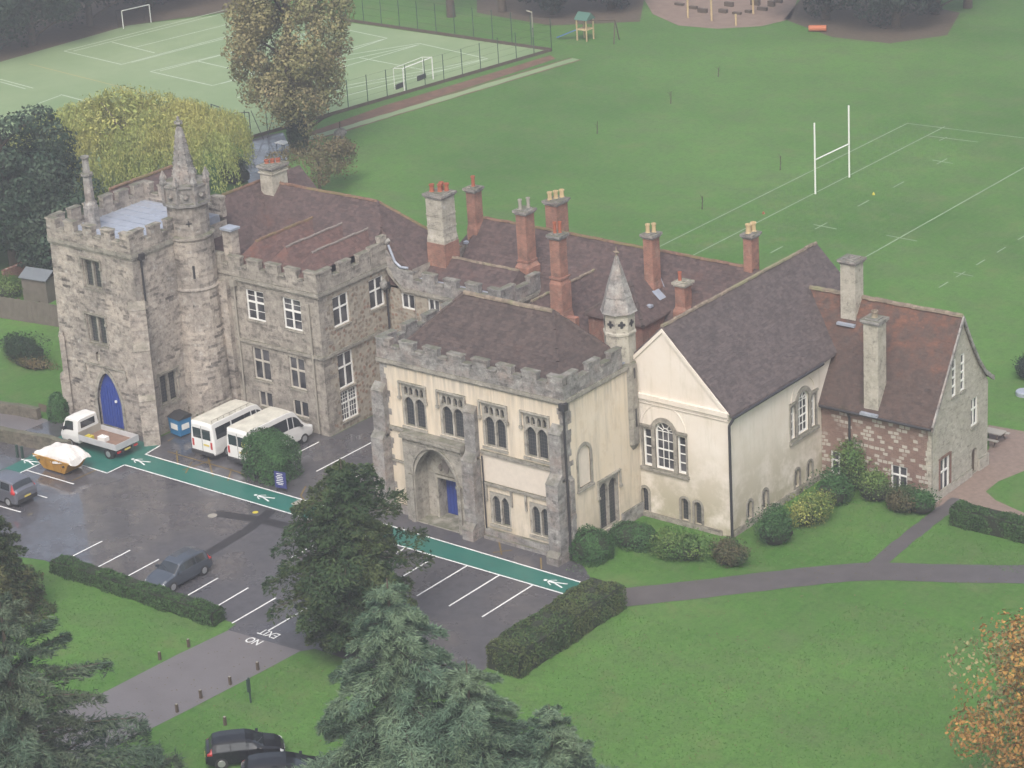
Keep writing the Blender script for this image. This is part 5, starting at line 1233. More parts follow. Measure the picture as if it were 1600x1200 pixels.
part('table_top', MB().box(p[0]-.9, p[0]+.9, p[1]-.4, p[1]+.4, .72, .78), 'pipe_grey', t)
for dy in (-.75, .75): part('seat', MB().box(p[0]-.9, p[0]+.9, p[1]+dy-.14, p[1]+dy+.14, .43, .48), 'pipe_grey', t)
for dx in (-.6, .6):
    b = MB(); b.tube((p[0]+dx, p[1]-.8, 0), (p[0]+dx, p[1]-.2, .72), .04, n=4); b.tube((p[0]+dx, p[1]+.8, 0), (p[0]+dx, p[1]+.2, .72), .04, n=4); b.tube((p[0]+dx, p[1]-.75, .4), (p[0]+dx, p[1]+.75, .4), .04, n=4); part('leg_frame', b, 'wood_post', t)
p = at(1600, 617); single('round_cover', MB().lathe(p, [(.55, 0), (.55, .25), (.5, .3)], 20), 'lead', 'pale round cover on the lawn at the right edge of the photo', 'round cover', p)
for i, (px, py) in enumerate(((403, 1047), (360, 1070), (314, 1091), (277, 1113), (250, 1031), (295, 1011), (352, 1133))):
    lb = ['squat timber bollard nearest the evergreen tree, right of the exit road', 'second timber bollard down the right verge of the exit road', 'third timber bollard down the right verge of the exit road', 'lowest timber bollard on the right verge of the exit road', 'timber bollard on the left verge, nearer the bottom', 'timber bollard on the left verge, nearer the clipped hedge', 'timber bollard on grass above the black parked cars'][i]
    p = at(px, py); t = thing('timber_bollard', lb, 'bollard', p, world=True, group='timber bollards beside the exit road')
    part('post', MB().box(p[0]-.065, p[0]+.065, p[1]-.065, p[1]+.065, 0, .48), 'wood_post', t); part('cap', MB().box(p[0]-.05, p[0]+.05, p[1]-.05, p[1]+.05, .48, .51), 'pipe_grey', t)
p = at(392, 1098); t = thing('sign_post', 'thin dark green signpost seen edge-on on the verge grass', 'sign', p, world=True)
part('post', MB().tube(p, (p[0], p[1], 1.5), .05, n=6), 'dark_green_paint', t); part('sign_panel', MB().box(p[0]-.03, p[0]+.06, p[1]-.16, p[1]+.05, 0.7, 1.45), 'dark_green_paint', t)
for i, (px, py, lb) in enumerate(((470, 787, 'square drain cover in tarmac beside the clipped bush'), (332, 806, 'small round drain cover in the middle of the car park'))):
    p = at(px, py); b = MB()
    if i == 0: b.box(p[0]-.5, p[0]+.5, p[1]-.4, p[1]+.4, .012, .03); b.box(p[0]-.4, p[0]+.4, p[1]-.3, p[1]+.3, .03, .036)
    else: b.lathe((p[0], p[1], .012), [(.3, 0), (.3, .014), (.24, .014), (.24, .018)], 16)
    single('drain_cover', b, 'pipe_grey', lb, 'drain cover', (p[0], p[1], 0))
# blue notice board in front of the round bush
p = at(440, 768); MT['navy'] = plain('navy_board', (0.03, 0.035, 0.16), .4)
t = thing('notice_board', 'small navy blue notice board with white writing before the clipped bush', 'notice board', p); t.rotation_euler = (0, 0, R(10))
part('board', MB().box(-.42, .42, -.03, .03, .25, 1.35), 'navy', t)
for dx in (-.35, .35): part('leg', MB().box(dx-.03, dx+.03, .031, .08, 0, 1.3), 'iron', t)
rnd = random.Random(2); wl = MB()
for k, (z, w_) in enumerate(((1.22, .26), (1.1, .2), (.98, .3), (.86, .24), (.74, .28), (.60, .3), (.5, .22))):
    wl.box(-w_, w_*.8, -.036, -.031, z-.022, z+.022)
part('sign_lettering', wl, 'white', t)
# blue waste bin by the tower wall
p = at(275, 676); MT['bin_blue'] = plain('blue_bin', (0.035, 0.20, 0.42), .45, var=.15)
t = thing('waste_bin', 'large blue wheeled waste bin with black lid against the tower', 'waste bin', (-32.6, 1.9, 0)); t.rotation_euler = (0, 0, R(-8))
b = MB(); b.add([(-.55, -.45, .12), (.5, -.45, .12), (.5, .4, .12), (-.55, .4, .12), (-.62, -.52, 1.25), (.6, -.52, 1.25), (.6, .5, 1.25), (-.62, .5, 1.25)], [(3, 2, 1, 0), (4, 5, 6, 7), (0, 1, 5, 4), (1, 2, 6, 5), (2, 3, 7, 6), (3, 0, 4, 7)]); b.box(-.64, .62, -.54, .52, 1.25, 1.3); part('bin_body', b, 'bin_blue', t)
b = MB(); b.add([(-.66, -.56, 1.3), (.64, -.56, 1.3), (.64, .54, 1.3), (-.66, .54, 1.3), (-.66, .1, 1.55), (.64, .1, 1.55), (.64, .54, 1.5), (-.66, .54, 1.5)], [(0, 1, 5, 4), (4, 5, 6, 7), (1, 2, 6, 5), (3, 0, 4, 7), (2, 3, 7, 6)]); part('lid', b, 'plastic', t)
l = MB(); l.box(-.34, .38, -.53, -.51, .55, .95); part('label_panel', l, 'white', t)
l = MB(); l.box(.56, .575, -.3, .3, .55, .95); part('label_panel', l, 'white', t)
for dx in (-.4, .4):
    for dy in (-.3, .3): part('wheel', MB().tube((dx-.03, dy, .07), (dx+.03, dy, .07), .07, n=10), 'rubber', t)
# low stone walls, shed, fence
def wall_run(name, label, pix, h, th, mat='moss_wall'):
    P = [Vector(at(*q)) for q in pix]; t = thing(name, label, 'garden wall', tuple(P[0]), world=True); mb = MB()
    for a, b in zip(P, P[1:]):
        d = (b-a).normalized(); n = Vector((-d.y, d.x, 0))*th/2; L = (b-a).length; k = max(1, int(L/.6)); rnd = random.Random(int(L*9))
        vs = []; 
        for i in range(k+1):
            q = a.lerp(b, i/k); hh = h+rnd.uniform(-.06, .06)
            vs += [q-n, q-n+Vector((0, 0, hh)), q+n+Vector((0, 0, hh)), q+n]
        fs = [(4*i+j, 4*i+j+1, 4*i+j+5, 4*i+j+4) for i in range(k) for j in range(3)]+[(0, 3, 2, 1), (4*k, 4*k+1, 4*k+2, 4*k+3)]
        mb.add(vs, fs)
    part('masonry', mb, mat, t)
wall_run('garden_wall', 'low mossy stone wall between the footway and the grass slope beside the truck', [(-30, 682), (60, 700), (110, 712)], 1.0, .45)
wall_run('garden_wall', 'low dark stone wall behind the footway below the garden lawn', [(-30, 640), (30, 648), (62, 655)], .8, .4)
sh = Vector(at(68, 466)); t = thing('garden_shed', 'small grey weatherboarded shed with blue-grey felt roof beside the tower', 'shed', (sh.x, sh.y, 0)); t.rotation_euler = (0, 0, R(8))
MT['shed_wood'] = plain('weathered_boards', (0.16, .14, .12), .9, var=.3); MT['felt'] = plain('roofing_felt', (.15, .17, .19), .8, var=.2)
part('wall', MB().box(-1.2, 1.2, -.9, .9, 0, 1.9), 'shed_wood', t)
r = MB(); r.slab([(-1.35, -1.05, 1.9), (1.35, -1.05, 1.9), (1.35, 0, 2.45), (-1.35, 0, 2.45)], .06); r.slab([(-1.35, 0, 2.45), (1.35, 0, 2.45), (1.35, 1.05, 1.9), (-1.35, 1.05, 1.9)], .06); part('roof', r, 'felt', t)
a = Vector(at(-30, 492)); b = Vector(at(97, 512)); d = (b-a); L = d.length; t = thing('board_fence', 'weathered close-boarded timber fence across the garden left of the tower', 'fence', tuple(a), world=True)
fm = MB(); k = int(L/.16); rnd = random.Random(6); dn = d.normalized(); nn = Vector((-dn.y, dn.x, 0))
for i in range(k):
    q = a+dn*(i*.16); hh = 1.75+rnd.uniform(-.03, .03); o_ = nn*rnd.uniform(0, .02)
    vs = [q+o_, q+dn*.15+o_, q+dn*.15+nn*.03+o_, q+nn*.03+o_]; fm.add(vs+[v+Vector((0, 0, hh)) for v in vs], [(0, 1, 5, 4), (1, 2, 6, 5), (2, 3, 7, 6), (3, 0, 4, 7), (4, 5, 6, 7)])
part('boards', fm, 'shed_wood', t)
for i in range(5):
    q = a+d*(i/4)+nn*.08; part('post', MB().box(q.x-.06, q.x+.06, q.y-.06, q.y+.06, 0, 1.85), 'wood_post', t)
a = Vector(at(5, 440)); b = Vector(at(85, 398)); wall_run('brick_garden_wall', 'reddish brick garden wall running behind the grey shed', [(8, 452), (88, 420)], 1.6, .3, 'dark_brick')
# board sign pair at the edge of grass
p = at(32, 716); t = thing('post_pair', 'two short dark posts on the grass edge by the green walkway', 'posts', p, world=True)
for dx in (-.25, .25): part('post', MB().box(p[0]+dx-.07, p[0]+dx+.07, p[1]-.07, p[1]+.07, 0, .9), 'dark_green_paint', t)

# ================================================================ VEHICLES
class Loft:
    """a body swept through cross-sections: station = (x, list of (y, z) from near sill over the roof to the far sill)"""
    def __init__(s, st):
        s.x = [a for a, _ in st]; s.r = [[Vector((a, y, z)) for y, z in ring] for a, ring in st]
    def P(s, i, j):
        i = max(0, min(i, len(s.r)-1.0001)); j = max(0, min(j, len(s.r[0])-1.0001)); a, b = int(i), int(j); u, v = i-a, j-b
        return (s.r[a][b].lerp(s.r[a][b+1], v)).lerp(s.r[a+1][b].lerp(s.r[a+1][b+1], v), u)
    def mesh(s, mb, sub=3):
        n = len(s.r[0]); m_ = len(s.r); vs = [v for r in s.r for v in r]
        fs = [(i*n+j, i*n+j+1, (i+1)*n+j+1, (i+1)*n+j) for i in range(m_-1) for j in range(n-1)]
        fs += [(i*n+n-1, i*n, (i+1)*n, (i+1)*n+n-1) for i in range(m_-1)]
        fs += [tuple(reversed(range(n))), tuple((m_-1)*n+k for k in range(n))]
        mb.add(vs, fs, False)
    def patch(s, mb, i0, i1, j0, j1, off=0.012, ni=4, nj=4, i0b=None, i1b=None):
        """panel lying just proud of the body; i0b/i1b let the j1 edge start/end elsewhere"""
        vs = []; i0b = i0 if i0b is None else i0b; i1b = i1 if i1b is None else i1b
        for a in range(ni+1):
            for b in range(nj+1):
                f = b/nj; A = i0+(i0b-i0)*f; B = i1+(i1b-i1)*f
                i = A+(B-A)*a/ni; j = j0+(j1-j0)*f
                p = s.P(i, j); du = s.P(i+.02, j)-s.P(i-.02, j); dv = s.P(i, j+.02)-s.P(i, j-.02)
                n = du.cross(dv); n = n.normalized() if n.length > 1e-9 else Vector((0, 0, 1))
                c = Vector((0, 0, 0.9)); c.x = p.x
                if n.dot(p-c) < 0: n = -n
                vs.append(p+n*off)
        fs = [(a*(nj+1)+b, a*(nj+1)+b+1, (a+1)*(nj+1)+b+1, (a+1)*(nj+1)+b) for a in range(ni) for b in range(nj)]
        mb.add(vs, fs)
def ring(ws, wb, wr, zs, zm, zb, zr):
    """half cross-section mirrored: sill, mid, belt, roof edge, roof"""
    h = [(ws*.93, zs), (ws, zs+.10), (wb, zm), (wb*.985, zb), (wr, zr-.07), (wr*.86, zr-.01), (0, zr+.025)]
    return [(-y, z) for y, z in h]+[(y, z) for y, z in reversed(h[:-1])]
def wheel(t, x, y, r, wd=.2):
    sg = -1 if y < 0 else 1
    w = part('wheel', MB().tube((x, y-sg*wd, r), (x, y, r), r, n=18), 'rubber', t)
    hub = MB().tube((x, y, r), (x, y+sg*.012, r), r*.62, r*.56, 14); part('rim', hub, 'rim', w)
    a = MB().tube((x, y-sg*.3, r+.02), (x, y-sg*.045, r+.02), r*1.16, n=18); part('wheel_arch', a, 'plastic', w)
def mirrors(t, x, y, z, mat):
    for sg in (-1, 1): part('door_mirror', MB().box(x-.06, x+.08, sg*y, sg*(y+.19), z, z+.15), mat, t)
def car(label, paint, loc, rz, L=4.2, W=1.74, Hh=1.52, kind='hatch', group='parked cars', rails=False):
    """front towards +x, origin at the middle of the footprint"""
    t = thing('parked_car', label, 'car', loc, rz, group); hw = W/2; f = L/2
    if kind == 'suv': zb, r0, r1, wr = 1.06, .22, .94, hw*.80
    else: zb, r0, r1, wr = .94, .16, .88, hw*.76
    S = [(-f, hw*.80, .42, zb-.22, zb-.18), (-f+.06, hw*.95, .30, zb-.02, zb+.02), (-f+L*.03+.1, hw, .24, zb+.0, zb+.10),
         (-f+L*.075+.12, hw, .22, zb, Hh-.08), (-f+L*.2, hw, .2, zb, Hh), (-f+L*.36, hw, .2, zb, Hh+.01), (-f+L*.52, hw, .2, zb-.01, Hh-.02), (-f+L*.6, hw, .2, zb-.02, Hh-.11),
         (-f+L*.755, hw, .2, zb-.04, zb+.03), (-f+L*.9, hw*.96, .22, zb-.16, zb-.10), (f-.12, hw*.88, .26, zb-.30, zb-.25), (f, hw*.72, .36, zb-.42, zb-.38)]
    st = []
    for k, (x, w_, zs, zbb, zr) in enumerate(S):
        roof = 3 <= k <= 7
        wt = wr if roof else (w_*.9 if k != 8 else w_*.9)
        st.append((x, ring(w_*.98, w_, wt, zs, (zs+zbb)/2+.05, zbb, max(zr, zbb+.04))))
    lf_ = Loft(st); mb = MB(); lf_.mesh(mb)
    part('body', mb, paint, t)
    for (j0, j1) in ((3.10, 3.86), (8.14, 8.90)):
        for k, (a, b, a2, b2) in enumerate(((3.35, 4.72, 3.5, 4.72), (4.8, 6.35, 4.8, 6.35), (6.42, 7.75, 6.42, 7.08))):
            g = MB()
            if j0 < 6: lf_.patch(g, a, b, j0, j1, .012, 5, 3, a2, b2)
            else: lf_.patch(g, a2, b2, j0, j1, .012, 5, 3, a, b)
            part('side_window', g, 'car_glass', t)
    g = MB(); lf_.patch(g, 7.12, 7.9, 4.25, 7.75, .014, 5, 8); ws_ = part('windscreen', g, 'car_glass', t)
    wp = MB(); a = lf_.P(7.9, 6.2)+Vector((0, 0, .03)); wp.tube(a, lf_.P(7.45, 4.9)+Vector((0, 0, .035)), .012, n=4); a = lf_.P(7.9, 5.2)+Vector((0, 0, .03)); wp.tube(a, lf_.P(7.55, 4.5)+Vector((0, 0, .035)), .012, n=4); part('wiper', wp, 'plastic', ws_)
    g = MB(); lf_.patch(g, 2.15, 2.9, 4.2, 7.8, .014, 4, 8); part('rear_window', g, 'car_glass', t)
    for sg, (j0, j1) in ((-1, (2.75, 4.0)), (1, (8.0, 9.25))):
        g = MB(); lf_.patch(g, 9.7, 10.75, j0-.2 if sg < 0 else j0-.35, j1+.35 if sg < 0 else j1+.2, .014, 4, 4); part('headlight', g, 'lamp_clear', t)
        g = MB(); lf_.patch(g, 1.15, 2.6, j0-.1, j1, .016, 4, 4) if kind != 'suv' else lf_.patch(g, 1.4, 3.05, j0, j1+.1, .016, 4, 4); part('tail_light', g, 'lamp_red', t)
    part('bumper', MB().box(-f-.03, -f+.35, -hw*.86, hw*.86, .34, .58), paint if kind != 'suv' else 'plastic', t)
    part('bumper', MB().box(f-.28, f+.03, -hw*.70, hw*.70, .30, .50), paint, t)
    part('number_plate', MB().box(-f-.045, -f-.032, -.26, .26, .60 if kind == 'suv' else .46, .72 if kind == 'suv' else .57), 'plate_yellow', t)
    part('number_plate', MB().box(f+.032, f+.042, -.26, .26, .36, .47), 'white', t)
    part('grille', MB().box(f-.02, f+.012, -.45, .45, .52, .60), 'plastic', t)
    for sx in (-L*.31, L*.31):
        for sy in (-hw-.005, hw+.005): wheel(t, sx, sy, .32)
    mirrors(t, f-L*.33, hw, zb-.0, paint)
    if rails:
        for sy in (-wr*.9, wr*.9): part('roof_rail', MB().tube((-f+L*.15, sy, Hh+.04), (-f+L*.55, sy, Hh+.04), .025, n=6), 'rim', t)
    sm = MB()
    for sg in (-1, 1):
        for i_ in (4.76, 6.38):
            sm.tube(lf_.P(i_, 3.0 if sg < 0 else 9.0)+Vector((0, sg*.004, 0)), lf_.P(i_, 1.2 if sg < 0 else 10.8)+Vector((0, sg*.004, 0)), .007, n=4)
    part('door_seam', sm, 'plastic', t)
    return t
def minibus(label, loc, rz, rack=False):
    t = thing('minibus', label, 'minibus', loc, rz, 'white minibuses parked in front of the stone house'); L, W, Hh = 6.1, 2.12, 2.62; f = L/2; hw = W/2
    MT['van_white'] = MT.get('van_white') or plain('van_white', (0.74, .74, .73), .35, var=.1, scale=1.2)
    MT['van_roof'] = MT.get('van_roof') or plain('grimy_white_roof', (0.62, .60, .52), .6, var=.35, scale=1.5)
    S = [(-f, hw*.93, .42, 1.35, 2.34), (-f+.1, hw, .36, 1.36, Hh-.04), (-f+.5, hw, .34, 1.36, Hh), (f-2.4, hw, .34, 1.36, Hh), (f-1.95, hw, .34, 1.34, Hh-.06), (f-1.62, hw, .34, 1.32, 2.38),
         (f-.95, hw, .34, 1.20, 1.52), (f-.85, hw, .34, 1.16, 1.34), (f-.2, hw*.93, .36, .86, 1.0), (f, hw*.8, .42, .62, .7)]
    st = []
    for k, (x, w_, zs, zb, zr) in enumerate(S):
        wt = w_*(.87 if k <= 5 else .88)
        st.append((x, ring(w_*.98, w_, wt, zs, (zs+zb)/2+.1, zb, max(zr, zb+.05))))
    lf_ = Loft(st); mb = MB(); lf_.mesh(mb); part('body', mb, 'van_white', t)
    g = MB(); lf_.patch(g, 1.0, 4.2, 4.35, 7.65, .012, 8, 6); part('roof_skin', g, 'van_roof', t)
    for (j0, j1, sg) in ((3.08, 3.74, -1), (8.26, 8.92, 1)):
        for (a, b) in ((1.55, 2.38), (2.42, 2.98), (3.05, 3.95)):
            g = MB(); lf_.patch(g, a, b, j0, j1, .013, 5, 3); part('side_window', g, 'car_glass', t)
        g = MB()
        if sg < 0: lf_.patch(g, 4.15, 5.95, j0, j1, .013, 6, 3, 4.15, 5.35)
        else: lf_.patch(g, 4.15, 5.35, j0, j1, .013, 6, 3, 4.15, 5.95)
        part('side_window', g, 'car_glass', t)
    g = MB(); lf_.patch(g, 5.1, 5.92, 4.2, 7.8, .014, 5, 8); part('windscreen', g, 'car_glass', t)
    for sg in (-1, 1):
        part('rear_window', MB().box(-f-.012, -f+.02, sg*.06 if sg > 0 else -.78, .78 if sg > 0 else -.06, 1.42, 2.12), 'car_glass', t)
        part('tail_light', MB().box(-f-.02, -f+.05, sg*.82-.08, sg*.82+.08, .82, 1.30), 'lamp_red', t)
        part('headlight', MB().box(f-.28, f-.06, sg*.72-.16, sg*.72+.16, .74, .95), 'lamp_clear', t)
    dv = MB().box(-f-.014, -f+.01, -.012, .012, .5, 2.3); part('rear_door_seam', dv, 'plastic', t)
    part('number_plate', MB().box(-f-.03, -f-.013, -.62, -.12, .98, 1.10), 'plate_yellow', t)
    part('bumper', MB().box(-f-.14, -f+.1, -hw*.9, hw*.9, .34, .56), 'plastic', t); part('bumper', MB().box(f-.2, f+.06, -hw*.75, hw*.75, .34, .6), 'plastic', t)
    for sx in (-f+1.15, f-1.05):
        for sy in (-hw-.006, hw+.006): wheel(t, sx, sy, .35)
    mirrors(t, f-1.35, hw, 1.35, 'plastic')
    if rack:
        r = MB()
        for sy in (-hw*.8, hw*.8):
            r.tube((-f+.15, sy, Hh+.16), (f-2.2, sy, Hh+.16), .025, n=6)
            for k in range(7): r.tube((-f+.2+k*.55, sy, Hh-.03), (-f+.2+k*.55, sy, Hh+.16), .02, n=4)
        part('roof_rack', r, 'pipe_grey', t)
    else:
        part('pupil_sign', MB().box(-f-.02, -f-.013, -.7, -.4, 1.5, 1.8), 'plate_yellow', t)
    return t
minibus('white minibus with a roof rack, nearer the tower', (-28.35, 2.75, 0), R(90), True)
minibus('white minibus with a plain roof, partly behind the clipped bush', (-25.35, 3.0, 0), R(89))
MT['paint_slate'] = plain('slate_blue_paint', (0.075, .09, .115), .2, .3, spec=1.0); MT['paint_grey'] = plain('silver_grey_paint', (.22, .23, .27), .28, .6)
MT['paint_black'] = plain('black_paint', (.012, .013, .018), .12, .2); MT['paint_dark'] = plain('dark_blue_paint', (.03, .035, .05), .18, .4)
car('slate grey hatchback parked nose to the long clipped hedge', 'paint_slate', (-16.9, -14.15, 0), R(-90), 4.15, 1.72, 1.52)
car('silver-grey off-roader with tall red tail lamps at the left edge', 'paint_grey', (-35.3, -11.35, 0), R(180), 4.6, 1.82, 1.68, 'suv', rails=False)
car('dark car whose red tail lamp just shows at the left edge of the photo', 'paint_dark', (-36.25, -14.1, 0), R(180), 4.2, 1.74, 1.45)
q = at(384, 1185); car('black hatchback on the bottom verge, its headlamps pointing right', 'paint_black', (q[0], q[1], 0), R(46), 3.95, 1.70, 1.45, rails=False)
q = at(448, 1222); car('black car cut off by the bottom edge of the photo', 'paint_black', (q[0], q[1], 0), R(42), 4.5, 1.8, 1.45)
# tipper truck, cab towards -x
t = thing('flatbed_truck', 'small white dropside flatbed truck parked in front of the blue tower door', 'truck', (-35.3, -2.65, 0), R(180))
MT['van_white'] = MT['van_white']
cab = [(1.25, ring(.9, .93, .84, .5, 1.0, 1.32, 2.12)), (1.35, ring(.92, .95, .86, .48, 1.0, 1.32, 2.2)), (2.15, ring(.92, .95, .85, .45, .95, 1.28, 2.2)), (2.45, ring(.92, .95, .82, .45, .95, 1.22, 2.1)), (2.86, ring(.90, .93, .86, .45, .85, 1.12, 1.24)), (2.98, ring(.86, .9, .84, .45, .8, .95, 1.02)), (3.0, ring(.8, .84, .78, .5, .75, .85, .92))]
lf_ = Loft(cab); mb = MB(); lf_.mesh(mb); cb = part('cab', mb, 'van_white', t)
g = MB(); lf_.patch(g, 3.05, 3.92, 4.2, 7.8, .013, 4, 8); part('windscreen', g, 'car_glass', cb)
for sg, (j0, j1) in ((-1, (3.08, 3.82)), (1, (8.18, 8.92))):
    g = MB()
    if sg < 0: lf_.patch(g, 1.4, 3.75, j0, j1, .013, 5, 3, 1.4, 3.0)
    else: lf_.patch(g, 1.4, 3.0, j0, j1, .013, 5, 3, 1.4, 3.75)
    part('side_window', g, 'car_glass', cb)
part('rear_window', MB().box(1.235, 1.26, -.62, .62, 1.5, 1.95), 'car_glass', cb)
for sg in (-1, 1): part('headlight', MB().box(2.96, 3.02, sg*.62-.14, sg*.62+.14, .62, .8), 'lamp_clear', cb)
mirrors(t, 2.6, .93, 1.35, 'plastic')
part('chassis', MB().box(-2.3, 2.4, -.4, .4, .42, .66), 'plastic', t)
MT['bed_floor'] = plain('rusty_bed_floor', (.25, .16, .12), .8, var=.4); b = MB().box(-2.35, 1.12, -1.0, 1.0, .78, .86); part('load_bed', b, 'bed_floor', t)
MT['dropside'] = plain('white_dropside', (.62, .63, .65), .4, .3, .15)
for nm, bx in (('dropside', (-2.35, 1.12, -1.03, -.99)), ('dropside', (-2.35, 1.12, .99, 1.03)), ('tailboard', (-2.40, -2.36, -1.03, 1.03)), ('headboard', (1.125, 1.17, -1.0, 1.0))):
    b = MB().box(*bx, .80, 1.22 if nm != 'headboard' else 1.36)
    if nm == 'dropside':
        for z in (.9, 1.02, 1.14): b.box(bx[0]+.02, bx[1]-.02, bx[2]-.012, bx[3]+.012, z-.012, z+.012)
    part(nm, b, 'dropside' if nm != 'headboard' else 'pipe_grey', t)
for sx in (-1.45, 2.1):
    for sy in (-.93, .93): wheel(t, sx, sy, .34)
part('tail_light', MB().box(-2.38, -2.30, -.9, -.6, .55, .68), 'lamp_red', t); part('tail_light', MB().box(-2.38, -2.30, .6, .9, .55, .68), 'lamp_red', t); part('number_plate', MB().box(-2.36, -2.34, -.25, .25, .55, .67), 'plate_yellow', t)
for i, (x, y, s_, mt_, lb, cat) in enumerate((((-34.9), -2.9, .22, 'white', 'white toolbox lying in the truck load bed', 'toolbox'), (-35.9, -3.2, .18, 'yellow_bright', 'yellow tool bag by the headboard in the truck load bed', 'bag'))):
    b = MB(); b.box(-s_*1.5, s_*1.5, -s_, s_, 0, s_*1.3); b.box(-s_*.5, s_*.5, -.03, .03, s_*1.3, s_*1.8); single('toolbox' if i == 0 else 'tool_bag', b, mt_, lb, cat, (0, 0, 0)).location = (x, y, .862)
# skip with a sheet over the load
t = thing('waste_skip', 'yellow builder\'s skip heaped up under a white sheet', 'skip', (-35.35, -6.25, 0), R(0))
MT['skip_yellow'] = plain('rusty_yellow_paint', (.50, .26, .035), .6, var=.45, scale=2.0); MT['sheet'] = plain('white_sheet', (.66, .64, .62), .6, var=.12)
b = MB(); a0 = [(-1.0, -.72, .1), (.95, -.72, .1), (.95, .72, .1), (-1.0, .72, .1)]; a1 = [(-1.75, -.86, 1.0), (1.6, -.86, 1.0), (1.6, .86, 1.0), (-1.75, .86, 1.0)]
b.add(a0+a1, [(3, 2, 1, 0), (0, 1, 5, 4), (1, 2, 6, 5), (2, 3, 7, 6), (3, 0, 4, 7), (4, 5, 6, 7)])
for y in (-.88, .84): b.box(-1.78, 1.63, y, y+.04, .95, 1.03)
for x in (-.7, 0, .7): b.add([(x-.04, -.75, .15), (x+.04, -.75, .15), (x+.05, -.9, .98), (x-.05, -.9, .98), (x-.04, -.70, .15), (x+.04, -.70, .15), (x+.05, -.84, .98), (x-.05, -.84, .98)], [(0, 1, 2, 3), (0, 3, 7, 4), (1, 5, 6, 2)])
part('skip_body', b, 'skip_yellow', t)
for sx in (-1.2, 1.1): part('lifting_lug', MB().tube((sx, -.95, .7), (sx, -.78, .7), .06, n=8), 'iron', t)
n_ = 22; vs = []; rnd = random.Random(3); hh = np.random.RandomState(4)
for j in range(n_+1):
    for i in range(n_+1):
        u, v = -1+2*i/n_, -1+2*j/n_; ed = max(abs(u), abs(v))
        z = 1.05+.48*max(0, 1-ed**2.6)*(1+.30*math.sin(2.4*u+1))+.07*math.sin(6*u+3*v)*math.cos(5*v-2*u)*(ed < .97)+rnd.uniform(-.025, .025)
        if ed > .9: z -= (ed-.9)*2.2*(.4+1.1*abs(math.sin(2.3*u+1.7*v))**2)
        vs.append((u*1.78+rnd.uniform(-.02, .02), v*.95*(1+.05*math.sin(5*u)), z))
s = MB(); s.add(vs, [(j*(n_+1)+i, j*(n_+1)+i+1, (j+1)*(n_+1)+i+1, (j+1)*(n_+1)+i) for j in range(n_) for i in range(n_)])
so_ = obj('cover_sheet', s, 'sheet'); so_.location = (-35.35, -6.15, 0); so_['label'] = 'crumpled white sheet draped over the yellow skip'; so_['category'] = 'sheet'

# ================================================================ VEGETATION
def quads(C, N, size, asp, rng, bend=None):
    """leaf quads: centres C, facing N, long side = size"""
    n = len(C); N = N/np.maximum(1e-6, np.linalg.norm(N, axis=1))[:, None]
    A = rng.normal(size=(n, 3)); A -= (A*N).sum(1)[:, None]*N; A /= np.maximum(1e-6, np.linalg.norm(A, axis=1))[:, None]
    if bend is not None:
        A = bend-(bend*N).sum(1)[:, None]*N; A /= np.maximum(1e-6, np.linalg.norm(A, axis=1))[:, None]
    B = np.cross(N, A); s = size*rng.uniform(.6, 1.3, n)[:, None]
    a, b = A*s/2, B*s*asp/2
    V = np.stack([C-a, C-b*1.0, C+a, C+b], 1).reshape(-1, 3)
    Fq = np.arange(4*n).reshape(n, 4)
    return V, Fq
def leaf_obj(name, Vs, Fs, mat, parent, org):
    off = 0; FF = []
    for V, Fq in zip(Vs, Fs): FF.append(Fq+off); off += len(V)
    V = np.concatenate(Vs)-np.array(org)
    return arr_mesh(name, V, np.concatenate(FF), mat, parent)
def unit(rng, n, up=0.0):
    d = rng.normal(size=(n, 3)); d /= np.linalg.norm(d, axis=1)[:, None]
    if up: d[:, 2] = np.abs(d[:, 2])*(1-up)+d[:, 2]*up if up < 0 else d[:, 2]+up; d /= np.linalg.norm(d, axis=1)[:, None]
    return d
def puff(c, r, n, size, asp, rng, sq=(1, 1, .8), mess=.5, shell=.45):
    d = unit(rng, n); k = (shell+(1-shell)*rng.random(n)**.5)[:, None]
    C = np.array(c)+d*k*r*np.array(sq); N = d+rng.normal(size=(n, 3))*mess; return quads(C, N, size, asp, rng)
def limbs(t, base, h, r, spread, k, mat='bark', z0=.3, seed=1, name='trunk'):
    rnd = random.Random(seed); mb = MB(); b = Vector(base)
    pts = [b+Vector((rnd.uniform(-.03, .03)*h*j/4, rnd.uniform(-.03, .03)*h*j/4, h*j/5)) for j in range(6)]
    mb.path(pts, [r*1.25, r, r*.8, r*.6, r*.4, r*.15], 8)
    for i in range(k):
        z = h*(z0+(.9-z0)*i/k); a = i*2.4+rnd.random(); q = pts[min(4, int(z/h*5))]; st = Vector((q.x, q.y, b.z+z)); L = spread*(.9-.4*i/k)
        m_ = st+Vector((math.cos(a)*L*.5, math.sin(a)*L*.5, L*.30)); e = st+Vector((math.cos(a)*L, math.sin(a)*L, L*.5))
        mb.path([st, m_, e], [r*.38, r*.22, r*.06], 5)
    return part(name, mb, mat, t)
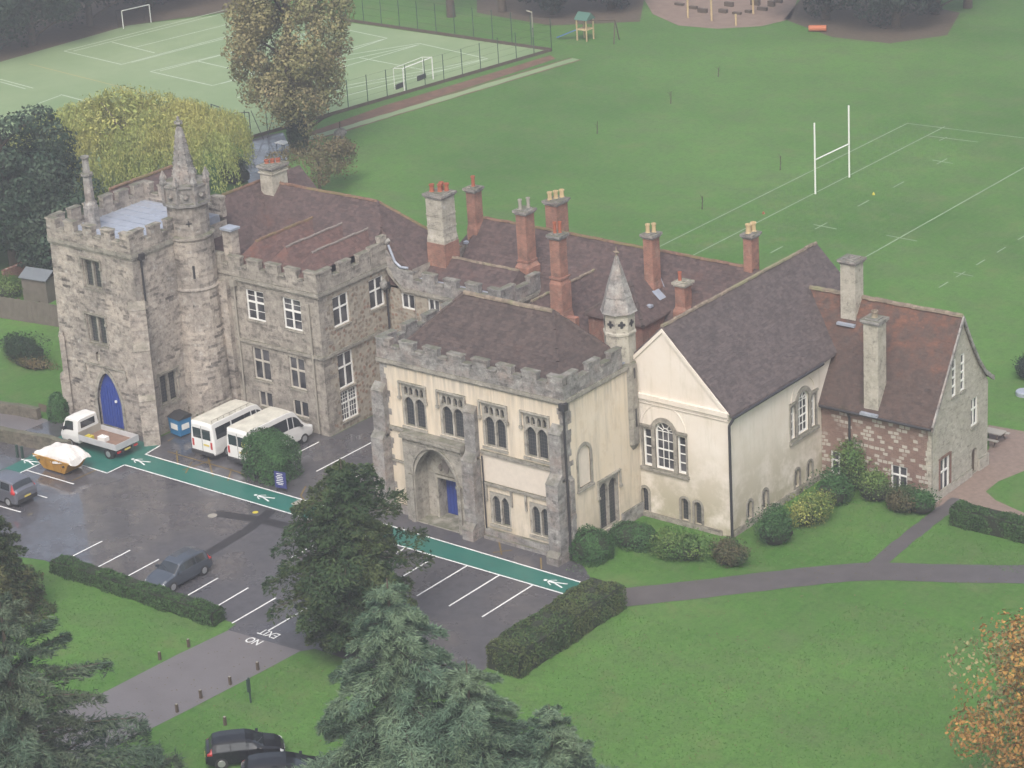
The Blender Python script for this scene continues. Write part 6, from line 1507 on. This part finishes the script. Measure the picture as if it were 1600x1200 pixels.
def broadleaf(label, cat, base, h, rad, mat, zb=.25, clumps=60, per=420, leaf=.3, seed=1, name='tree', sq=.75, cr=.28, trunk_r=None, group=None, mat2=None, shape=1.0, gaps=0.0):
    rng = np.random.default_rng(seed); t = thing(name, label, cat, tuple(base), world=True, group=group)
    limbs(t, base, h*.85, trunk_r or h*.028, rad*.85, 9, seed=seed, z0=zb+.05)
    Vs, Fs = [], []; Vs2, Fs2 = [], []; b = np.array(base); zc = h*(zb+1)/2; rz = h*(1-zb)/2
    for i in range(clumps):
        d = unit(rng, 1)[0]; k = rng.uniform(.25, 1)**.45 
        wz = d[2]; rr = rad*(1-(max(0, wz)**2)*.25*shape)*rng.uniform(.72, .98)
        c = b+np.array([d[0]*rr*k, d[1]*rr*k, zc+d[2]*rz*.86*k]); r = rad*cr*rng.uniform(.7, 1.25)
        V, Fq = puff(c, r, int(per*rng.uniform(.7, 1.2)), leaf, .62, rng, (1, 1, sq))
        if mat2 and rng.random() < .35: Vs2.append(V); Fs2.append(Fq)
        else: Vs.append(V); Fs.append(Fq)
    leaf_obj('crown', Vs, Fs, mat, t, base)
    if Vs2: leaf_obj('crown', Vs2, Fs2, mat2, t, base)
    return t
def conifer(label, base, h, R0, mat, z0=.06, whorls=26, per_w=9, droop=.25, leaf=.34, dens=150, seed=1, power=.85, name='conifer', cat='conifer', asp=.16, flat=.28, lift=.15, tipr=.5, rand=.22, group=None, irregular=0.0, prof=None):
    """boughs in whorls round a trunk; each bough is a flattened, ragged spray of needle tufts"""
    rng = np.random.default_rng(seed); t = thing(name, label, cat, tuple(base), world=True, group=group); b = np.array(base, float)
    tr = MB().path([Vector(b)+Vector((0, 0, h*j/6)) for j in range(7)], [h*.028*(1-.92*j/6) for j in range(7)], 8)
    Vs, Fs = [], []
    for wi in range(whorls):
        f = (wi+rng.uniform(-.3, .3))/whorls; f = min(max(f, 0), .985); z = h*(z0+(1-z0)*f)
        L0 = R0*(1-f)**power+.25
        if prof: L0 = R0*np.interp(f, *prof)
        nb = max(4, int(per_w*(.6+.6*(1-f))))
        a0 = rng.uniform(0, 6.28)
        for k in range(nb):
            a = a0+2*math.pi*k/nb+rng.uniform(-.25, .25); L = L0*rng.uniform(1-rand, 1+rand)*(1+irregular*math.sin(a*2+seed))
            dr = np.array([math.cos(a), math.sin(a), 0]); sd = np.array([-dr[1], dr[0], 0])
            n = int(dens*(L/R0)*rng.uniform(.8, 1.2)+26)
            s = rng.random(n)**.62                      # along the bough
            wd = L*flat*(np.sin(np.pi*np.clip(s*.93+.05, 0, 1))**.7)*(1-.35*s)
            off = rng.uniform(-1, 1, n)
            zz = lift*L*s-droop*L*s*s-.10*L*np.abs(off)*s
            C = b+dr*(L*s)[:, None]+sd*(off*wd)[:, None]; C[:, 2] += z+zz+rng.normal(0, .018*L+.03, n)
            out = dr*.75+sd*(off*.9)[:, None]+np.array([0, 0, .1]); out = out+rng.normal(size=(n, 3))*.35
            N = np.tile(np.array([0, 0, 1.0]), (n, 1))+dr*.35+rng.normal(size=(n, 3))*.55
            Vs_, Fq = quads(C, N, leaf, asp, rng, out); Vs.append(Vs_); Fs.append(Fq)
            # upright little tufts hide the bare centre lines
            m_ = n//2; V2, F2 = quads(C[:m_]+rng.normal(0, .06, (m_, 3)), rng.normal(size=(m_, 3))+dr*.6, leaf*.8, asp*1.5, rng, out[:m_]); Vs.append(V2); Fs.append(F2)
            if k % 2 == 0: tr.path([Vector(b)+Vector((0, 0, z)), Vector(b+dr*L*.5)+Vector((0, 0, z+lift*L*.5-droop*L*.25)), Vector(b+dr*L*.92)+Vector((0, 0, z+lift*L*.92-droop*L*.85))], [h*.006*(1.2-f), h*.004*(1.2-f), .015], 4)
    part('trunk', tr, 'bark', t); leaf_obj('crown', Vs, Fs, mat, t, base); return t
def bush(label, base, rx, ry, h, mat, seed=1, boxy=2.6, n=5000, leaf=.13, name='shrub', cat='shrub', tight=True, group=None, lumps=6, mat2=None):
    rng = np.random.default_rng(seed); t = thing(name, label, cat, tuple(base), world=True, group=group); b = np.array(base, float)
    Vs, Fs = [], []
    if tight:
        d = unit(rng, n); d[:, 2] = np.abs(d[:, 2]); e = np.abs(d)**.75*np.sign(d); e /= np.maximum(np.abs(e[:, 0])**boxy+np.abs(e[:, 1])**boxy+np.abs(e[:, 2])**boxy, 1e-6)[:, None]**(1/boxy)
        k = rng.uniform(.9, 1.02, n)[:, None]; C = b+e*k*np.array([rx, ry, h]); 
        q_ = C-b; C = b+q_*(1+.055*np.sin(q_[:, [1]]*3.1+seed)*np.cos(q_[:, [0]]*2.7+seed*2)+.045*np.sin(q_[:, [2]]*5+q_[:, [0]]*4)); N = d+rng.normal(size=(n, 3))*.45; V, Fq = quads(C, N, leaf, .7, rng); Vs.append(V); Fs.append(Fq)
        core = MB().ico((b[0], b[1], b[2]+h*.42), 1.0, 3, (rx*.88, ry*.88, h*.5)); part('branches', core, 'twig_dark', t)
    else:
        for i in range(lumps):
            a = rng.uniform(0, 6.28); k = rng.uniform(0, .6); r = rng.uniform(.42, .62)
            c = b+np.array([math.cos(a)*k*rx, math.sin(a)*k*ry, h*rng.uniform(.32, .62)])
            V, Fq = puff(c, 1.0, n//lumps, leaf, .65, rng, (rx*r, ry*r, h*.42), .55, .35); Vs.append(V); Fs.append(Fq)
        core = MB().ico((b[0], b[1], b[2]+h*.3), 1.0, 2, (rx*.6, ry*.6, h*.35), .1, seed); part('branches', core, 'twig_dark', t)
    m_ = n//18; d = unit(rng, m_); d[:, 2] = np.abs(d[:, 2])+.3; L_ = rng.uniform(.0, .16 if tight else .34, m_)[:, None]      # stray shoots
    C = b+np.array([0, 0, h*(.05 if tight else .35)])+d*np.array([rx, ry, h*(.93 if tight else .6)])*(.98 if tight else .9)*np.minimum(1, 1/np.maximum(.8, np.linalg.norm(d, axis=1)))[:, None]+d*L_; V, Fq = quads(C, d+rng.normal(size=(m_, 3))*.6, leaf*1.3, .45, rng, d); Vs.append(V); Fs.append(Fq)
    leaf_obj('foliage', Vs, Fs, mat, t, base); return t
def hedge(label, x0, x1, y0, y1, h, mat='hedge_leaf', seed=1, dens=260, leaf=.13, top=None):
    """clipped hedge: dense twigs inside, leaves all over its faces"""
    rng = np.random.default_rng(seed); base = ((x0+x1)/2, (y0+y1)/2, 0); t = thing('clipped_hedge', label, 'hedge', base, world=True)
    core = MB().box(x0+.08, x1-.08, y0+.08, y1-.08, 0, h-.08); part('branches', core, 'twig_dark', t)
    Cs, Ns = [], []; X, Y = x1-x0, y1-y0
    def add(n, f, nrm): 
        u, v = rng.random(n), rng.random(n); C = np.array([f(a, b_) for a, b_ in zip(u, v)]); Cs.append(C); Ns.append(np.tile(np.array(nrm, float), (n, 1)))
    add(int(X*Y*dens), lambda a, b_: (x0+a*X, y0+b_*Y, h), (0, 0, 1))
    add(int(X*h*dens), lambda a, b_: (x0+a*X, y0, b_*h), (0, -1, .2)); add(int(X*h*dens*.5), lambda a, b_: (x0+a*X, y1, b_*h), (0, 1, .2))
    add(int(Y*h*dens), lambda a, b_: (x1, y0+a*Y, b_*h), (1, 0, .2)); add(int(Y*h*dens), lambda a, b_: (x0, y0+a*Y, b_*h), (-1, 0, .2))
    C = np.concatenate(Cs); N = np.concatenate(Ns); n = len(C)
    # soften the box: round the top edges, let the faces billow a little
    cx, cy = base[0], base[1]; rx, ry = X/2, Y/2; er = .22
    ex = np.clip((np.abs(C[:, 0]-cx)-(rx-er))/er, 0, 1); ey = np.clip((np.abs(C[:, 1]-cy)-(ry-er))/er, 0, 1); ez = np.clip((C[:, 2]-(h-er))/er, 0, 1)
    e = np.maximum(ex, ey); C[:, 2] -= er*.5*(e*ez)**1.5; C[:, 0] -= np.sign(C[:, 0]-cx)*er*.4*ex*ez; C[:, 1] -= np.sign(C[:, 1]-cy)*er*.4*ey*ez
    wv = .07*np.sin(C[:, 0]*1.7+C[:, 1]*1.3)+.05*np.sin(C[:, 0]*4.1+C[:, 2]*3)+.04*np.sin(C[:, 1]*5.3)
    C += N*(wv+rng.normal(0, .035, n))[:, None]
    V, Fq = quads(C, N+rng.normal(size=(n, 3))*.5, leaf, .7, rng); leaf_obj('foliage', [V], [Fq], mat, t, base); return t
def willow(label, base, h, R0, seed=3):
    rng = np.random.default_rng(seed); t = thing('willow_tree', label, 'willow', tuple(base), world=True); b = np.array(base, float)
    limbs(t, base, h*.8, .5, R0*.7, 10, seed=seed); Vs, Fs = [], []
    heads = [(b+np.array([0, 0, h*.55]), R0*.62)]
    for i in range(26):
        a = i*2.4; k = R0*(.25+.6*math.sqrt((i+.5)/26)); heads.append((b+np.array([math.cos(a)*k, math.sin(a)*k, h*(.88-.42*(k/R0)**2)+rng.uniform(-.6, .4)]), R0*rng.uniform(.16, .26)))
    for c, r in heads[1:]:
        for s in range(120):
            d = unit(rng, 1)[0]; d[2] = abs(d[2])*.9; p0 = c+d*r*np.array([1, 1, .7]); Ls = rng.uniform(1.2, 4.2)*(.4+.6*np.hypot(*(p0-b)[:2])/R0); Ls = min(Ls, p0[2]-.3); n = int(Ls*13)+7
            f = rng.random(n)[:, None]; out = (p0-b)*np.array([1, 1, 0])/R0
            C = p0+out*f*.5+np.array([0, 0, -1])*Ls*f+rng.normal(0, .10, (n, 3)); N = rng.normal(size=(n, 3)); N[:, 2] *= .3
            V, Fq = quads(C, N, .28, .28, rng, np.tile(np.array([0, 0, -1.0]), (n, 1))+rng.normal(size=(n, 3))*.4); Vs.append(V); Fs.append(Fq)
    V, Fq = puff(heads[0][0], R0*.7, 6000, .35, .4, rng, (1, 1, .7), .6, .1); Vs.append(V); Fs.append(Fq)
    leaf_obj('crown', Vs, Fs, 'willow_leaf', t, base); return t

MT['twig_dark'] = plain('inner_twigs', (.022, .028, .015), .95, var=.4, scale=3)
MT['hedge_leaf'] = leaf_mat('hedge_leaf', (.022, .055, .016), (.05, .105, .03), scale=1.2)
MT['hedge_mid'] = leaf_mat('clipped_hedge_leaf', (.024, .052, .018), (.06, .105, .034), (.10, .10, .035), .5, .7)
MT['hedge_brown'] = leaf_mat('yew_hedge_leaf', (.022, .045, .016), (.055, .085, .03), (.10, .075, .03), .5, 1.0)
MT['bush_leaf'] = leaf_mat('bush_leaf', (.022, .062, .02), (.055, .13, .042), scale=1.6)
MT['bright_leaf'] = leaf_mat('bright_shrub_leaf', (.035, .085, .02), (.09, .17, .05), (.20, .26, .08), .5, 1.2)
MT['yellow_leaf'] = leaf_mat('golden_shrub_leaf', (.035, .08, .02), (.10, .17, .045), (.36, .36, .10), .75, .55)
MT['mixed_leaf'] = leaf_mat('shrub_leaf', (.028, .055, .022), (.07, .11, .045), (.13, .075, .05), .5, 1.2)
MT['yew_leaf'] = leaf_mat('yew_leaf', (.014, .036, .014), (.046, .082, .030), (.10, .11, .035), .4, .5)
MT['cedar_leaf'] = leaf_mat('blue_cedar_needles', (.036, .074, .046), (.135, .215, .145), (.18, .23, .125), .4, .5)
MT['cedar_dark'] = leaf_mat('dark_cedar_needles', (.026, .052, .032), (.090, .142, .095), (.11, .12, .07), .4, .4)
MT['evergreen'] = leaf_mat('dark_evergreen_leaf', (.010, .022, .016), (.030, .052, .036), scale=.4)
MT['oak_leaf'] = leaf_mat('dark_green_leaf', (.014, .034, .022), (.042, .078, .045), (.12, .14, .10), .25, .6)
MT['willow_leaf'] = leaf_mat('willow_leaf', (.18, .225, .06), (.33, .375, .125), (.46, .40, .13), .5, .3)
MT['autumn_leaf'] = leaf_mat('autumn_leaf', (.16, .165, .075), (.27, .26, .12), (.29, .22, .11), .4, .35)
MT['orange_leaf'] = leaf_mat('orange_autumn_leaf', (.14, .08, .03), (.36, .19, .06), (.44, .27, .07), .5, .6)
MT['autumn_brown'] = leaf_mat('tan_autumn_leaf', (.17, .165, .08), (.28, .255, .13), (.29, .21, .11), .5, .5)
MT['ivy'] = leaf_mat('ivy_leaf', (.012, .03, .016), (.035, .065, .03), scale=1.0)
MT['brown_leaf'] = leaf_mat('thin_brown_leaf', (.10, .075, .04), (.17, .135, .07), (.09, .11, .05), .5, .6)

# foreground
b = at(558, 1010); conifer('broad dark green yew tree standing at the corner of the car park', b, height_at(b, 718), 3.75, 'yew_leaf', .03, 22, 9, .22, .28, 330, 5, .50, 'yew_tree', 'yew tree', .34, .42, .2, rand=.36, irregular=.10, prof=((0, .1, .25, .45, .7, .9, 1), (.36, .58, .86, 1.0, .76, .44, .12)))
b = at(640, 1330); conifer('blue-green cedar with feathery boughs in the bottom centre', b, height_at(b, 903), 7.0, 'cedar_leaf', .02, 19, 8, .40, .42, 1250, 7, .82, 'cedar_tree', 'cedar tree', .11, .30, .20, rand=.30, irregular=.08)
b = at(752, 1360); conifer('second blue-green cedar just right of the large one at the bottom', b, height_at(b, 1030), 6.6, 'cedar_leaf', .02, 16, 8, .40, .42, 1100, 17, .82, 'cedar_tree', 'cedar tree', .11, .30, .20, rand=.30, irregular=.08)
b = at(872, 1345); conifer('smaller conifer at the lower right of the two cedars', b, height_at(b, 1100), 4.6, 'cedar_leaf', .02, 15, 8, .28, .38, 600, 8, .8, 'conifer', 'conifer', .14, .32)
b = at(58, 1345); conifer('wide dark cedar with flat spreading boughs in the bottom left corner', b, height_at(b, 925), 7.0, 'cedar_dark', .02, 17, 8, .16, .42, 760, 11, .72, 'cedar_tree', 'cedar tree', .13, .20, .24, rand=.34, irregular=.08)
b = at(-22, 965); conifer('olive-green conifer cut off by the left edge beside the car park', b, height_at(b, 770), 3.2, 'hedge_brown', .02, 20, 9, .2, .28, 260, 13, .55, 'conifer', 'conifer', .3, .45)
b = at(1782, 1330); broadleaf('orange and yellow autumn tree in the bottom right corner', 'autumn tree', b, height_at(b, 930), 9.4, 'orange_leaf', .05, 190, 300, .22, 21, 'autumn_tree', .7, .19, mat2='autumn_leaf')
# hedges
hedge('long clipped hedge between the parked hatchback and the lawn', -24.3, -10.9, -17.5, -16.45, .9, seed=1)
hedge('tall clipped hedge between the parking bays and the big lawn', 5.3, 7.6, -13.2, -3.5, 1.5, 'hedge_mid', seed=2, dens=230)
hedge('dark clipped hedge along the gravel path at the right edge', 17.6, 27.5, 15.2, 16.5, 1.2, seed=3)
def shr(label, px, py, rx, ry, h, mat, **k):
    b = at(px, py); return bush(label, (b[0], b[1], 0), rx, ry, h, mat, **k)
shr('big round clipped bush beside the minibuses', 425, 744, 1.72, 1.35, 2.95, 'bush_leaf', seed=4, n=10500, boxy=4.5)
shr('round clipped bush against the hall corner buttress', 924, 872, 1.25, 1.20, 1.90, 'bush_leaf', seed=5, n=5000, leaf=.11)
shr('low clipped bush below the tall hall side window', 990, 850, 1.60, 1.10, 1.30, 'bush_leaf', seed=6, n=3500, leaf=.11)
shr('wide light green shrub below the gable window', 1066, 870, 2.10, 1.50, 1.65, 'bright_leaf', seed=7, n=7000, tight=False, lumps=9)
shr('small olive shrub at the gabled wing corner', 1140, 880, 1.40, 1.10, 1.40, 'mixed_leaf', seed=8, n=4200, tight=False, lumps=7)
shr('dense dark green shrub at the corner of the gabled wing', 1212, 846, 1.69, 1.69, 2.12, 'bush_leaf', seed=9, n=6500, tight=False, lumps=8)
shr('light green and gold shrub against the pale rendered wall', 1262, 815, 1.43, 1.95, 1.88, 'yellow_leaf', seed=10, n=6000, tight=False, lumps=8)
shr('dark green shrub between the golden shrub and the brick corner', 1300, 785, 1.56, 1.69, 2.12, 'bush_leaf', seed=17, n=5200, tight=False, lumps=7)
shr('tall shrub growing up between the two cottage windows', 1330, 762, 1.23, 1.17, 3.25, 'bright_leaf', seed=11, n=5500, tight=False, lumps=8)
shr('bright green shrub under the cottage wall', 1364, 780, 1.56, 1.23, 2.00, 'bright_leaf', seed=12, n=5200, tight=False, lumps=8)
shr('reddish green shrub below the right-hand cottage window', 1408, 795, 1.56, 1.17, 1.62, 'mixed_leaf', seed=13, n=5200, tight=False, lumps=8)
shr('dark rounded shrub at the stone corner of the cottage', 1440, 800, 1.23, 1.10, 1.44, 'bush_leaf', seed=14, n=4200, tight=False, lumps=7)
shr('dark clipped bush beside the tower corner', 93, 655, 0.75, 0.75, 1.90, 'bush_leaf', seed=15, n=3500)
shr('spreading dark yew with bleached lower twigs on the left lawn', 42, 562, 2.60, 1.80, 1.90, 'ivy', seed=16, n=9000, tight=False, lumps=14, name='yew_bush')
shr('dry brown plant skirt round the spreading yew', 48, 572, 2.50, 1.10, 0.70, 'brown_leaf', seed=26, n=3000, tight=False, lumps=10, name='dry_plant', cat='plant')
shr('dark shrub at the right edge above the round cover', 1612, 590, 1.40, 1.40, 1.60, 'evergreen', seed=18, n=3500, tight=False, lumps=6)
shr('green shrub behind the tower battlements under the willow', 368, 285, 2.40, 1.80, 2.30, 'oak_leaf', seed=19, n=6000, tight=False, lumps=8)
shr('shadowy shrub by the garden fence left of the shed', 12, 462, 2.00, 1.60, 1.60, 'bright_leaf', seed=20, n=4500, tight=False, lumps=8)
shr('green shrub creeping by the tower wall behind the waste bin', 318, 655, 1.10, 0.80, 1.10, 'mixed_leaf', seed=24, n=2500, tight=False, lumps=6)
# behind the palace
b = at(468, 240); t = broadleaf('tall thinning autumn tree with an ivy-clad trunk by the sports court', 'autumn tree', b, 23, 6.4, 'autumn_leaf', .04, 230, 230, .30, 31, 'autumn_tree', 1.2, .17, mat2='autumn_brown', trunk_r=.45)
rng = np.random.default_rng(5); V, Fq = puff((b[0], b[1], 1.9), 1.0, 4200, .22, .8, rng, (1.0, 1.0, 2.3), .5, .5); leaf_obj('ivy', [V], [Fq], 'ivy', t, b)
b = at(500, 300); broadleaf('thin brown-leaved small tree on the lawn behind the chimney', 'small tree', b, 5.0, 4.2, 'brown_leaf', .2, 46, 130, .22, 33, 'small_tree', .7, .26)
b = at(208, 320); willow('yellow-green weeping willow behind the stone tower', b, height_at(b, 152), 10.2)
for i, (px, py, top, rd, lb) in enumerate(((25, 420, 137, 6.6, 'big dark green tree at the left edge beside the willow'), (-65, 400, 175, 6.0, 'dark green tree mostly outside the left edge'), (100, 440, 300, 3.8, 'low dark tree behind the shed and the tower'))):
    b = at(px, py); broadleaf(lb, 'tree', b, height_at(b, top), rd, 'oak_leaf', .05, 80, 340, .34, 40+i, 'dark_tree', .8, .27, group='dark trees at the left edge')
for i, (px, py, rd, h, lb) in enumerate(((-40, 105, 7, 14, 'dark evergreen mass at the far left corner'), (60, 82, 7, 14, 'dark evergreen at the top left above the court'), (150, 52, 7, 13, 'dark evergreen left of the far goal'), (245, 22, 7, 13, 'dark evergreen behind the far goal'), (330, 2, 6, 12, 'dark evergreen at the top edge right of the far goal'))):
    b = at(px, py); b = (b[0]-3, b[1]+2, 0); broadleaf(lb, 'evergreen tree', b, h, rd, 'oak_leaf' if i < 2 else 'evergreen', .02, 60, 260, .42, 50+i, 'evergreen_tree', .9, .30, group='dark evergreens beyond the court')
for i, (px, py, rd, h, lb) in enumerate(((865, 22, 5.5, 13, 'dark evergreen at the top edge above the play tower'), (955, 14, 4.8, 12, 'dark evergreen at the top edge left of the play area'), (1290, 30, 6.2, 15, 'huge dark evergreen with a low skirt, nearest the orange tunnel'), (1400, 42, 6.6, 15, 'huge dark evergreen touching the lawn at the top right'), (1462, 22, 4.2, 13, 'dark evergreen at the right of the top right group'))):
    b = at(px, py); broadleaf(lb, 'evergreen tree', b, h, rd, 'evergreen', .0, 75, 300, .36, 60+i, 'evergreen_tree', .9, .27, group='dark evergreens round the play area')
for i, (px, py, lb) in enumerate(((705, 26, 'pale tree trunk behind the court fence, left one'), (785, 18, 'pale tree trunk behind the court fence, right one'), (1512, 12, 'tree trunk at the top edge of the lawn near the evergreens'))):
    b = at(px, py); broadleaf(lb, 'tree', b, 20, 6, 'autumn_leaf', .42, 40, 200, .35, 70+i, 'tree', .8, .28, trunk_r=.42, group='trees whose trunks show at the top edge')

MT['grass_blade'] = leaf_mat('grass_blade', (.05, .145, .026), (.10, .23, .05), (.15, .21, .06), .3, .4)
rng = np.random.default_rng(78); n = 150000; C = np.stack([rng.uniform(-42, 34, n), rng.uniform(-34, 16, n), np.full(n, .02)], 1); X_, Y_ = C[:, 0], C[:, 1]
k_ = ((X_ > 7.8) & (Y_ < -3.6)) | ((X_ > 1.6) & (X_ < 16) & (Y_ > -1.3+(X_-3)*.75*(X_ > 3)) & (Y_ < 17) & ~((X_ < 7.7) & (Y_ > 7.1))) | ((X_ > -4.5) & (X_ < 7.8) & (Y_ < -17.6)) | ((X_ < -10.4-(Y_ < -20)*.6) & (X_ > -26) & (Y_ < -17.7)) | ((X_ > 17) & (Y_ > 11.5) & (Y_ < 15.2)) | ((X_ > 18) & (Y_ < 4))
C = C[k_]; V, Fq = quads(C, rng.normal(size=(len(C), 3))*np.array([1, 1, .5]), .12, .35, rng, np.tile(np.array([0, 0, 1.0]), (len(C), 1))+rng.normal(size=(len(C), 3))*.5)
V[:, 2] = np.maximum(V[:, 2], .003); o = arr_mesh('grass_tufts', V, Fq, 'grass_blade'); o['kind'] = 'stuff'
# scattered fallen leaves on the near lawn
rng = np.random.default_rng(77); n = 2600; C = np.stack([rng.uniform(-10, 30, n), rng.uniform(-28, 14, n), np.full(n, .02)], 1)
C = C[(C[:, 0] > 8) | (C[:, 1] < -17.6)]; V, Fq = quads(C, np.tile(np.array([0, 0, 1.0]), (len(C), 1))+rng.normal(size=(len(C), 3))*.2, .11, .7, rng); V[:, 2] = np.maximum(V[:, 2], .005)
o = arr_mesh('fallen_leaves', V, Fq, 'brown_leaf'); o['kind'] = 'stuff'

# ================================================================ AIR
hz = MB().box(-300, 160, -140, 480, -1.0, 67.0); m = Mat('haze'); m.t.nodes.remove(m.b)
pv = m.t.nodes.new('ShaderNodeVolumePrincipled'); pv.inputs['Color'].default_value = (.86, .88, .95, 1); pv.inputs['Density'].default_value = HAZE; pv.inputs['Anisotropy'].default_value = 0.2
m.t.links.new(pv.outputs[0], m.t.nodes['Material Output'].inputs['Volume']); MT['haze'] = m.m
if HAZE > 0: struct('haze', hz, 'haze', 'stuff')
